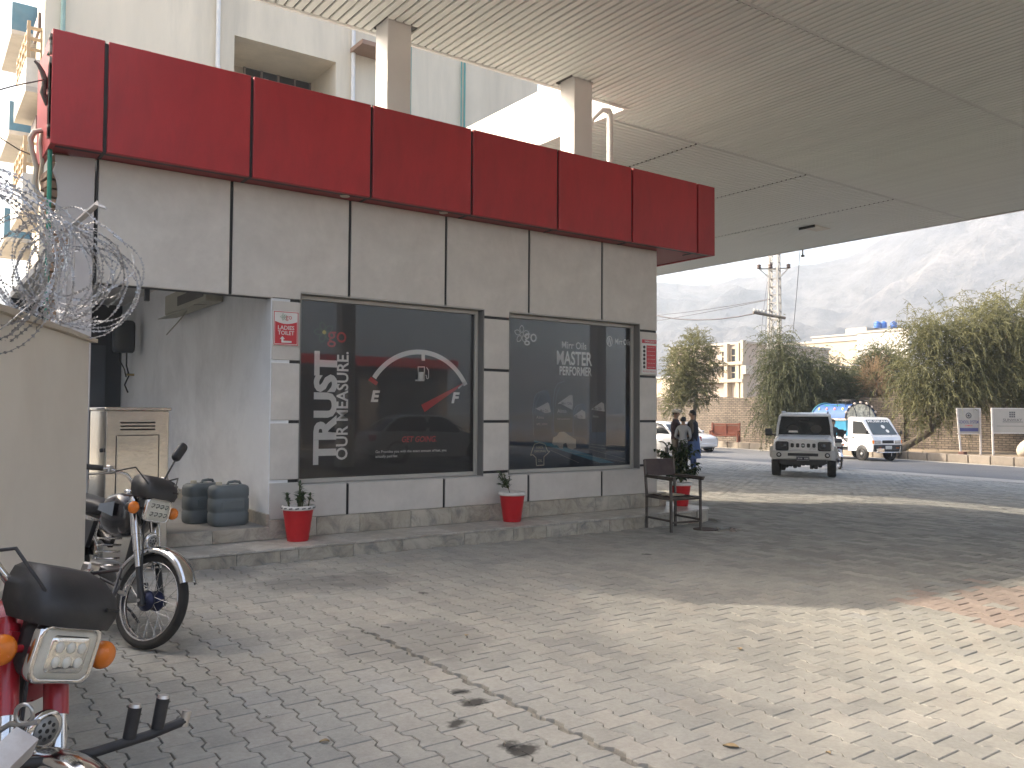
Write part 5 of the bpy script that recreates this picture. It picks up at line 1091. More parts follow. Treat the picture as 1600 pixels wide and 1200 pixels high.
def pot(loc, label, kind, s=1.0):
    o = thing('potted_plant', label, 'potted plant', loc, random.uniform(0, 6), 'red buckets with plants on the step'); rg = random.Random(kind*7+1)
    mb = MB(); mb.lathe([(.100*s, 0), (.104*s, .012), (.106*s, .02), (.148*s, .31*s), (.150*s, .315*s)], n=28); p_ = mb.build('bucket', PRED, o)
    for k in range(2): mb = MB(); r0 = .106+.042*(.05+.80*k)+.001; mb.lathe([(r0*s, (.02+.012+.26*k)*s), ((r0+.003)*s, (.037+.26*k)*s), ((r0+.0015)*s, (.042+.26*k)*s)], n=28, close=False); mb.build('bucket_rib', PRED, p_)
    mb = MB(); mb.lathe([(.140*s, .305*s), (.158*s, .308*s), (.163*s, .318*s), (.163*s, .336*s), (.156*s, .348*s), (.140*s, .348*s), (.135*s, .32*s)], n=28, close=False)
    mb.build('rim', PWH, o)
    if kind == 0:
        for k in range(16):
            a = k*2*math.pi/16; mb = MB(); mb.cyl((.162*s*math.cos(a), .162*s*math.sin(a), .326*s), (.162*s*math.cos(a+.22), .162*s*math.sin(a+.22), .331*s), .006, n=5); mb.build('rim_mark', BLACKJ, o)
    mb = MB(); mb.lathe([(.0, .325*s), (.136*s, .32*s)], n=20, close=False); mb.build('soil', SOIL, o)
    lv = []; st = MB()
    if kind == 0:
        for k in range(11):
            a = rg.uniform(0, 6.28); r = rg.uniform(.0, .10); bx, by = r*math.cos(a), r*math.sin(a); h = rg.uniform(.10, .26) if r < .08 else rg.uniform(.05, .16)
            top = Vector((bx*1.3, by*1.3, .33+h)); st.tube([(bx, by, .32), ((bx+top.x)/2, (by+top.y)/2, .33+h*.5), top], .006, 5)
            for j in range(20):
                t = rg.uniform(.3, 1); p = Vector((bx, by, .32)).lerp(top, t); b_ = rg.uniform(0, 6.28); e = rg.uniform(-.2, .9); dr = Vector((math.cos(b_), math.sin(b_), e)); lv.append((p, dr, Vector((0, 0, 1)), rg.uniform(.035, .075), rg.uniform(.007, .012), rg.random()))
    elif kind == 1:
        for k in range(9):
            a = rg.uniform(0, 6.28); top = Vector((.07+.10*math.cos(a), .05+.10*math.sin(a), .33+rg.uniform(.08, .26))); st.tube([(.03, .02, .32), (.05, .03, .38), top], .004, 5)
            for j in range(22): t = rg.uniform(.3, 1); p = Vector((.04, .03, .36)).lerp(top, t); b_ = rg.uniform(0, 6.28); lv.append((p, Vector((math.cos(b_), math.sin(b_), rg.uniform(-.4, .7))), Vector((0, 0, 1)), rg.uniform(.022, .045), rg.uniform(.008, .014), rg.random()))
    else:
        for k in range(26):
            a = rg.uniform(0, 6.28); rr = rg.uniform(.12, .36); top = Vector((rr*math.cos(a), rr*math.sin(a), .34+rg.uniform(.15, .58)-rr*.25)); mid = Vector((top.x*.35, top.y*.35, .34+(top.z-.34)*.75)); st.tube([(0, 0, .32), mid, top, top+Vector((top.x*.2, top.y*.2, -.08))], .006, 5)
            for j in range(34):
                t = rg.uniform(.25, 1.15); p = (Vector((0, 0, .32)).lerp(mid, t*2) if t < .5 else mid.lerp(top, t*2-1)); b_ = rg.uniform(0, 6.28); lv.append((p, Vector((math.cos(b_)+top.x, math.sin(b_)+top.y, rg.uniform(-.9, .3))), Vector((0, 0, 1)), rg.uniform(.05, .10), rg.uniform(.014, .024), rg.random()))
    st.build('stem', mat('plant_stem', (.08, .09, .035), .7), o); leaves_mesh('foliage', lv, (LF1, LF2, LF3)[kind], o); return o
pot((3.17, 8.02, .173), 'red bucket with white marked rim and bushy succulent beside the passage', 0)
pot((5.81, 8.05, .173), 'red bucket with plain white rim and sparse small shrub between the windows', 1)
q = onz(1064, 790, .173); pot((q.x, q.y, .173), 'red bucket with large dark leafy plant behind the armchair', 2, .92)
# ---- rubble in the broken-out spot, leaves and litter on the paving
RBL = mat('rubble', (.30, .26, .22), .95, 0, .4, 20, .6, 60)
mb = MB()
for k in range(70):
    a = random.uniform(0, 6.28); r = .26*math.sqrt(random.random()); x, y = 8.28+r*math.cos(a)*1.2, 7.05+r*math.sin(a); s = random.uniform(.008, .03); z = gz(8.3)-.03+random.uniform(0, .02)
    mb.cbox(x-s, x+s*.7, y-s*.8, y+s, z-s, z+s*.8, s*.3)
mb.build('rubble', RBL, label='small heap of broken paving rubble beside the step end', cat='rubble', kind='stuff')
mb = MB(); mb.lathe([(.0, .0), (.14, .0), (.155, .004), (.155, .012), (.13, .016), (.10, .012), (0, .012)], (8.12, 7.12, gz(8.1)), n=20, close=False); mb.build('drain_ring', mat('rust_dark', (.06, .035, .025), .8), label='dark rusty drain ring in the paving beside the chair', cat='drain cover')
DRY = mat('dry_leaf', (.30, .22, .12), .8, 0, .3, 30); LIT = mat('pale_scrap', (.55, .52, .48), .8)
for k, (px, py, s, mt_, nm, lb, ct) in enumerate(((728, 997, .05, DRY, 'dry_leaf', 'curled brown leaf on the shaded pavers', 'leaf'), (1155, 1172, .07, DRY, 'dry_leaf', 'broken dry leaf lying in the sunlit paving joints', 'leaf'), (1157, 1015, .06, DRY, 'dry_leaf', 'thin dark leaf on the sunlit pavers', 'leaf'), (1256, 1086, .014, BPL, 'litter_scrap', 'tiny black scrap on the sunlit pavers', 'litter'), (1298, 1182, .03, DRY, 'dry_leaf', 'small dry leaf beside a paver joint in the sun', 'leaf'), (424, 1125, .03, LIT, 'litter_scrap', 'pale dropping on the pavers near the motorbikes', 'litter'), (515, 1163, .045, DRY, 'dry_leaf', 'brown crumpled leaf on the shaded paving', 'leaf'))):
    p = onz(px, py, gz(3)); z = paver_z(p.x, p.y)+.002; mb = MB(); a = random.uniform(0, 3); u = Vector((math.cos(a), math.sin(a), 0)); v = Vector((-u.y, u.x, 0))
    mb.loft([[u*s*t+v*s*.3*math.sin(math.pi*t)*q+Vector((0, 0, .002+.006*abs(q)+.004*math.sin(4*t))) for q in (-1, -.5, 0, .5, 1)] for t in np.linspace(0.02, .98, 6)], True, False, False); mb.build(nm, mt_, loc=(p.x, p.y, z), label=lb, cat=ct)

# creeper added on the unseen house roof edge to soften the sunlit patch
rg = random.Random(21); V, Fc, tone = [], [], []
for a in np.arange(-14, 8, .05):
    for z in np.arange(7.2, 9.0, .05):
        k = (z-7.2)/1.8
        if rg.random() < 1-(k*k*(3-2*k)):
            c = WD*(a+rg.uniform(-.03, .03))+WN*rg.uniform(-.12, .12)+Vector((0, 0, z+rg.uniform(-.03, .03))); s_ = rg.uniform(.028, .038); u = (Vector((.68, .73, 0))+Vector((rg.gauss(0, .3), rg.gauss(0, .3), rg.gauss(0, .3)))).normalized(); v = u.cross(SUN_DIR+Vector((rg.gauss(0, .25), rg.gauss(0, .25), rg.gauss(0, .25)))).normalized()
            o_ = len(V); V += [tuple(c+u*s_*1.2), tuple(c+v*s_), tuple(c-u*s_*1.2), tuple(c-v*s_)]; Fc.append((o_, o_+1, o_+2, o_+3)); tone.append(rg.random())
cr = thing('added_shade_creeper', 'added leafy creeper on the unseen house roof, softening its shadow edge', 'creeper', NBX.location); me = bpy.data.meshes.new('foliage'); me.from_pydata(V, [], Fc); me.materials.append(LF2); me.attributes.new('tone', 'FLOAT', 'FACE').data.foreach_set('value', tone); link('foliage', me, cr)
mb = MB()
for z in (7.5, 7.9): mb.tube([WD*a+Vector((0, 0, z+.05*math.sin(a*2))) for a in np.linspace(-14, 4, 30)], .01, 4)
mb.build('vine_stem', mat('plant_stem', (.08, .09, .035), .7), cr)
# ================================================================== across the road
CP_ = lambda x, y, d: ond(x, y, d)
# ---- brick boundary wall
m, nt, b, out = nodes_of('weathered_brickwork')
tc = N(nt, 'ShaderNodeTexCoord'); bt = N(nt, 'ShaderNodeTexBrick'); sx_ = N(nt, 'ShaderNodeSeparateXYZ'); nt.links.new(tc.outputs['Object'], sx_.inputs[0]); cx_ = N(nt, 'ShaderNodeCombineXYZ'); nt.links.new(sx_.outputs[1], cx_.inputs[0]); nt.links.new(sx_.outputs[2], cx_.inputs[1]); nt.links.new(cx_.outputs[0], bt.inputs[0])
bt.inputs['Color1'].default_value = (.20, .165, .13, 1); bt.inputs['Color2'].default_value = (.135, .112, .09, 1); bt.inputs['Mortar'].default_value = (.06, .05, .042, 1); bt.inputs['Scale'].default_value = 1.0
bt.inputs['Brick Width'].default_value = .30; bt.inputs['Row Height'].default_value = .105; bt.inputs['Mortar Size'].default_value = .016; bt.inputs['Mortar Smooth'].default_value = .2
n1 = noise(nt, tc.outputs['Object'], 1.2, 6, .7); r1 = ramp(nt, [(.3, .6), (.7, 1.25)]); nt.links.new(n1.outputs[0], r1.inputs[0])
nt.links.new(mixc(nt, 'MULTIPLY', .9, bt.outputs[0], r1.outputs[0]), b.inputs['Base Color']); b.inputs['Roughness'].default_value = .95
iv = N(nt, 'ShaderNodeMath', operation='SUBTRACT'); iv.inputs[0].default_value = 1; nt.links.new(bt.outputs['Fac'], iv.inputs[1]); bump(nt, b, iv.outputs[0], .8, .02); BRICKW = m
WP_ = [Vector((ond(px, 640, D).x, ond(px, 640, D).y, 0)) for px, D in ((1010, 57), (1060, 53.5), (1130, 50), (1206, 47.3), (1270, 45.2), (1335, 43), (1405, 41), (1460, 39.8), (1530, 38.4), (1600, 37.3), (1700, 36.2), (1900, 35))]
BWL = thing('brick_wall', 'long weathered brick wall with pillars behind the far kerb', 'wall', WP_[3]); bo = Vector(BWL.location)
for i, (A, B) in enumerate(zip(WP_, WP_[1:])):
    L = (B-A).length; zt = 2.50-.035*i; rzw = math.atan2(B.x-A.x, -(B.y-A.y))
    mb = MB(); rt_ = [zt+.025*math.sin(t*9+i)+random.uniform(-.03, .03) for t in np.linspace(0, 1, 14)]
    mb.loft([[(0, -L*t, -.6), (.23, -L*t, -.6), (.23, -L*t, z_), (0, -L*t, z_)] for t, z_ in zip(np.linspace(0, 1, 14), rt_)], False)
    o = mb.build('wall_segment', BRICKW, BWL, loc=A-bo); o.rotation_euler = (0, 0, rzw)
    if i in (2, 5, 8):
        mb = MB(); mb.box(-.12, .35, -.30, .30, -.6, zt+.28); o = mb.build('pillar', BRICKW, BWL, loc=B-bo); o.rotation_euler = (0, 0, rzw)
        mb = MB(); mb.cbox(-.16, .39, -.34, .34, zt+.10, zt+.19, .01); o = mb.build('pillar_cap', BRICKW, BWL, loc=B-bo); o.rotation_euler = (0, 0, rzw)
# ---- far houses
SUNW = mat('cream_house_render', (.42, .36, .275), .85, 0, .08, .3); GREYW = mat('bare_brick_render', (.40, .335, .285), .9, 0, .12, .4); GLD = mat('far_window_glass', (.05, .055, .065), .6, spec=.2); CON = mat('raw_concrete', (.40, .37, .33), .9, 0, .12, .5)
def house(label, corner_px, D, xlen, ylen, ytop, mt_, wins=(), zb=-.4):
    c = ond(corner_px, ytop, D); o = thing('house', label, 'house', (c.x, c.y, zb)); h = c.z-zb
    MB().box(0, xlen, 0, ylen, 0, h).build('wall', mt_, o)
    mb = MB(); mb.box(-.15, xlen+.15, -.15, ylen+.15, h, h+.22); mb.build('roof', CON, o)
    for px0, px1, y0, y1 in wins:      # openings on the face towards -X
        a, e = onx(px0, y1, c.x), onx(px1, y0, c.x); ya, yb = sorted((a.y-c.y, e.y-c.y)); za, zb_ = sorted((a.z-zb, e.z-zb))
        w = MB().box(-.012, .05, ya, yb, za, zb_).build('window', GLD, o)
        mb = MB(); t = .16
        for q in ((ya-t, ya, za-t, zb_+t), (yb, yb+t, za-t, zb_+t), (ya, yb, zb_, zb_+t), (ya, yb, za-t, za), (ya, yb, (za+zb_)/2-.04, (za+zb_)/2+.04)): mb.box(-.10, -.013, *q)
        mb.build('frame', SUNW, w)
    return o, c, h
o, c, h = house('unfinished three-storey house with tall window strips above the brick wall', 1166, 78, 13, 9.5, 537, GREYW, ((1129, 1135, 549, 566), (1129, 1135, 572, 590), (1144, 1153, 545, 566), (1144, 1153, 573, 591), (1133, 1141, 602, 620), (1150, 1163, 601, 622)))
mb = MB()
for px in (1139, 1157): a = onx(px, 560, c.x); MB().box(-.5, .0, a.y-c.y-.2, a.y-c.y+.2, 2.6, h+.1).build('pier', SUNW, o)
for py in (568, 595): a = onx(1150, py, c.x); MB().box(-.6, -.02, .0, 9.5, a.z+.4-.15, a.z+.4+.15).build('floor_band', SUNW, o)
MB().box(-.5, .0, -.02, .3, 0, h+.3).build('pier', SUNW, o)
q = ond(1187, 577, 76.5); MB().box(q.x-c.x-.5, q.x-c.x+.5, -.45, -.02, q.z+.4-.4, q.z+.4+.4).build('air_conditioner', CON, o)
house('long low cream house with sunlit flank behind the trees', 1345, 100, 6, 30, 531, SUNW)
o, c, h = house('grey flat-roofed house carrying blue water tanks', 1354, 108, 6.2, 8, 522, mat('grey_house_render', (.36, .35, .34), .9, 0, .1, .3))
MB().box(.8, 5.2, .5, 3.5, h+.2, h+1.0).build('tank_plinth', CON, o)
TK = mat('blue_tank_plastic', (.03, .12, .42), .4)
for px, lb in ((1371, 'blue roof water tank at the end of the row'), (1380.5, 'blue roof water tank in the middle of the row'), (1396.5, 'blue roof water tank standing apart on the grey house')):
    p = ond(px, 523, 110); p.z = c.z+1.0; t = thing('water_tank', lb, 'water tank', p, 0, 'blue tanks on the grey roof')
    mb = MB(); mb.lathe([(.42, 0), (.43, .08), (.40, .14), (.43, .20), (.43, .42), (.40, .47), (.43, .52), (.42, .70), (.30, .80), (.14, .84)], n=16); mb.build('shell', TK, t)
    mb = MB(); mb.lathe([(.15, .84), (.15, .90), (.10, .91)], n=12); mb.build('lid', TK, t)
house('small sunlit house far beyond the left tree', 1128, 95, 5, 12, 588, SUNW)
house('white house corner beyond the big tree', 1420, 90, 8, 6, 515, mat('white_house_render', (.62, .60, .56), .8))
# ---- lattice pole with insulators and wires
STEEL = mat('galvanised_lattice', (.42, .41, .39), .5, .5)
PB = ond(1211, 640, 49); PB.z = -.2
po = thing('power_pole', 'pale lattice steel power pole with insulators above the trees', 'power pole', PB, math.radians(20)); zt = 13.2
wd = lambda z: .36-.15*z/zt
for sx in (-1, 1):
    for sy in (-1, 1): mb = MB(); mb.loft([[(sx*wd(z)+a, sy*wd(z)+b_, z) for a, b_ in ((-.05, -.05), (.05, -.05), (.05, .05), (-.05, .05))] for z in (0, zt)], False); mb.build('leg', STEEL, po)
k = 0
for z in np.arange(.5, zt, .48):
    w = wd(z); mb = MB(); s = 1 if k % 2 else -1; k += 1
    for (a, e) in (((-w, -w), (w, -w)), ((w, -w), (w, w)), ((w, w), (-w, w)), ((-w, w), (-w, -w))): mb.cyl((a[0], a[1], z), (e[0], e[1], z+.0), .035, n=4); mb.cyl((a[0], a[1], z), (e[0], e[1], z+.48), .018, n=4)
    mb.build('rung', STEEL, po)
CER = mat('brown_ceramic', (.08, .05, .04), .3)
R_ = Matrix.Rotation(-math.radians(20), 3, 'Z')
def pl(px, py, D=49.): return R_ @ (ond(px, py, D)-PB)
z1 = pl(1203, 420).z; a, e = pl(1186, 420), pl(1232, 419)
mb = MB(); mb.cyl(a, e, .05, n=6); mb.cyl(pl(1200, 432), a, .035, n=5); mb.cyl(pl(1217, 435), e, .035, n=5); mb.build('cross_arm', STEEL, po)
for p in (a, pl(1204, 419, 48.6), e): mb = MB(); mb.lathe([(.05, -.02), (.11, .0), (.13, .08), (.09, .12), (.13, .16), (.12, .22), (.05, .26)], p, n=12); mb.build('insulator', CER, po)
mb = MB(); a, e = pl(1177, 488, 48.3), pl(1227, 497, 48.6); mb.cyl(a, e, .085, n=6); mb.build('lower_cross_arm', mat('grey_timber', (.14, .12, .10), .8), po)
for t in (.04, .14, .24, .34): p = a.lerp(e, t); mb = MB(); mb.lathe([(.04, .05), (.08, .08), (.09, .16), (.05, .22)], p, n=10); mb.build('insulator', mat('pale_ceramic', (.5, .48, .44), .4), po)
WIRE = mat('aluminium_cable', (.10, .10, .11), .5, .5)
def wire(lbl, p, q, sag, r=.016):
    mb = MB(); mb.tube([p.lerp(q, t)-Vector((0, 0, sag*4*t*(1-t))) for t in np.linspace(0, 1, 14)], r, 5); mb.build('power_line', WIRE, label=lbl, cat='cable', group='power lines from the lattice pole')
wire('upper power line running left from the lattice pole', ond(1203, 467, 49), ond(960, 497, 66), .2, .02)
wire('bundled power line sagging left from the lower cross arm', ond(1203, 484, 49), ond(960, 470, 66), 1.0, .045)
wire('lowest power line running left behind the kiosk', ond(1203, 468, 49), ond(960, 511, 66), .1, .02)
wire('thin high line running left from the top cross arm', ond(1186, 418, 49), ond(960, 412, 70), .3, .012)
wire('service line dropping right from the pole over the trees', ond(1219, 515, 49), ond(1345, 572, 40), .3, .018)
wire('second service line dropping right below the first one', ond(1219, 520, 49), ond(1330, 575, 41), .4, .016)
wire('loose jumper wire hanging beside the pole', ond(1199, 440, 49), ond(1188, 535, 48), -.2, .014)
wire('second loose jumper wire hanging beside the pole', ond(1201, 430, 49), ond(1195, 530, 48), .2, .012)
wire('thin hanging wire right of the pole', ond(1250, 392, 40), ond(1239, 520, 46), .15, .014)
# ---- trees with drooping feathery branchlets
BARK = mat('grey_brown_bark', (.12, .095, .07), .95, 0, .3, 5, .8, 12)
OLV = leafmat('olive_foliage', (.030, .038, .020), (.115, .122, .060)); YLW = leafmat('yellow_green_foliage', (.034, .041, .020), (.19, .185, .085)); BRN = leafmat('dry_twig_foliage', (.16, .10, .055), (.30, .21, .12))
def tree(label, base, trunk, blobs, nb, m_, seed, L=(.6, 1.3), droop=1.0, up=.6, leaf=.16, lw=.022, bark=BARK, r0=.16):
    rg = random.Random(seed); o = thing('tree', label, 'tree', base); B0 = Vector(base)
    mb = MB(); trunk = [Vector(p)-B0 for p in trunk]; mb.tube(trunk, [r0*(1-.6*i/(len(trunk)-1)) for i in range(len(trunk))], 9); mb.build('trunk', bark, o)
    V, Fc, tone = [], [], []; tw = MB()
    tip = trunk[-1]; wsum = sum(b[1][0]*b[1][1]*b[1][2] for b in blobs)
    for c, rad in blobs:
        c = Vector(c)-B0; R = (RT*rad[0], FW*rad[1], Vector((0, 0, rad[2])))
        st = min(trunk, key=lambda p: (p-c).length); tw.tube([st, st.lerp(c, .5)+Vector((rg.gauss(0, .1), rg.gauss(0, .1), .15)), c], [r0*.45, r0*.3, r0*.12], 6)
        cnt = int(nb*rad[0]*rad[1]*rad[2]/wsum)
        for k in range(cnt):
            u = Vector((rg.gauss(0, 1), rg.gauss(0, 1), rg.gauss(0, 1))).normalized(); rr = rg.random()**.45*.92
            p = c+R[0]*u.x*rr+R[1]*u.y*rr+R[2]*u.z*rr; d = (R[0]*u.x+R[1]*u.y+R[2]*u.z).normalized()
            d = (d*.8+Vector((rg.gauss(0, .4), rg.gauss(0, .4), up+rg.gauss(0, .35)))).normalized(); ln = rg.uniform(*L); ns = 9; t0 = rg.random()
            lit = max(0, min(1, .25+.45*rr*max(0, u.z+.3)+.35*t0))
            for s in range(ns):
                q = p+d*ln/ns; d = (d+Vector((0, 0, -droop*.26))).normalized(); o_ = len(V); sd = d.cross(Vector((rg.gauss(0, 1), rg.gauss(0, 1), rg.gauss(0, 1)))); sd = sd.normalized() if sd.length > 1e-6 else d.orthogonal()
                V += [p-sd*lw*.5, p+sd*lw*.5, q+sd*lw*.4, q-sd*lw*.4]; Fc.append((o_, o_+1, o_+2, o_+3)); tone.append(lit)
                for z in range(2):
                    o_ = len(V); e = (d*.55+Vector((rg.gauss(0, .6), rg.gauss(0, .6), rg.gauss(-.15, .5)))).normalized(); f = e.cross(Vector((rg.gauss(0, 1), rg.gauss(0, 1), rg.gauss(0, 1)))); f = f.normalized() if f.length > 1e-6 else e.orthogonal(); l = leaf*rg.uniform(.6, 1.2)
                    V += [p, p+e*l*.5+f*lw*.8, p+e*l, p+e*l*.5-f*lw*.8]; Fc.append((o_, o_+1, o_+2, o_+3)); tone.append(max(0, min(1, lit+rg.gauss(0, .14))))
                p = q
    tw.build('limb', bark, o).__setitem__('kind', 'stuff')
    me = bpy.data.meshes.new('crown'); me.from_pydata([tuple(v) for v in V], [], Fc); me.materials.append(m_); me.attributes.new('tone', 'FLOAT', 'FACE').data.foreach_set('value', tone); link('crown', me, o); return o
def blob(px, py, D, rx, rz, ry=None): p = ond(px, py, D); s = D/F_PX; return (p, (rx*s, (ry or (rx+rz)/2)*s, rz*s))
VZ = -.16
def gp(px, D): p = ond(px, 700, D); p.z = VZ; return p
D = 46; t = gp(1084, D)
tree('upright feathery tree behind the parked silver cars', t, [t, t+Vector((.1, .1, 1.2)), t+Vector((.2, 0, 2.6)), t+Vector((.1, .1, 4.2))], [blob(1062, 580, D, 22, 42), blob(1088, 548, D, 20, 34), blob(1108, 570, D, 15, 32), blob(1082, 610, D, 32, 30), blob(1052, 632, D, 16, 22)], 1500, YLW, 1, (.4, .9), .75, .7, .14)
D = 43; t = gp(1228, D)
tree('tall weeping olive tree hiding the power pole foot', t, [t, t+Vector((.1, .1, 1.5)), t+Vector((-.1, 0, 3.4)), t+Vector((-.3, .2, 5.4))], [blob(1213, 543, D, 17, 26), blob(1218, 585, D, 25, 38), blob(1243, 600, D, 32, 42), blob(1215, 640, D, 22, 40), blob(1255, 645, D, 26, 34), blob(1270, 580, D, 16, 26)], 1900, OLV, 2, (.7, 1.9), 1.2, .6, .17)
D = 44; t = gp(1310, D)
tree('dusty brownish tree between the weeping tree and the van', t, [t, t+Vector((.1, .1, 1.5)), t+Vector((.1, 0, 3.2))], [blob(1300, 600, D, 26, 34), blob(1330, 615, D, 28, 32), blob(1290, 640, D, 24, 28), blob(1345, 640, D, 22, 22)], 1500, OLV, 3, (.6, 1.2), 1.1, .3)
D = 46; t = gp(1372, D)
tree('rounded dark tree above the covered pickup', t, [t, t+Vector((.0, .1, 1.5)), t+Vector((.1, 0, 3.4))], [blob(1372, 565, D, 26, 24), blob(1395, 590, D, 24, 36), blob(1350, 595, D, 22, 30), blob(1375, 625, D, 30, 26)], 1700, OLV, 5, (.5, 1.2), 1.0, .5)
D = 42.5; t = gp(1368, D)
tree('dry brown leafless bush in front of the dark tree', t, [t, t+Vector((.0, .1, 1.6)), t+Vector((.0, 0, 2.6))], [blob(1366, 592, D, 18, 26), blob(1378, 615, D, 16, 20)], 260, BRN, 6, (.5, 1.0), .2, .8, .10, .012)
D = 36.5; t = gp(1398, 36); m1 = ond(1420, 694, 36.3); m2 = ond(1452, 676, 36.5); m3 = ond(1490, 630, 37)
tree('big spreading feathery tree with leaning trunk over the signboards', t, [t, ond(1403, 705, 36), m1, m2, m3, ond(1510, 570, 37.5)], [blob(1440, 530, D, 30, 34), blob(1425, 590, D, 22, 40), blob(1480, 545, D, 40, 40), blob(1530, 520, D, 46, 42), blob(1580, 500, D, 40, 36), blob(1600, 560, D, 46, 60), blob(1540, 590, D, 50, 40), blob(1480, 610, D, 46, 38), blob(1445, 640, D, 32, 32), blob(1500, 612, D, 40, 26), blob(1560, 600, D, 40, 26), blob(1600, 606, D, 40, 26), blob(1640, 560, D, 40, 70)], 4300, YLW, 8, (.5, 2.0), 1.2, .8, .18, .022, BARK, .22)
for lb, px, py in (('bare cut post standing among the trees', 1317, 572), ('second bare cut post standing beside the first one', 1298, 567)):
    p = gp(px, 45); q = ond(px, py, 45); mb = MB(); mb.tube([p, p.lerp(q, .5)+Vector((.05, 0, 0)), q], [.13, .12, .11], 7); mb.build('stump_post', BARK, label=lb, cat='post')
# ---- signboards on the verge
def signboard(label, a, c, D, posts):
    p0, p1 = ond(a[0], c[1], D), ond(c[0], a[1], D); ctr = (p0+p1)/2; o = thing('signboard', label, 'signboard', (ctr.x, ctr.y, VZ)); L = Vector(o.location); rz = math.atan2(-RT.y*-1, RT.x); o.rotation_euler = (0, 0, math.atan2(RT.y, RT.x))
    w = (ond(c[0], 650, D)-ond(a[0], 650, D)).length/2; z0, z1 = p0.z-VZ, p1.z-VZ
    MB().cbox(-w, w, -.01, .02, z0, z1, .004).build('board', mat('dusty_white_board', (.30, .295, .275), .5, 0, .06, 2, 0, 80, .3, (.36, .34, .30), 2), o)
    for q in ((-w-.03, w+.03, z1, z1+.035), (-w-.03, w+.03, z0-.035, z0)): MB().box(q[0], q[1], -.02, .025, q[2], q[3]).build('frame_rail', WP, o)
    for s, (tx, bx) in zip((-1, 1), posts): mb = MB(); mb.loft([[(s*(w+.03)+dx+a_, b_, z) for a_, b_ in ((-.03, -.03), (.03, -.03), (.03, .03), (-.03, .03))] for z, dx in ((-.2, bx), (z1+.03, tx))], False); mb.build('post', WP, o)
    return o, w, z0, z1
NAVY = mat('sign_navy', (.05, .06, .18), .5); DK = mat('sign_dark', (.06, .06, .07), .5)
o, w, z0, z1 = signboard('white school signboard with round emblem and blue strip, leaning posts', (1496.5, 639), (1530, 677), 34.6, ((0, .16), (0, .02)))
h = z1-z0; mb = MB(); mb.box(-w*.9, w*.9, -.015, -.011, z0+h*.08, z0+h*.22); mb.build('blue_strip', NAVY, o)
mb = MB(); text_fit(mb, 'SCHOOL SYSTEM', (-w*.92, -.014, z0+h*.40), (1, 0, 0), (0, 0, 1), w*1.84, h*.13, offset=.02); mb.build('lettering', NAVY, o)
mb = MB(); text_fit(mb, 'CAMPUS', (-w*.35, -.014, z0+h*.29), (1, 0, 0), (0, 0, 1), w*.7, h*.05, offset=.02); mb.build('red_lettering', SIGNR, o)
mb = MB(); mb.lathe([(.085, 0), (.12, 0), (.12, .003), (.085, .003)], (0, -.016, z0+h*.73), 'y', 20, close=False); mb.lathe([(0, 0), (.05, 0), (.05, .003)], (0, -.016, z0+h*.73), 'y', 12, close=False); mb.build('emblem', DK, o)
o, w, z0, z1 = signboard('wider white SUNWAY signboard with window emblem under the big tree', (1551, 639), (1612, 676), 34.0, ((0, .04), (0, .0)))
h = z1-z0; mb = MB(); text_fit(mb, 'SUNWAY', (-w*.48, -.014, z0+h*.48), (1, 0, 0), (0, 0, 1), w*.98, h*.11, offset=.006); mb.box(-w*.5, w*.55, -.014, -.011, z0+h*.44, z0+h*.46); mb.box(-w*.8, w*.8, -.014, -.011, z0+h*.27, z0+h*.285); mb.build('lettering', DK, o)
mb = MB()
for i in range(3):
    for j in range(3): mb.box(-.09+i*.085-.03, -.09+i*.085+.035, -.014, -.011, z0+h*.64+j*.085, z0+h*.64+j*.085+.065)
mb.build('window_emblem', DK, o)
# ---- sack, marker stone, bench
p = ond(1602, 705, 33.5); p.z = VZ; o = thing('feed_sack', 'pale stuffed sack leaning on the verge beside the signboard', 'sack', p)
mb = MB(); mb.loft([[(r*math.cos(a)*(1+.12*math.sin(3*a+z*5)), r*.7*math.sin(a), z) for a in np.linspace(0, 2*math.pi, 14, endpoint=False)] for z, r in ((0, .30), (.08, .38), (.25, .40), (.42, .33), (.55, .2), (.62, .08))]); mb.build('sack_body', mat('dirty_sack', (.50, .44, .36), .9, 0, .12, 6, .3, 30), o)
mb = MB(); mb.tube([(0, 0, .60), (.02, 0, .66), (.06, 0, .70)], [.05, .04, .07], 8); mb.build('sack_neck', mat('dirty_sack', (.5, .44, .36), .9), o)
p = ond(1504, 720, 34.4); p.z = -.43; mb = MB(); mb.cbox(-.14, .14, -.12, .12, 0, .40, .02); mb.build('marker_block', mat('red_brown_block', (.13, .07, .055), .9, 0, .2, 6), loc=p, label='red-brown concrete marker block standing against the kerb', cat='block')
p = ond(1134, 688, 47.5); p.z = VZ; BW = mat('red_brown_wood', (.20, .065, .04), .55, 0, .15, 5)
o = thing('bench', 'red-brown wooden bench with panelled back against the brick wall', 'bench', p, math.radians(-62)); W, h = .76, 1.08
for s in (-1, 0, 1): mb = MB(); mb.cbox(s*W-.05, s*W+.05, .0, .10, 0 if s else .30, h+(.04 if s else 0), .01); mb.build('post', BW, o)
for z in (.42, .98): mb = MB(); mb.cbox(-W, W, .01, .08, z, z+.10, .01); mb.build('rail', BW, o)
for s in (-1, 1):
    mb = MB(); mb.box(s*W/2-W/2+.06, s*W/2+W/2-.06, .03, .06, .53, .96); mb.build('back_panel', BW, o)
    mb = MB(); mb.cbox(s*W-.05, s*W+.05, -.55, -.45, 0, .68, .01); mb.build('leg', BW, o)
    mb = MB(); mb.cbox(s*W-.06, s*W+.06, -.56, .0, .62, .68, .01); mb.build('armrest', BW, o)
mb = MB(); mb.cbox(-W, W, -.52, -.01, .36, .42, .01); mb.build('seat', BW, o)
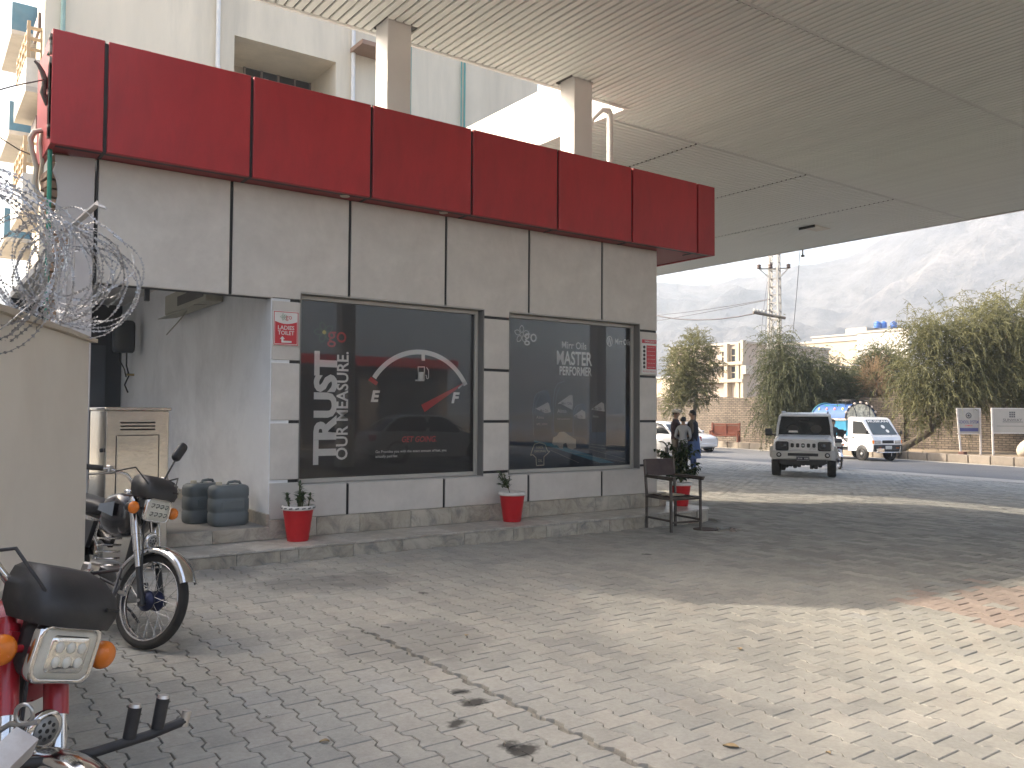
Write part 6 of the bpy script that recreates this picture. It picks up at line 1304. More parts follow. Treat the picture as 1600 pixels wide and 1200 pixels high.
# ---- building added behind the camera, blocks bright sky from the shop-window reflections
o = thing('added_shop', 'added low dark shop building across the forecourt, seen only in the window glass', 'building', (14, -16, 0))
MB().box(-18, 6, -8, 0, -.1, 3.4).build('wall', mat('shop_wall', (.22, .19, .16), .9, 0, .2, .4), o); MB().box(-18.2, 6.2, -8, .6, 3.4, 3.8).build('roof', RED, o)
for k in range(6): MB().box(-17+k*3.9, -14+k*3.9, -.02, .02, .1, 3.0).build('shutter', mat('shop_shutter', (.06, .065, .07), .5, .3), o)
# ================================================================== vehicles and people
def carpaint(n_, c, r=.3): return mat(n_, c, r, .15, .03, 3, 0, 80, .2, [x*.75 for x in c], 2, coat=.7)
SILV = carpaint('silver_car_paint', (.62, .62, .62)); WHC = carpaint('white_car_paint', (.72, .72, .73)); TRIM = mat('black_car_trim', (.018, .018, .019), .55); CGL = mat('dark_car_glass', (.018, .02, .022), .06, 0, .1, 2, spec=.7); ALW = mat('alloy_wheel', (.45, .45, .45), .35, .8)
TLR = mat('tail_lamp_red', (.40, .01, .015), .2); HLG = mat('clear_lamp', (.45, .45, .44), .15, .3)
def cwheel(o, x, y, r=.30, w=.19, rim=ALW, spokes=5):
    s = 1 if y > 0 else -1; mb = MB()
    mb.lathe([(r*.62, -w/2), (r*.93, -w/2), (r, -w/2+.03), (r, w/2-.03), (r*.93, w/2), (r*.62, w/2)], (x, y, r), 'y', 28, close=False); t = mb.build('wheel', RUB, o)
    mb = MB(); yo = s*w*.40; mb.lathe([(r*.66, -.02), (r*.66, .02), (r*.60, .02), (r*.58, -.02)], (x, y+yo, r), 'y', 24, close=False); mb.lathe([(.0, -.02), (r*.2, -.02), (r*.2, .02), (0, .02)], (x, y+yo, r), 'y', 12, close=False)
    for k in range(spokes):
        a = 2*math.pi*k/spokes+.3; ca, sa = math.cos(a), math.sin(a); tv = Vector((-sa, 0, ca))*.035; c0 = Vector((x+r*.15*ca, y+yo, r+r*.15*sa)); c1_ = Vector((x+r*.62*ca, y+yo-s*.01, r+r*.62*sa))
        mb.loft([[c0-tv, c0+tv, c0+tv+Vector((0, -.02*s, 0)), c0-tv+Vector((0, -.02*s, 0))], [c1_-tv, c1_+tv, c1_+tv+Vector((0, -.02*s, 0)), c1_-tv+Vector((0, -.02*s, 0))]], False)
    mb.build('rim', rim, t); mb = MB(); mb.lathe([(0, 0), (r*.6, 0)], (x, y+s*w*.1, r), 'y', 16, close=False); mb.build('brake_disc', TRIM, t)
def body_ring(x, wb, wm, zb, zm, wt, zt, c=.05):
    h = [(wb-c, zb), (wb, zb+c), (wm, zm), (wt, zt-c), (wt-c*1.6, zt)]
    return [(x, y, z) for y, z in h]+[(x, -y, z) for y, z in h[::-1]]
# ---- compact silver 4x4 driving in under the canopy
pos = onz(1256, 744, -.2)
suv = thing('off_roader', 'silver compact off-roader with slotted grille turning into the forecourt', 'car', pos, math.atan2(-pos.y, -pos.x)+math.radians(-2)); suv.location.z = gz(pos.x)
hw = .76
mb = MB(); mb.loft([body_ring(x, *q) for x, q in ((.42, (.70, .735, .62, .78, .71, .93, .05)), (.40, (.74, .765, .52, .78, .735, .985, .05)), (.2, (.76, .78, .52, .80, .74, 1.02, .05)), (-.5, (.77, .785, .50, .82, .76, 1.065, .05)), (-.62, (.77, .785, .40, .82, .765, 1.08, .05)), (-2.9, (.77, .785, .40, .82, .77, 1.08, .05)), (-3.1, (.74, .76, .45, .82, .75, 1.06, .05)))], False); mb.build('body', SILV, suv)
SILD = carpaint('greyer_bumper_paint', (.42, .415, .40), .4)
mb = MB(); mb.loft([[(x, y, z) for y, z in ((-w, z0), (-w, z1), (w, z1), (w, z0))] for x, w, z0, z1 in ((.30, .80, .44, .70), (.50, .79, .46, .70), (.56, .70, .48, .68), (.575, .60, .50, .66))], False); mb.build('bumper', SILD, suv)
mb = MB(); mb.cbox(.555, .582, -.38, .38, .565, .645, .01); mb.build('bumper_grille', TRIM, suv)
mb = MB(); mb.loft([[(x, y, z) for y, z in ((-.56, .49), (-.60, .38), (-.50, .33), (.50, .33), (.60, .38), (.56, .49))] for x in (.2, .50)], False); mb.build('lower_intake', TRIM, suv)
mb = MB()
for k in range(9): y = -.42+k*.105; mb.cbox(.1, .35, y-.05, y+.05, .24+.03*math.sin(k*1.7)+(.05 if 3 <= k <= 5 else 0), .36, .02)
mb.build('underbody', TRIM, suv)
mb = MB(); mb.cbox(.428, .445, -.34, .34, .72, .945, .012); mb.build('grille_panel', SILV, suv)
for k in range(5): mb = MB(); y = (k-2)*.135; mb.cbox(.440, .452, y-.042, y+.042, .785, .895, .018); mb.build('grille_slot', TRIM, suv)
mb = MB(); mb.lathe([(0, .0), (.028, 0), (.028, .006), (0, .006)], (.453, 0, .84), 'x', 14, close=False); mb.build('badge', ALW, suv)
for s in (-1, 1):
    mb = MB(); mb.cbox(.37, .447, s*.53-.175, s*.53+.175, .690, .945, .035); hlp = mb.build('headlamp', mat('smoked_lamp', (.035, .035, .038), .12, 0, .1, 4, spec=.8), suv)
    mb = MB(); mb.lathe([(.0, .0), (.05, .0), (.062, .006), (.0, .01)], (.447, s*.49, .825), 'x', 14, close=False); mb.build('lamp_bulb', mat('smoked_bulb', (.13, .13, .13), .25, .5), hlp)
    mb = MB(); mb.lathe([(.0, .0), (.062, .0), (.066, .02), (.0, .025)], (.556, s*.60, .595), 'x', 18, close=False); mb.build('fog_lamp_bezel', TRIM, suv)
    mb = MB(); mb.lathe([(.0, .0), (.038, .0), (.036, .008), (.0, .012)], (.577, s*.60, .595), 'x', 14, close=False); mb.build('fog_lamp', HLG, suv)
    mb = MB(); mb.loft([[(x, s*w, z) for w, z in ((.745, .50), (.845, .52), (.85, .68), (.83, .80), (.745, .84))] for x in (-.42, .36)], False); mb.build('wheel_arch', SILD, suv)
    mb = MB(); mb.tube([(-.55, s*.76, 1.07), (-.53, s*.88, 1.12)], .02, 6); mb.cbox(-.58, -.47, s*.93-.095, s*.93+.095, 1.06, 1.26, .03); mb.build('mirror', TRIM, suv)
    cwheel(suv, -.05, s*.70, .345, .22, ALW); cwheel(suv, -2.3, s*.70, .345, .22, ALW)
    mb = MB(); mb.tube([(-.95, s*.60, 1.70), (-1.0, s*.60, 1.735), (-2.6, s*.60, 1.735), (-2.65, s*.60, 1.70)], .018, 6); mb.build('roof_rail', mat('grey_rail', (.25, .25, .25), .4, .6), suv)
plate = mat('dark_number_plate', (.02, .022, .035), .35)
mb = MB(); mb.cbox(.577, .592, -.165, .165, .445, .56, .006); np_ = mb.build('number_plate', plate, suv)
mb = MB()
for q in ((-.15, .15, .455, .461), (-.15, .15, .545, .551), (-.153, -.147, .455, .551), (.147, .153, .455, .551)): mb.box(.593, .595, *q)
for k, x in enumerate((-.11, -.07, -.03, .05, .085, .12)): mb.box(.593, .595, x-.012, x+.012, .485, .525)
mb.build('plate_lettering', mat('plate_silver', (.4, .4, .4), .4), np_)
# hood crease, glasshouse
mb = MB(); mb.loft([[(x, y, z) for y, z in ((-w, z0), (-w*.97, z0+.03), (w*.97, z0+.03), (w, z0))] for x, w, z0 in ((.38, .62, .975), (.1, .66, 1.025), (-.48, .68, 1.075))], False); mb.build('hood', SILV, suv)
mb = MB(); mb.loft([body_ring(x, *q) for x, q in ((-.52, (.72, .725, 1.05, 1.06, .715, 1.09, .02)), (-.70, (.72, .725, 1.05, 1.30, .69, 1.36, .02)), (-.88, (.72, .72, 1.05, 1.35, .65, 1.615, .04)), (-1.0, (.72, .72, 1.05, 1.36, .645, 1.64, .04)), (-2.95, (.72, .72, 1.05, 1.36, .645, 1.64, .04)), (-3.08, (.71, .71, 1.05, 1.3, .66, 1.58, .04)))], False); mb.build('glasshouse', CGL, suv)
mb = MB(); mb.loft([body_ring(x, *q) for x, q in ((-.86, (.63, .64, 1.60, 1.615, .625, 1.63, .01)), (-.92, (.665, .67, 1.60, 1.63, .65, 1.685, .03)), (-1.2, (.67, .675, 1.60, 1.64, .655, 1.71, .03)), (-2.9, (.67, .675, 1.60, 1.64, .655, 1.71, .03)), (-3.1, (.66, .66, 1.58, 1.62, .64, 1.67, .03)))], False); mb.build('roof', SILV, suv)
for s in (-1, 1):
    mb = MB(); mb.loft([[(x+dx, s*(y+dy), z) for dx, dy in ((.02, -.055), (.02, .012), (-.10, .016), (-.10, -.01))] for x, y, z in ((-.50, .735, 1.06), (-.68, .715, 1.34), (-.87, .665, 1.63))], False); mb.build('windscreen_pillar', SILV, suv)
    mb = MB(); mb.loft([[(x+dx, s*(y+dy), z) for dx, dy in ((.05, 0), (.05, .012), (-.05, .012), (-.05, 0))] for x, y, z in ((-1.75, .722, 1.06), (-1.75, .665, 1.63))], False); mb.build('door_pillar', SILV, suv)
mb = MB(); mb.cbox(-.60, -.52, -.66, .66, 1.075, 1.10, .008); mb.build('wiper_cowl', TRIM, suv)
def wsx(y, t, o_=.012): return Vector((-.545-.325*t+o_, y, 1.10+.51*t+o_*.6))
for y, r, mt_ in ((.30, .10, 'seat_grey'), (-.30, .10, 'seat_grey')):
    mb = MB(); mb.add([wsx(y+r*1.5*math.cos(a), .30+r*2.2*math.sin(a)) for a in np.linspace(0, 2*math.pi, 12, endpoint=False)], [tuple(range(12))]); mb.build('occupant_outline', mat('dim_occupant', (.05, .046, .042), .4), suv)
mb = MB(); mb.add([wsx(-.42, .10, .014), wsx(-.16, .10, .014), wsx(-.18, .20, .014), wsx(-.40, .20, .014)], [(0, 1, 2, 3)]); mb.build('dashboard_paper', mat('pale_scrap', (.55, .52, .48), .8), suv)
for y in (-.45, .12):
    mb = MB(); mb.cyl(wsx(y, .0, .02), wsx(y+.42, .07, .02), .008, n=5); mb.build('wiper', TRIM, suv)
mb = MB(); mb.cbox(-.80, -.77, -.11, .11, 1.48, 1.54, .01); mb.build('rear_view_mirror', TRIM, suv)
# ---- covered pickup with painted canopy
wf = onz(1350, 720, -.41); hdg = math.atan2(-.967, -.254)-math.radians(3)
van = thing('pickup_van', 'white small pickup with blue painted passenger canopy crossing on the road', 'pickup', (0, 0, 0), hdg)
van.location = Vector((wf.x, wf.y, gz(wf.x)+.008)) - Matrix.Rotation(hdg, 3, 'Z') @ Vector((.0, -.60, 0))
prof = [(.62, .38), (.66, .55), (.66, .78), (.60, .98), (.50, 1.06), (.02, 1.66), (-.12, 1.74), (-.70, 1.78), (-.82, 1.74), (-.84, .38)]
mb = MB(); n_ = len(prof); mb.loft([[(x, y, z) if abs(y) < .68 else (x*.97, y, z if z < 1.1 else z-.01) for x, z in prof] for y in (-.70, -.66, .66, .70)], False); mb.build('cab', WHC, van)
for s in (-1, 1):
    mb = MB(); mb.prism([(.42, 1.08), (.04, 1.56), (-.50, 1.60), (-.52, 1.08)], s*.700, s*.708, 'xz'); mb.build('door_window', CGL, van)
    mb = MB(); mb.prism([(-.60, .44), (-.60, .60), (-.60, 1.66), (-.588, 1.66), (-.588, .44)], s*.7005, s*.704, 'xz'); mb.box(-.58, .45, min(s*.7005, s*.703), max(s*.7005, s*.703), .74, .748); mb.build('door_seam', mat('seam_grey', (.3, .3, .31), .6), van)
    mb = MB(); mb.cbox(-.54, -.42, s*.715-.012, s*.715+.012, .90, .935, .006); mb.build('door_handle', TRIM, van)
    mb = MB(); mb.cbox(.60, .675, s*.49-.15, s*.49+.15, .70, .84, .02); mb.build('headlamp', HLG, van)
    mb = MB(); mb.cbox(.58, .665, s*.68-.03, s*.68+.03, .70, .84, .012); mb.build('indicator', AMB, van)
    mb = MB(); mb.cbox(.665, .70, s*.44-.09, s*.44+.09, .50, .57, .01); mb.build('bumper_lamp', AMB, van)
    mb = MB(); mb.tube([(.45, s*.70, 1.10), (.47, s*.80, 1.14)], .012, 5); mb.cbox(.44, .49, s*.84-.05, s*.84+.05, 1.08, 1.22, .012); mb.build('mirror', TRIM, van)
    mb = MB(); mb.lathe([(.0, 0), (.33, 0), (.34, .02), (.0, .02)], (0, s*.70-(.01 if s > 0 else .012), .30), 'y', 20, close=False); mb.build('wheel_well', TRIM, van)
    cwheel(van, .0, s*.645, .275, .15, mat('steel_wheel', (.42, .42, .41), .5, .5), 8); cwheel(van, -1.84, s*.62, .275, .15, mat('steel_wheel', (.42, .42, .41), .5, .5), 8)
def wsp(y, t): return Vector((.505+(-.485)*t+.012, y, 1.075+.575*t+.008))
mb = MB(); mb.loft([[wsp(-.60+.06*t, t), wsp(.60-.06*t, t), wsp(.60-.06*t, t)-Vector((.02, 0, .02)), wsp(-.60+.06*t, t)-Vector((.02, 0, .02))] for t in (0, 1)], False); ws = mb.build('windscreen', mat('windscreen_glass', (.06, .075, .08), .08, 0, .1, 2, spec=.7), van)
mb = MB(); e1 = (wsp(0, 1)-wsp(0, 0)).normalized(); text_fit(mb, 'MUSKAN', wsp(-.50, .80)+Vector((.006, 0, .006)), (0, 1, 0), e1, 1.0, .11, offset=.03)
for y, t, r in ((.10, .50, .09), (.20, .20, .08)): mb.add([wsp(y+r*math.cos(a), t+r*1.4*math.sin(a))+Vector((.006, 0, .006)) for a in np.linspace(0, 2*math.pi, 9, endpoint=False)], [tuple(range(9))])
mb.build('windscreen_sticker', mat('sticker_white', (.65, .65, .63), .5), ws)
mb = MB(); mb.cbox(.64, .70, -.69, .69, .40, .66, .02); mb.build('bumper', TRIM, van)
mb = MB(); mb.cbox(.665, .685, -.28, .28, .72, .84, .01); mb.build('grille', TRIM, van)
mb = MB(); mb.tube([(.70, -.62, .36), (.80, -.55, .36), (.80, .55, .36), (.70, .62, .36)], .025, 8); mb.tube([(.80, .45, .36), (.80, .50, .62)], .015, 6); mb.cbox(.74, .82, -.62, -.30, .36, .52, .01); mb.tube([(.76, .1, .36), (.74, .1, .20)], .02, 6); mb.build('front_guard', CHROME, van)
mb = MB(); mb.cbox(.702, .715, -.16, .16, .48, .62, .006); mb.build('number_plate', mat('plate_pale', (.5, .5, .48), .5), van)
VB = mat('blue_canopy_paint', (.035, .10, .28), .5, 0, .2, 3); VC = mat('cyan_panel_paint', (.02, .20, .34), .45, 0, .15, 2); GRN = mat('green_tarp', (.03, .30, .12), .6)
mb = MB(); mb.cbox(-3.0, -.86, -.70, .70, .52, .95, .015); mb.build('cargo_bed', WHC, van)
mb = MB(); mb.box(-3.0, -.86, -.6, .6, .38, .515); mb.build('chassis', TRIM, van)
for s in (-1, 1):
    mb = MB(); mb.box(-2.95, -.92, s*.69-.012, s*.69+.012, .96, 1.62); mb.build('side_curtain', VC, van)
    mb = MB(); mb.box(-1.10, -.95, s*.706-.004, s*.706+.004, .96, 1.18); mb.build('curtain_stripe', WHC, van)
    mb = MB(); mb.box(-3.0, -.86, s*.72-.03, s*.72+.03, 1.62, 1.72); mb.build('fringe_rail', mat('ornament_trim', (.50, .42, .36), .5, 0, .6, 22), van)
arch = lambda x, r=1.0: [(x, .76*math.cos(a)*r, 1.70+.62*math.sin(a)*r) for a in np.linspace(0, math.pi, 15)]
mb = MB(); mb.loft([arch(-3.05), arch(-.84)], True, False, False); mb.loft([arch(-3.05, .97), arch(-.84, .97)], True, False, False); mb.build('arched_roof', VB, van)
mb = MB(); pts = arch(-.87, .98); mb.add(pts, [tuple(range(len(pts)))]); mb.build('front_arch_panel', mat('painted_floral_panel', (.60, .54, .42), .6, 0, .75, 9), van)
for k in range(7):
    mb = MB(); a = math.radians(25+k*22); mb.ball((-.85, .80*math.cos(a), 1.70+.66*math.sin(a)), .06, 8, 5); mb.build('pompom', mat('ornament_trim', (.5, .42, .36), .5), van)
for k in range(2):
    mb = MB(); x = (-3.03, -.86)[k]; mb.tube([(x, .79*math.cos(a), 1.70+.65*math.sin(a)) for a in np.linspace(0, math.pi, 15)], .03, 6); mb.build('roof_hoop', (mat('teal_hoop', (.05, .22, .28), .5), TRIM)[k], van)
for k in range(4):
    mb = MB(); x = -2.72+k*.50; a = math.radians(180-38); mb.ball((x, .775*math.cos(a), 1.70+.635*math.sin(a)), (.07, .03, .07), 8, 6); mb.build('flower_ornament', (mat('orn_yellow', (.50, .48, .12), .6), mat('orn_pink', (.55, .22, .24), .6))[k in (1, 2)], van)
mb = MB(); mb.loft([[(x, y, 2.315+.012*math.sin(x*9)-abs(y)*.18) for y in np.linspace(-.42, .42, 5)] for x in np.linspace(-2.7, -1.6, 6)], True, False, False); mb.build('green_tarp', GRN, van)
mb = MB(); mb.lathe([(.16, -.08), (.25, -.08), (.28, -.04), (.28, .04), (.25, .08), (.16, .08)], (-1.45, -.10, 2.42), 'z', 22, close=False); mb.build('spare_tyre', RUB, van)
mb = MB()
for x in (-1.7, -1.2): mb.tube([(x, -.5, 2.05), (x, -.45, 2.45), (x, .45, 2.45), (x, .5, 2.05)], .016, 5)
for y in (-.45, .45): mb.tube([(-1.75, y, 2.45), (-.95, y, 2.45), (-.75, y*.8, 2.0), (-.72, y*.75, 1.78)], .016, 5)
mb.build('roof_rack', TRIM, van)
# ---- saloon cars parked by the road
def saloon(label, loc, rz, paint, hatch=False):
    o = thing('saloon_car', label, 'car', loc, rz, 'pale cars parked by the road'); L = 4.2
    mb = MB(); st = ((2.10, (.60, .66, .38, .55, .58, .66)), (2.02, (.74, .80, .26, .52, .70, .74)), (1.6, (.80, .84, .20, .55, .76, .84)), (.85, (.82, .85, .19, .58, .79, .93)), (.0, (.83, .86, .19, .6, .81, .95)), (-1.2, (.83, .86, .19, .6, .80, .98)), (-1.75, (.80, .84, .22, .6, .76, .97)), (-2.05, (.74, .80, .30, .58, .70, .92)), (-2.12, (.66, .72, .40, .58, .62, .84)))
    mb.loft([body_ring(x, *q, .05) for x, q in st]); mb.build('body', paint, o)
    mb = MB(); mb.loft([body_ring(x, *q, .03) for x, q in ((.92, (.72, .73, .90, .92, .70, .96)), (.35, (.73, .73, .90, 1.2, .60, 1.36)), (.15, (.73, .73, .90, 1.2, .57, 1.42)), (-.9, (.73, .73, .90, 1.2, .57, 1.43)), (-1.25, (.72, .72, .92, 1.2, .58, 1.33)), (-1.78, (.68, .69, .93, .96, .66, 1.0)))]); mb.build('glasshouse', CGL, o)
    mb = MB(); mb.loft([body_ring(x, *q, .02) for x, q in ((.36, (.57, .58, 1.35, 1.36, .56, 1.385)), (.15, (.60, .61, 1.38, 1.41, .55, 1.455)), (-.9, (.60, .61, 1.385, 1.42, .55, 1.465)), (-1.25, (.58, .59, 1.32, 1.34, .55, 1.375)))]); mb.build('roof', paint, o)
    for s in (-1, 1):
        for x0, x1, zt in ((.92, .33, 1.38), (-.28, -.28, 1.43), (-1.72, -1.22, 1.36)):
            mb = MB(); mb.loft([[(x+d, s*(y+.012), z) for d in (-.05, .05)]+[(x+d, s*(y-.02), z) for d in (.05, -.05)] for x, y, z in ((x0, .735, .93), ((x0+x1)/2, .70, (1.2)), (x1, .60, zt))], False); mb.build('pillar', paint, o)
        for x in (1.33, -1.28):
            cwheel(o, x, s*.74, .30, .19)
            mb = MB(); mb.lathe([(.30, -.01), (.365, -.01), (.365, .01), (.30, .01)], (x, s*.845, .32), 'y', 24, close=False); mb.build('wheel_arch', mat('arch_shadow_trim', (.03, .03, .03), .7), o)
        mb = MB(); mb.cbox(-2.11, -1.90, s*.67-.10, s*.67+.10, .66, .86, .03); mb.build('tail_lamp', TLR, o)
        mb = MB(); mb.cbox(1.88, 2.06, s*.60-.14, s*.60+.14, .60, .72, .03); mb.build('headlamp', HLG, o)
        mb = MB(); mb.cbox(.70, .80, s*.92-.06, s*.92+.06, .92, 1.04, .02); mb.build('mirror', paint, o)
        mb = MB(); mb.box(-.9, -.75, s*.862-.006, s*.862+.006, .80, .825); mb.build('door_handle', CHROME, o)
    mb = MB(); mb.cbox(-2.15, -1.95, -.70, .70, .32, .50, .04); mb.build('rear_bumper', paint, o)
    mb = MB(); mb.cbox(1.95, 2.13, -.66, .66, .26, .46, .04); mb.build('front_bumper', paint, o)
    mb = MB(); mb.cbox(-2.165, -2.15, -.26, .26, .56, .67, .005); mb.build('number_plate', mat('plate_pale', (.5, .5, .48), .5), o)
    return o
w0 = onx(1033, 714, 25.2); hd2 = math.radians(94)
saloon('silver saloon car parked beside the standing men', (25.2+.72, w0.y+1.30, gz(25.5)), hd2, SILV)
q = ond(1060, 705, 42); saloon('white saloon car passing behind the silver one', (q.x, q.y, gz(q.x)+.008), math.radians(-97), WHC)
saloon('white saloon car standing on the open side of the forecourt, mirrored in the shop window', (13.2, -6.0, gz(13.2)), math.radians(8), WHC)
# ---- people
SKIN = mat('skin_tone', (.28, .165, .10), .55, 0, .08, 6); HAIR = mat('black_hair', (.012, .010, .009), .6)
def skin_mesh(name, joints, edges, mats_, parent, assign, root=0, sub=2):
    me = bpy.data.meshes.new(name); me.from_pydata([j[0] for j in joints], edges, []); o = bpy.data.objects.new(name, me); COL.objects.link(o)
    md = o.modifiers.new('skin', 'SKIN'); 
    for i, j in enumerate(joints):
        r = j[1]; v = me.skin_vertices[0].data[i]; v.radius = (r[0], r[1]) if hasattr(r, '__len__') else (r, r); v.use_root = (i == root)
    sb = o.modifiers.new('sub', 'SUBSURF'); sb.levels = sub; sb.render_levels = sub
    dg = bpy.context.evaluated_depsgraph_get(); ev = bpy.data.meshes.new_from_object(o.evaluated_get(dg)); bpy.data.objects.remove(o)
    for m_ in mats_: ev.materials.append(m_)
    for p in ev.polygons: p.material_index = assign(p.center); p.use_smooth = True
    ob = link(name, ev, parent); return ob
def hand(s, wr, d, J, E, w):
    """Palm, four fingers and a thumb added to the skeleton."""
    d = Vector(d).normalized(); side = d.cross(Vector((0, 1, 0))).normalized(); b = len(J)
    J.append((tuple(Vector(wr)+d*.05), .022)); E.append((w, b)); palm = Vector(wr)+d*.085; J.append((tuple(palm), .026)); E.append((b, b+1)); k0 = b+1
    for i, (o_, l) in enumerate(((-.022, .060), (-.008, .070), (.008, .066), (.022, .052))):
        n0 = len(J); p = palm+side*o_+d*.015; J += [(tuple(p+d*l*.5+Vector((.008, 0, 0))), .0085), (tuple(p+d*l+Vector((.022, 0, 0))), .007)]; E += [(k0, n0), (n0, n0+1)]
    n0 = len(J); J += [(tuple(Vector(wr)+d*.05-side*.03+Vector((.015, 0, 0))), .010), (tuple(Vector(wr)+d*.085-side*.04+Vector((.03, 0, 0))), .008)]; E += [(b, n0), (n0, n0+1)]
def person(label, loc, rz, h, top, legs, shoe, arms, hat=None, kameez=None, vest=None, sleeve=True, stance=.09, hair=True, lean=0.0, seated=False):
    """Standing figure facing +x; h = height. One continuous body; clothing colours by region, loose garments and hair as children."""
    k = h/1.75; o = thing('person', label, 'person', loc, rz); o.scale = (k, k, k)
    J = [((0, 0, .95), (.145, .115)), ((0, 0, 1.12), (.14, .11)), ((.01, 0, 1.30), (.165, .12)), ((0, 0, 1.42), (.15, .10)), ((.005, 0, 1.50), .055), ((.015, 0, 1.565), .062), ((.025, 0, 1.635), (.078, .095)), ((.02, 0, 1.70), (.070, .085))]
    E = [(0, 1), (1, 2), (2, 3), (3, 4), (4, 5), (5, 6), (6, 7)]
    for s, (sh, el, wr) in zip((-1, 1), arms):
        b = len(J); J += [((0, s*.175, 1.40), .066), (el, .048), (wr, .030)]; E += [(3, b), (b, b+1), (b+1, b+2)]
        hand(s, wr, Vector(wr)-Vector(el), J, E, b+2)
    for s in (-1, 1):
        b = len(J)
        if seated: J += [((.05, s*.10, .90), .095), ((.42, s*.17, .86), .065), ((.36, s*.18, .45), .042), ((.47, s*.18, .40), .04)]; E += [(0, b), (b, b+1), (b+1, b+2), (b+2, b+3)]
        else: J += [((0, s*stance, .86), .095), ((.02*s, s*(stance+.01), .49), .062), ((-.01, s*(stance+.01), .09), .042), ((.10, s*(stance+.03), .045), (.045, .035)), ((.17, s*(stance+.04), .035), (.035, .025))]; E += [(0, b), (b, b+1), (b+1, b+2), (b+2, b+3), (b+3, b+4)]
    wrs = [Vector(a[2]) for a in arms]
    def assign(c):
        if c.z > 1.485 and abs(c.y) < .13: return 0
        if any((c-w).length < .125 and (c-w).length > -1 and min((c-Vector(a[1])).length for a in arms) > .13 for w in wrs): return 0
        if c.z > .93: return 1
        return 2 if c.z > .10 else 3
    skin_mesh('body', J, E, [SKIN, top, legs, shoe], o, assign, 0, 2)
    # face: nose, eyes, mouth, ears
    mb = MB(); mb.ball((.108, 0, 1.628), (.018, .012, .022), 8, 6); mb.build('nose', SKIN, o)
    for s in (-1, 1):
        mb = MB(); mb.ball((.092, s*.03, 1.652), (.008, .012, .007), 8, 6); mb.build('eye', HAIR, o)
        mb = MB(); mb.ball((.01, s*.085, 1.635), (.018, .010, .030), 8, 6); mb.build('ear', SKIN, o)
    mb = MB(); mb.ball((.095, 0, 1.588), (.010, .022, .006), 8, 6); mb.build('mouth', mat('lip_tone', (.22, .09, .07), .5), o)
    if hair:
        mb = MB(); secs = []
        for t in np.linspace(0, 1, 7): a = t*math.pi/2; secs.append([(.012+(.104+.004*math.sin(5*q))*math.cos(a)*math.cos(q)-(.012 if math.cos(q) > 0 else 0), .089*math.cos(a)*math.sin(q), 1.655+.105*math.sin(a)-(.045 if math.cos(q) < .2 else -.03)*(1-t)) for q in np.linspace(0, 2*math.pi, 16, endpoint=False)])
        mb.loft(secs); mb.build('hair', HAIR, o)
    if hat:
        mb = MB(); mb.lathe([(.09, 1.675), (.128, 1.68), (.132, 1.705), (.128, 1.735), (.115, 1.75), (.10, 1.752), (.06, 1.765), (.0, 1.768)], (.018, 0, 0), n=22, close=False); mb.build('rolled_cap', hat, o)
    if kameez:
        mb = MB(); secs = []
        for z, a, b_ in ((.40, .205, .25), (.55, .20, .235), (.75, .185, .215), (.95, .168, .195), (1.10, .150, .185)): secs.append([((a+.012*math.sin(5*q+z*6))*math.cos(q), (b_+.012*math.sin(4*q+z*5))*math.sin(q), z) for q in np.linspace(0, 2*math.pi, 22, endpoint=False)])
        mb.loft(secs, True, False); mb.build('kameez_skirt', kameez, o)
    if vest:
        mb = MB(); secs = []
        for z, a, b_ in ((.88, .172, .205), (1.0, .165, .20), (1.15, .160, .198), (1.30, .155, .212), (1.40, .135, .20), (1.455, .10, .12)): secs.append([((a+.008*math.sin(3*q))*math.cos(q)+.005, b_*math.sin(q), z) for q in np.linspace(0, 2*math.pi, 20, endpoint=False)])
        mb.loft(secs, True, False); mb.build('vest', vest, o)
    return o
hang = lambda s: ((0, 0, 0), (-.03, s*.235, 1.13), (.05, s*.25, .88)); 
def fold(s, x=.22, z=1.05): return ((0, 0, 0), (-.04, s*.24, 1.13), (x, s*.12, z))
def stand(px, D): p = ond(px, 700, D); p.z = gz(p.x); return p
PLD = mat('dark_plaid_shirt', (.055, .03, .035), .8, 0, .5, 14); BEI = mat('beige_trousers', (.21, .18, .14), .85); DRK = mat('dark_trousers', (.02, .021, .025), .85); GSW = mat('grey_sweater', (.30, .31, .32), .9, 0, .08, 8, .2, 60); SHO = mat('dark_shoes', (.03, .025, .02), .5); NVY = mat('navy_waistcoat', (.012, .014, .022), .8); BLU = mat('blue_shalwar_cloth', (.065, .11, .24), .8, 0, .1, 5); BRV = mat('brown_sleeve', (.09, .075, .055), .85); CAPM = mat('cream_wool_cap', (.52, .48, .40), .95)
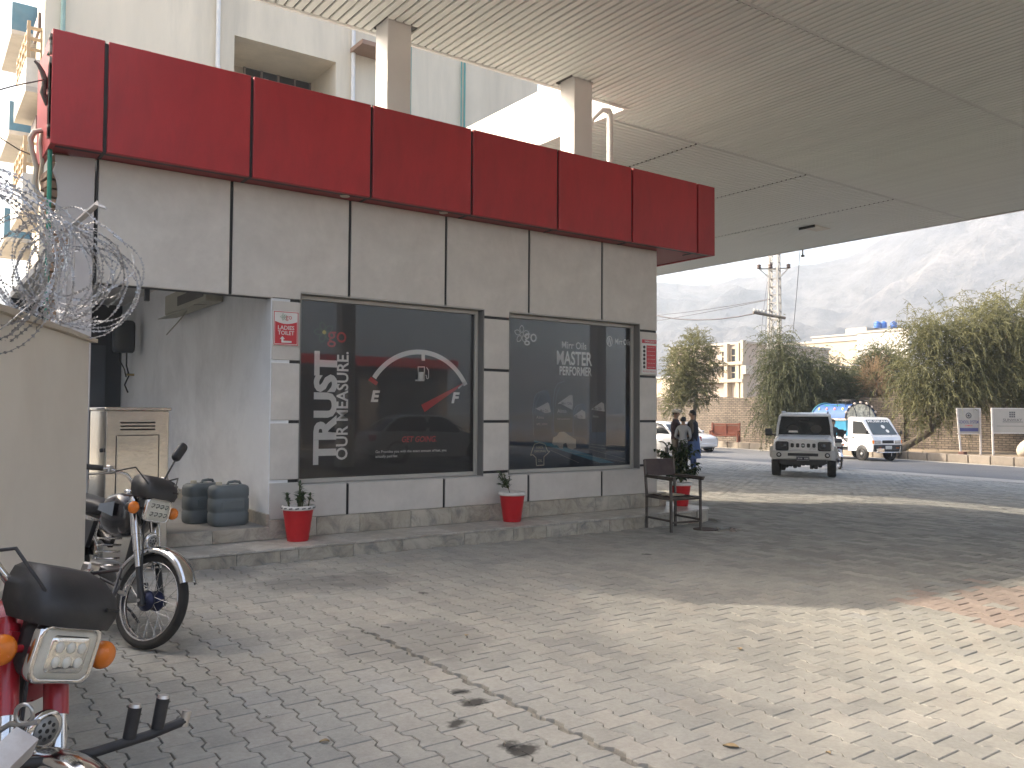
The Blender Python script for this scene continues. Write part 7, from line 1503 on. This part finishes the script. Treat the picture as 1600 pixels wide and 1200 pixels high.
f_ang = lambda px, D, a: math.atan2(-stand(px, D).y, -stand(px, D).x)+math.radians(a)
person('man in cream rolled cap and dark plaid shirt talking by the silver car', stand(1055.5, 23.4), f_ang(1055, 23.4, 75), 1.72, PLD, BEI, SHO, (fold(-1, .20, 1.12), fold(1, .24, 1.05)), hat=CAPM)
person('boy in grey sweater standing between the two men', stand(1067.5, 23.0), f_ang(1067, 23, 165), 1.53, GSW, DRK, SHO, (fold(-1, .20, 1.0), fold(1, .22, 1.02)))
person('man in navy waistcoat and blue shalwar kameez facing the other two', stand(1083, 23.2), f_ang(1083, 23.2, -105), 1.72, BRV, BLU, SHO, (fold(-1, .2, 1.0), fold(1, .15, 1.0)), kameez=BLU, vest=NVY)
# rider with his motorbike behind the off-roader
rp = onz(1312, 734, -.34); rh = math.atan2(-rp.y, -rp.x)+math.radians(14)
rb = motorbike('dark motorbike of the rider behind the off-roader', (rp.x, rp.y, gz(rp.x)), rh, 0.0, MRP, BPL)
rb.location = Vector((rp.x, rp.y, gz(rp.x))) + Matrix.Rotation(rh, 3, 'Z') @ Vector((.0, 0, 0))
pp = Vector(rb.location) + Matrix.Rotation(rh, 3, 'Z') @ Vector((-.88, 0, -.10))
person('motorbike rider in a dark jacket partly hidden by the off-roader', pp, rh, 1.72, mat('black_jacket', (.018, .018, .02), .6), DRK, SHO, (((0, 0, 0), (.22, -.24, 1.18), (.46, -.28, 1.08)), ((0, 0, 0), (.22, .24, 1.18), (.46, .28, 1.08))), seated=True)
# ================================================================== the hazy air of the valley
m = bpy.data.materials.new('valley_haze'); m.use_nodes = True; nt = m.node_tree; nt.nodes.clear()
out = nt.nodes.new('ShaderNodeOutputMaterial'); pv = nt.nodes.new('ShaderNodeVolumePrincipled')
pv.inputs['Color'].default_value = (.80, .90, 1.0, 1); pv.inputs['Density'].default_value = HAZE; pv.inputs['Anisotropy'].default_value = .25
nt.links.new(pv.outputs[0], out.inputs['Volume'])
MB().box(-1150, 1150, -1150, 1150, -8, MOUNT_TOP+12).build('haze', m, kind='stuff')
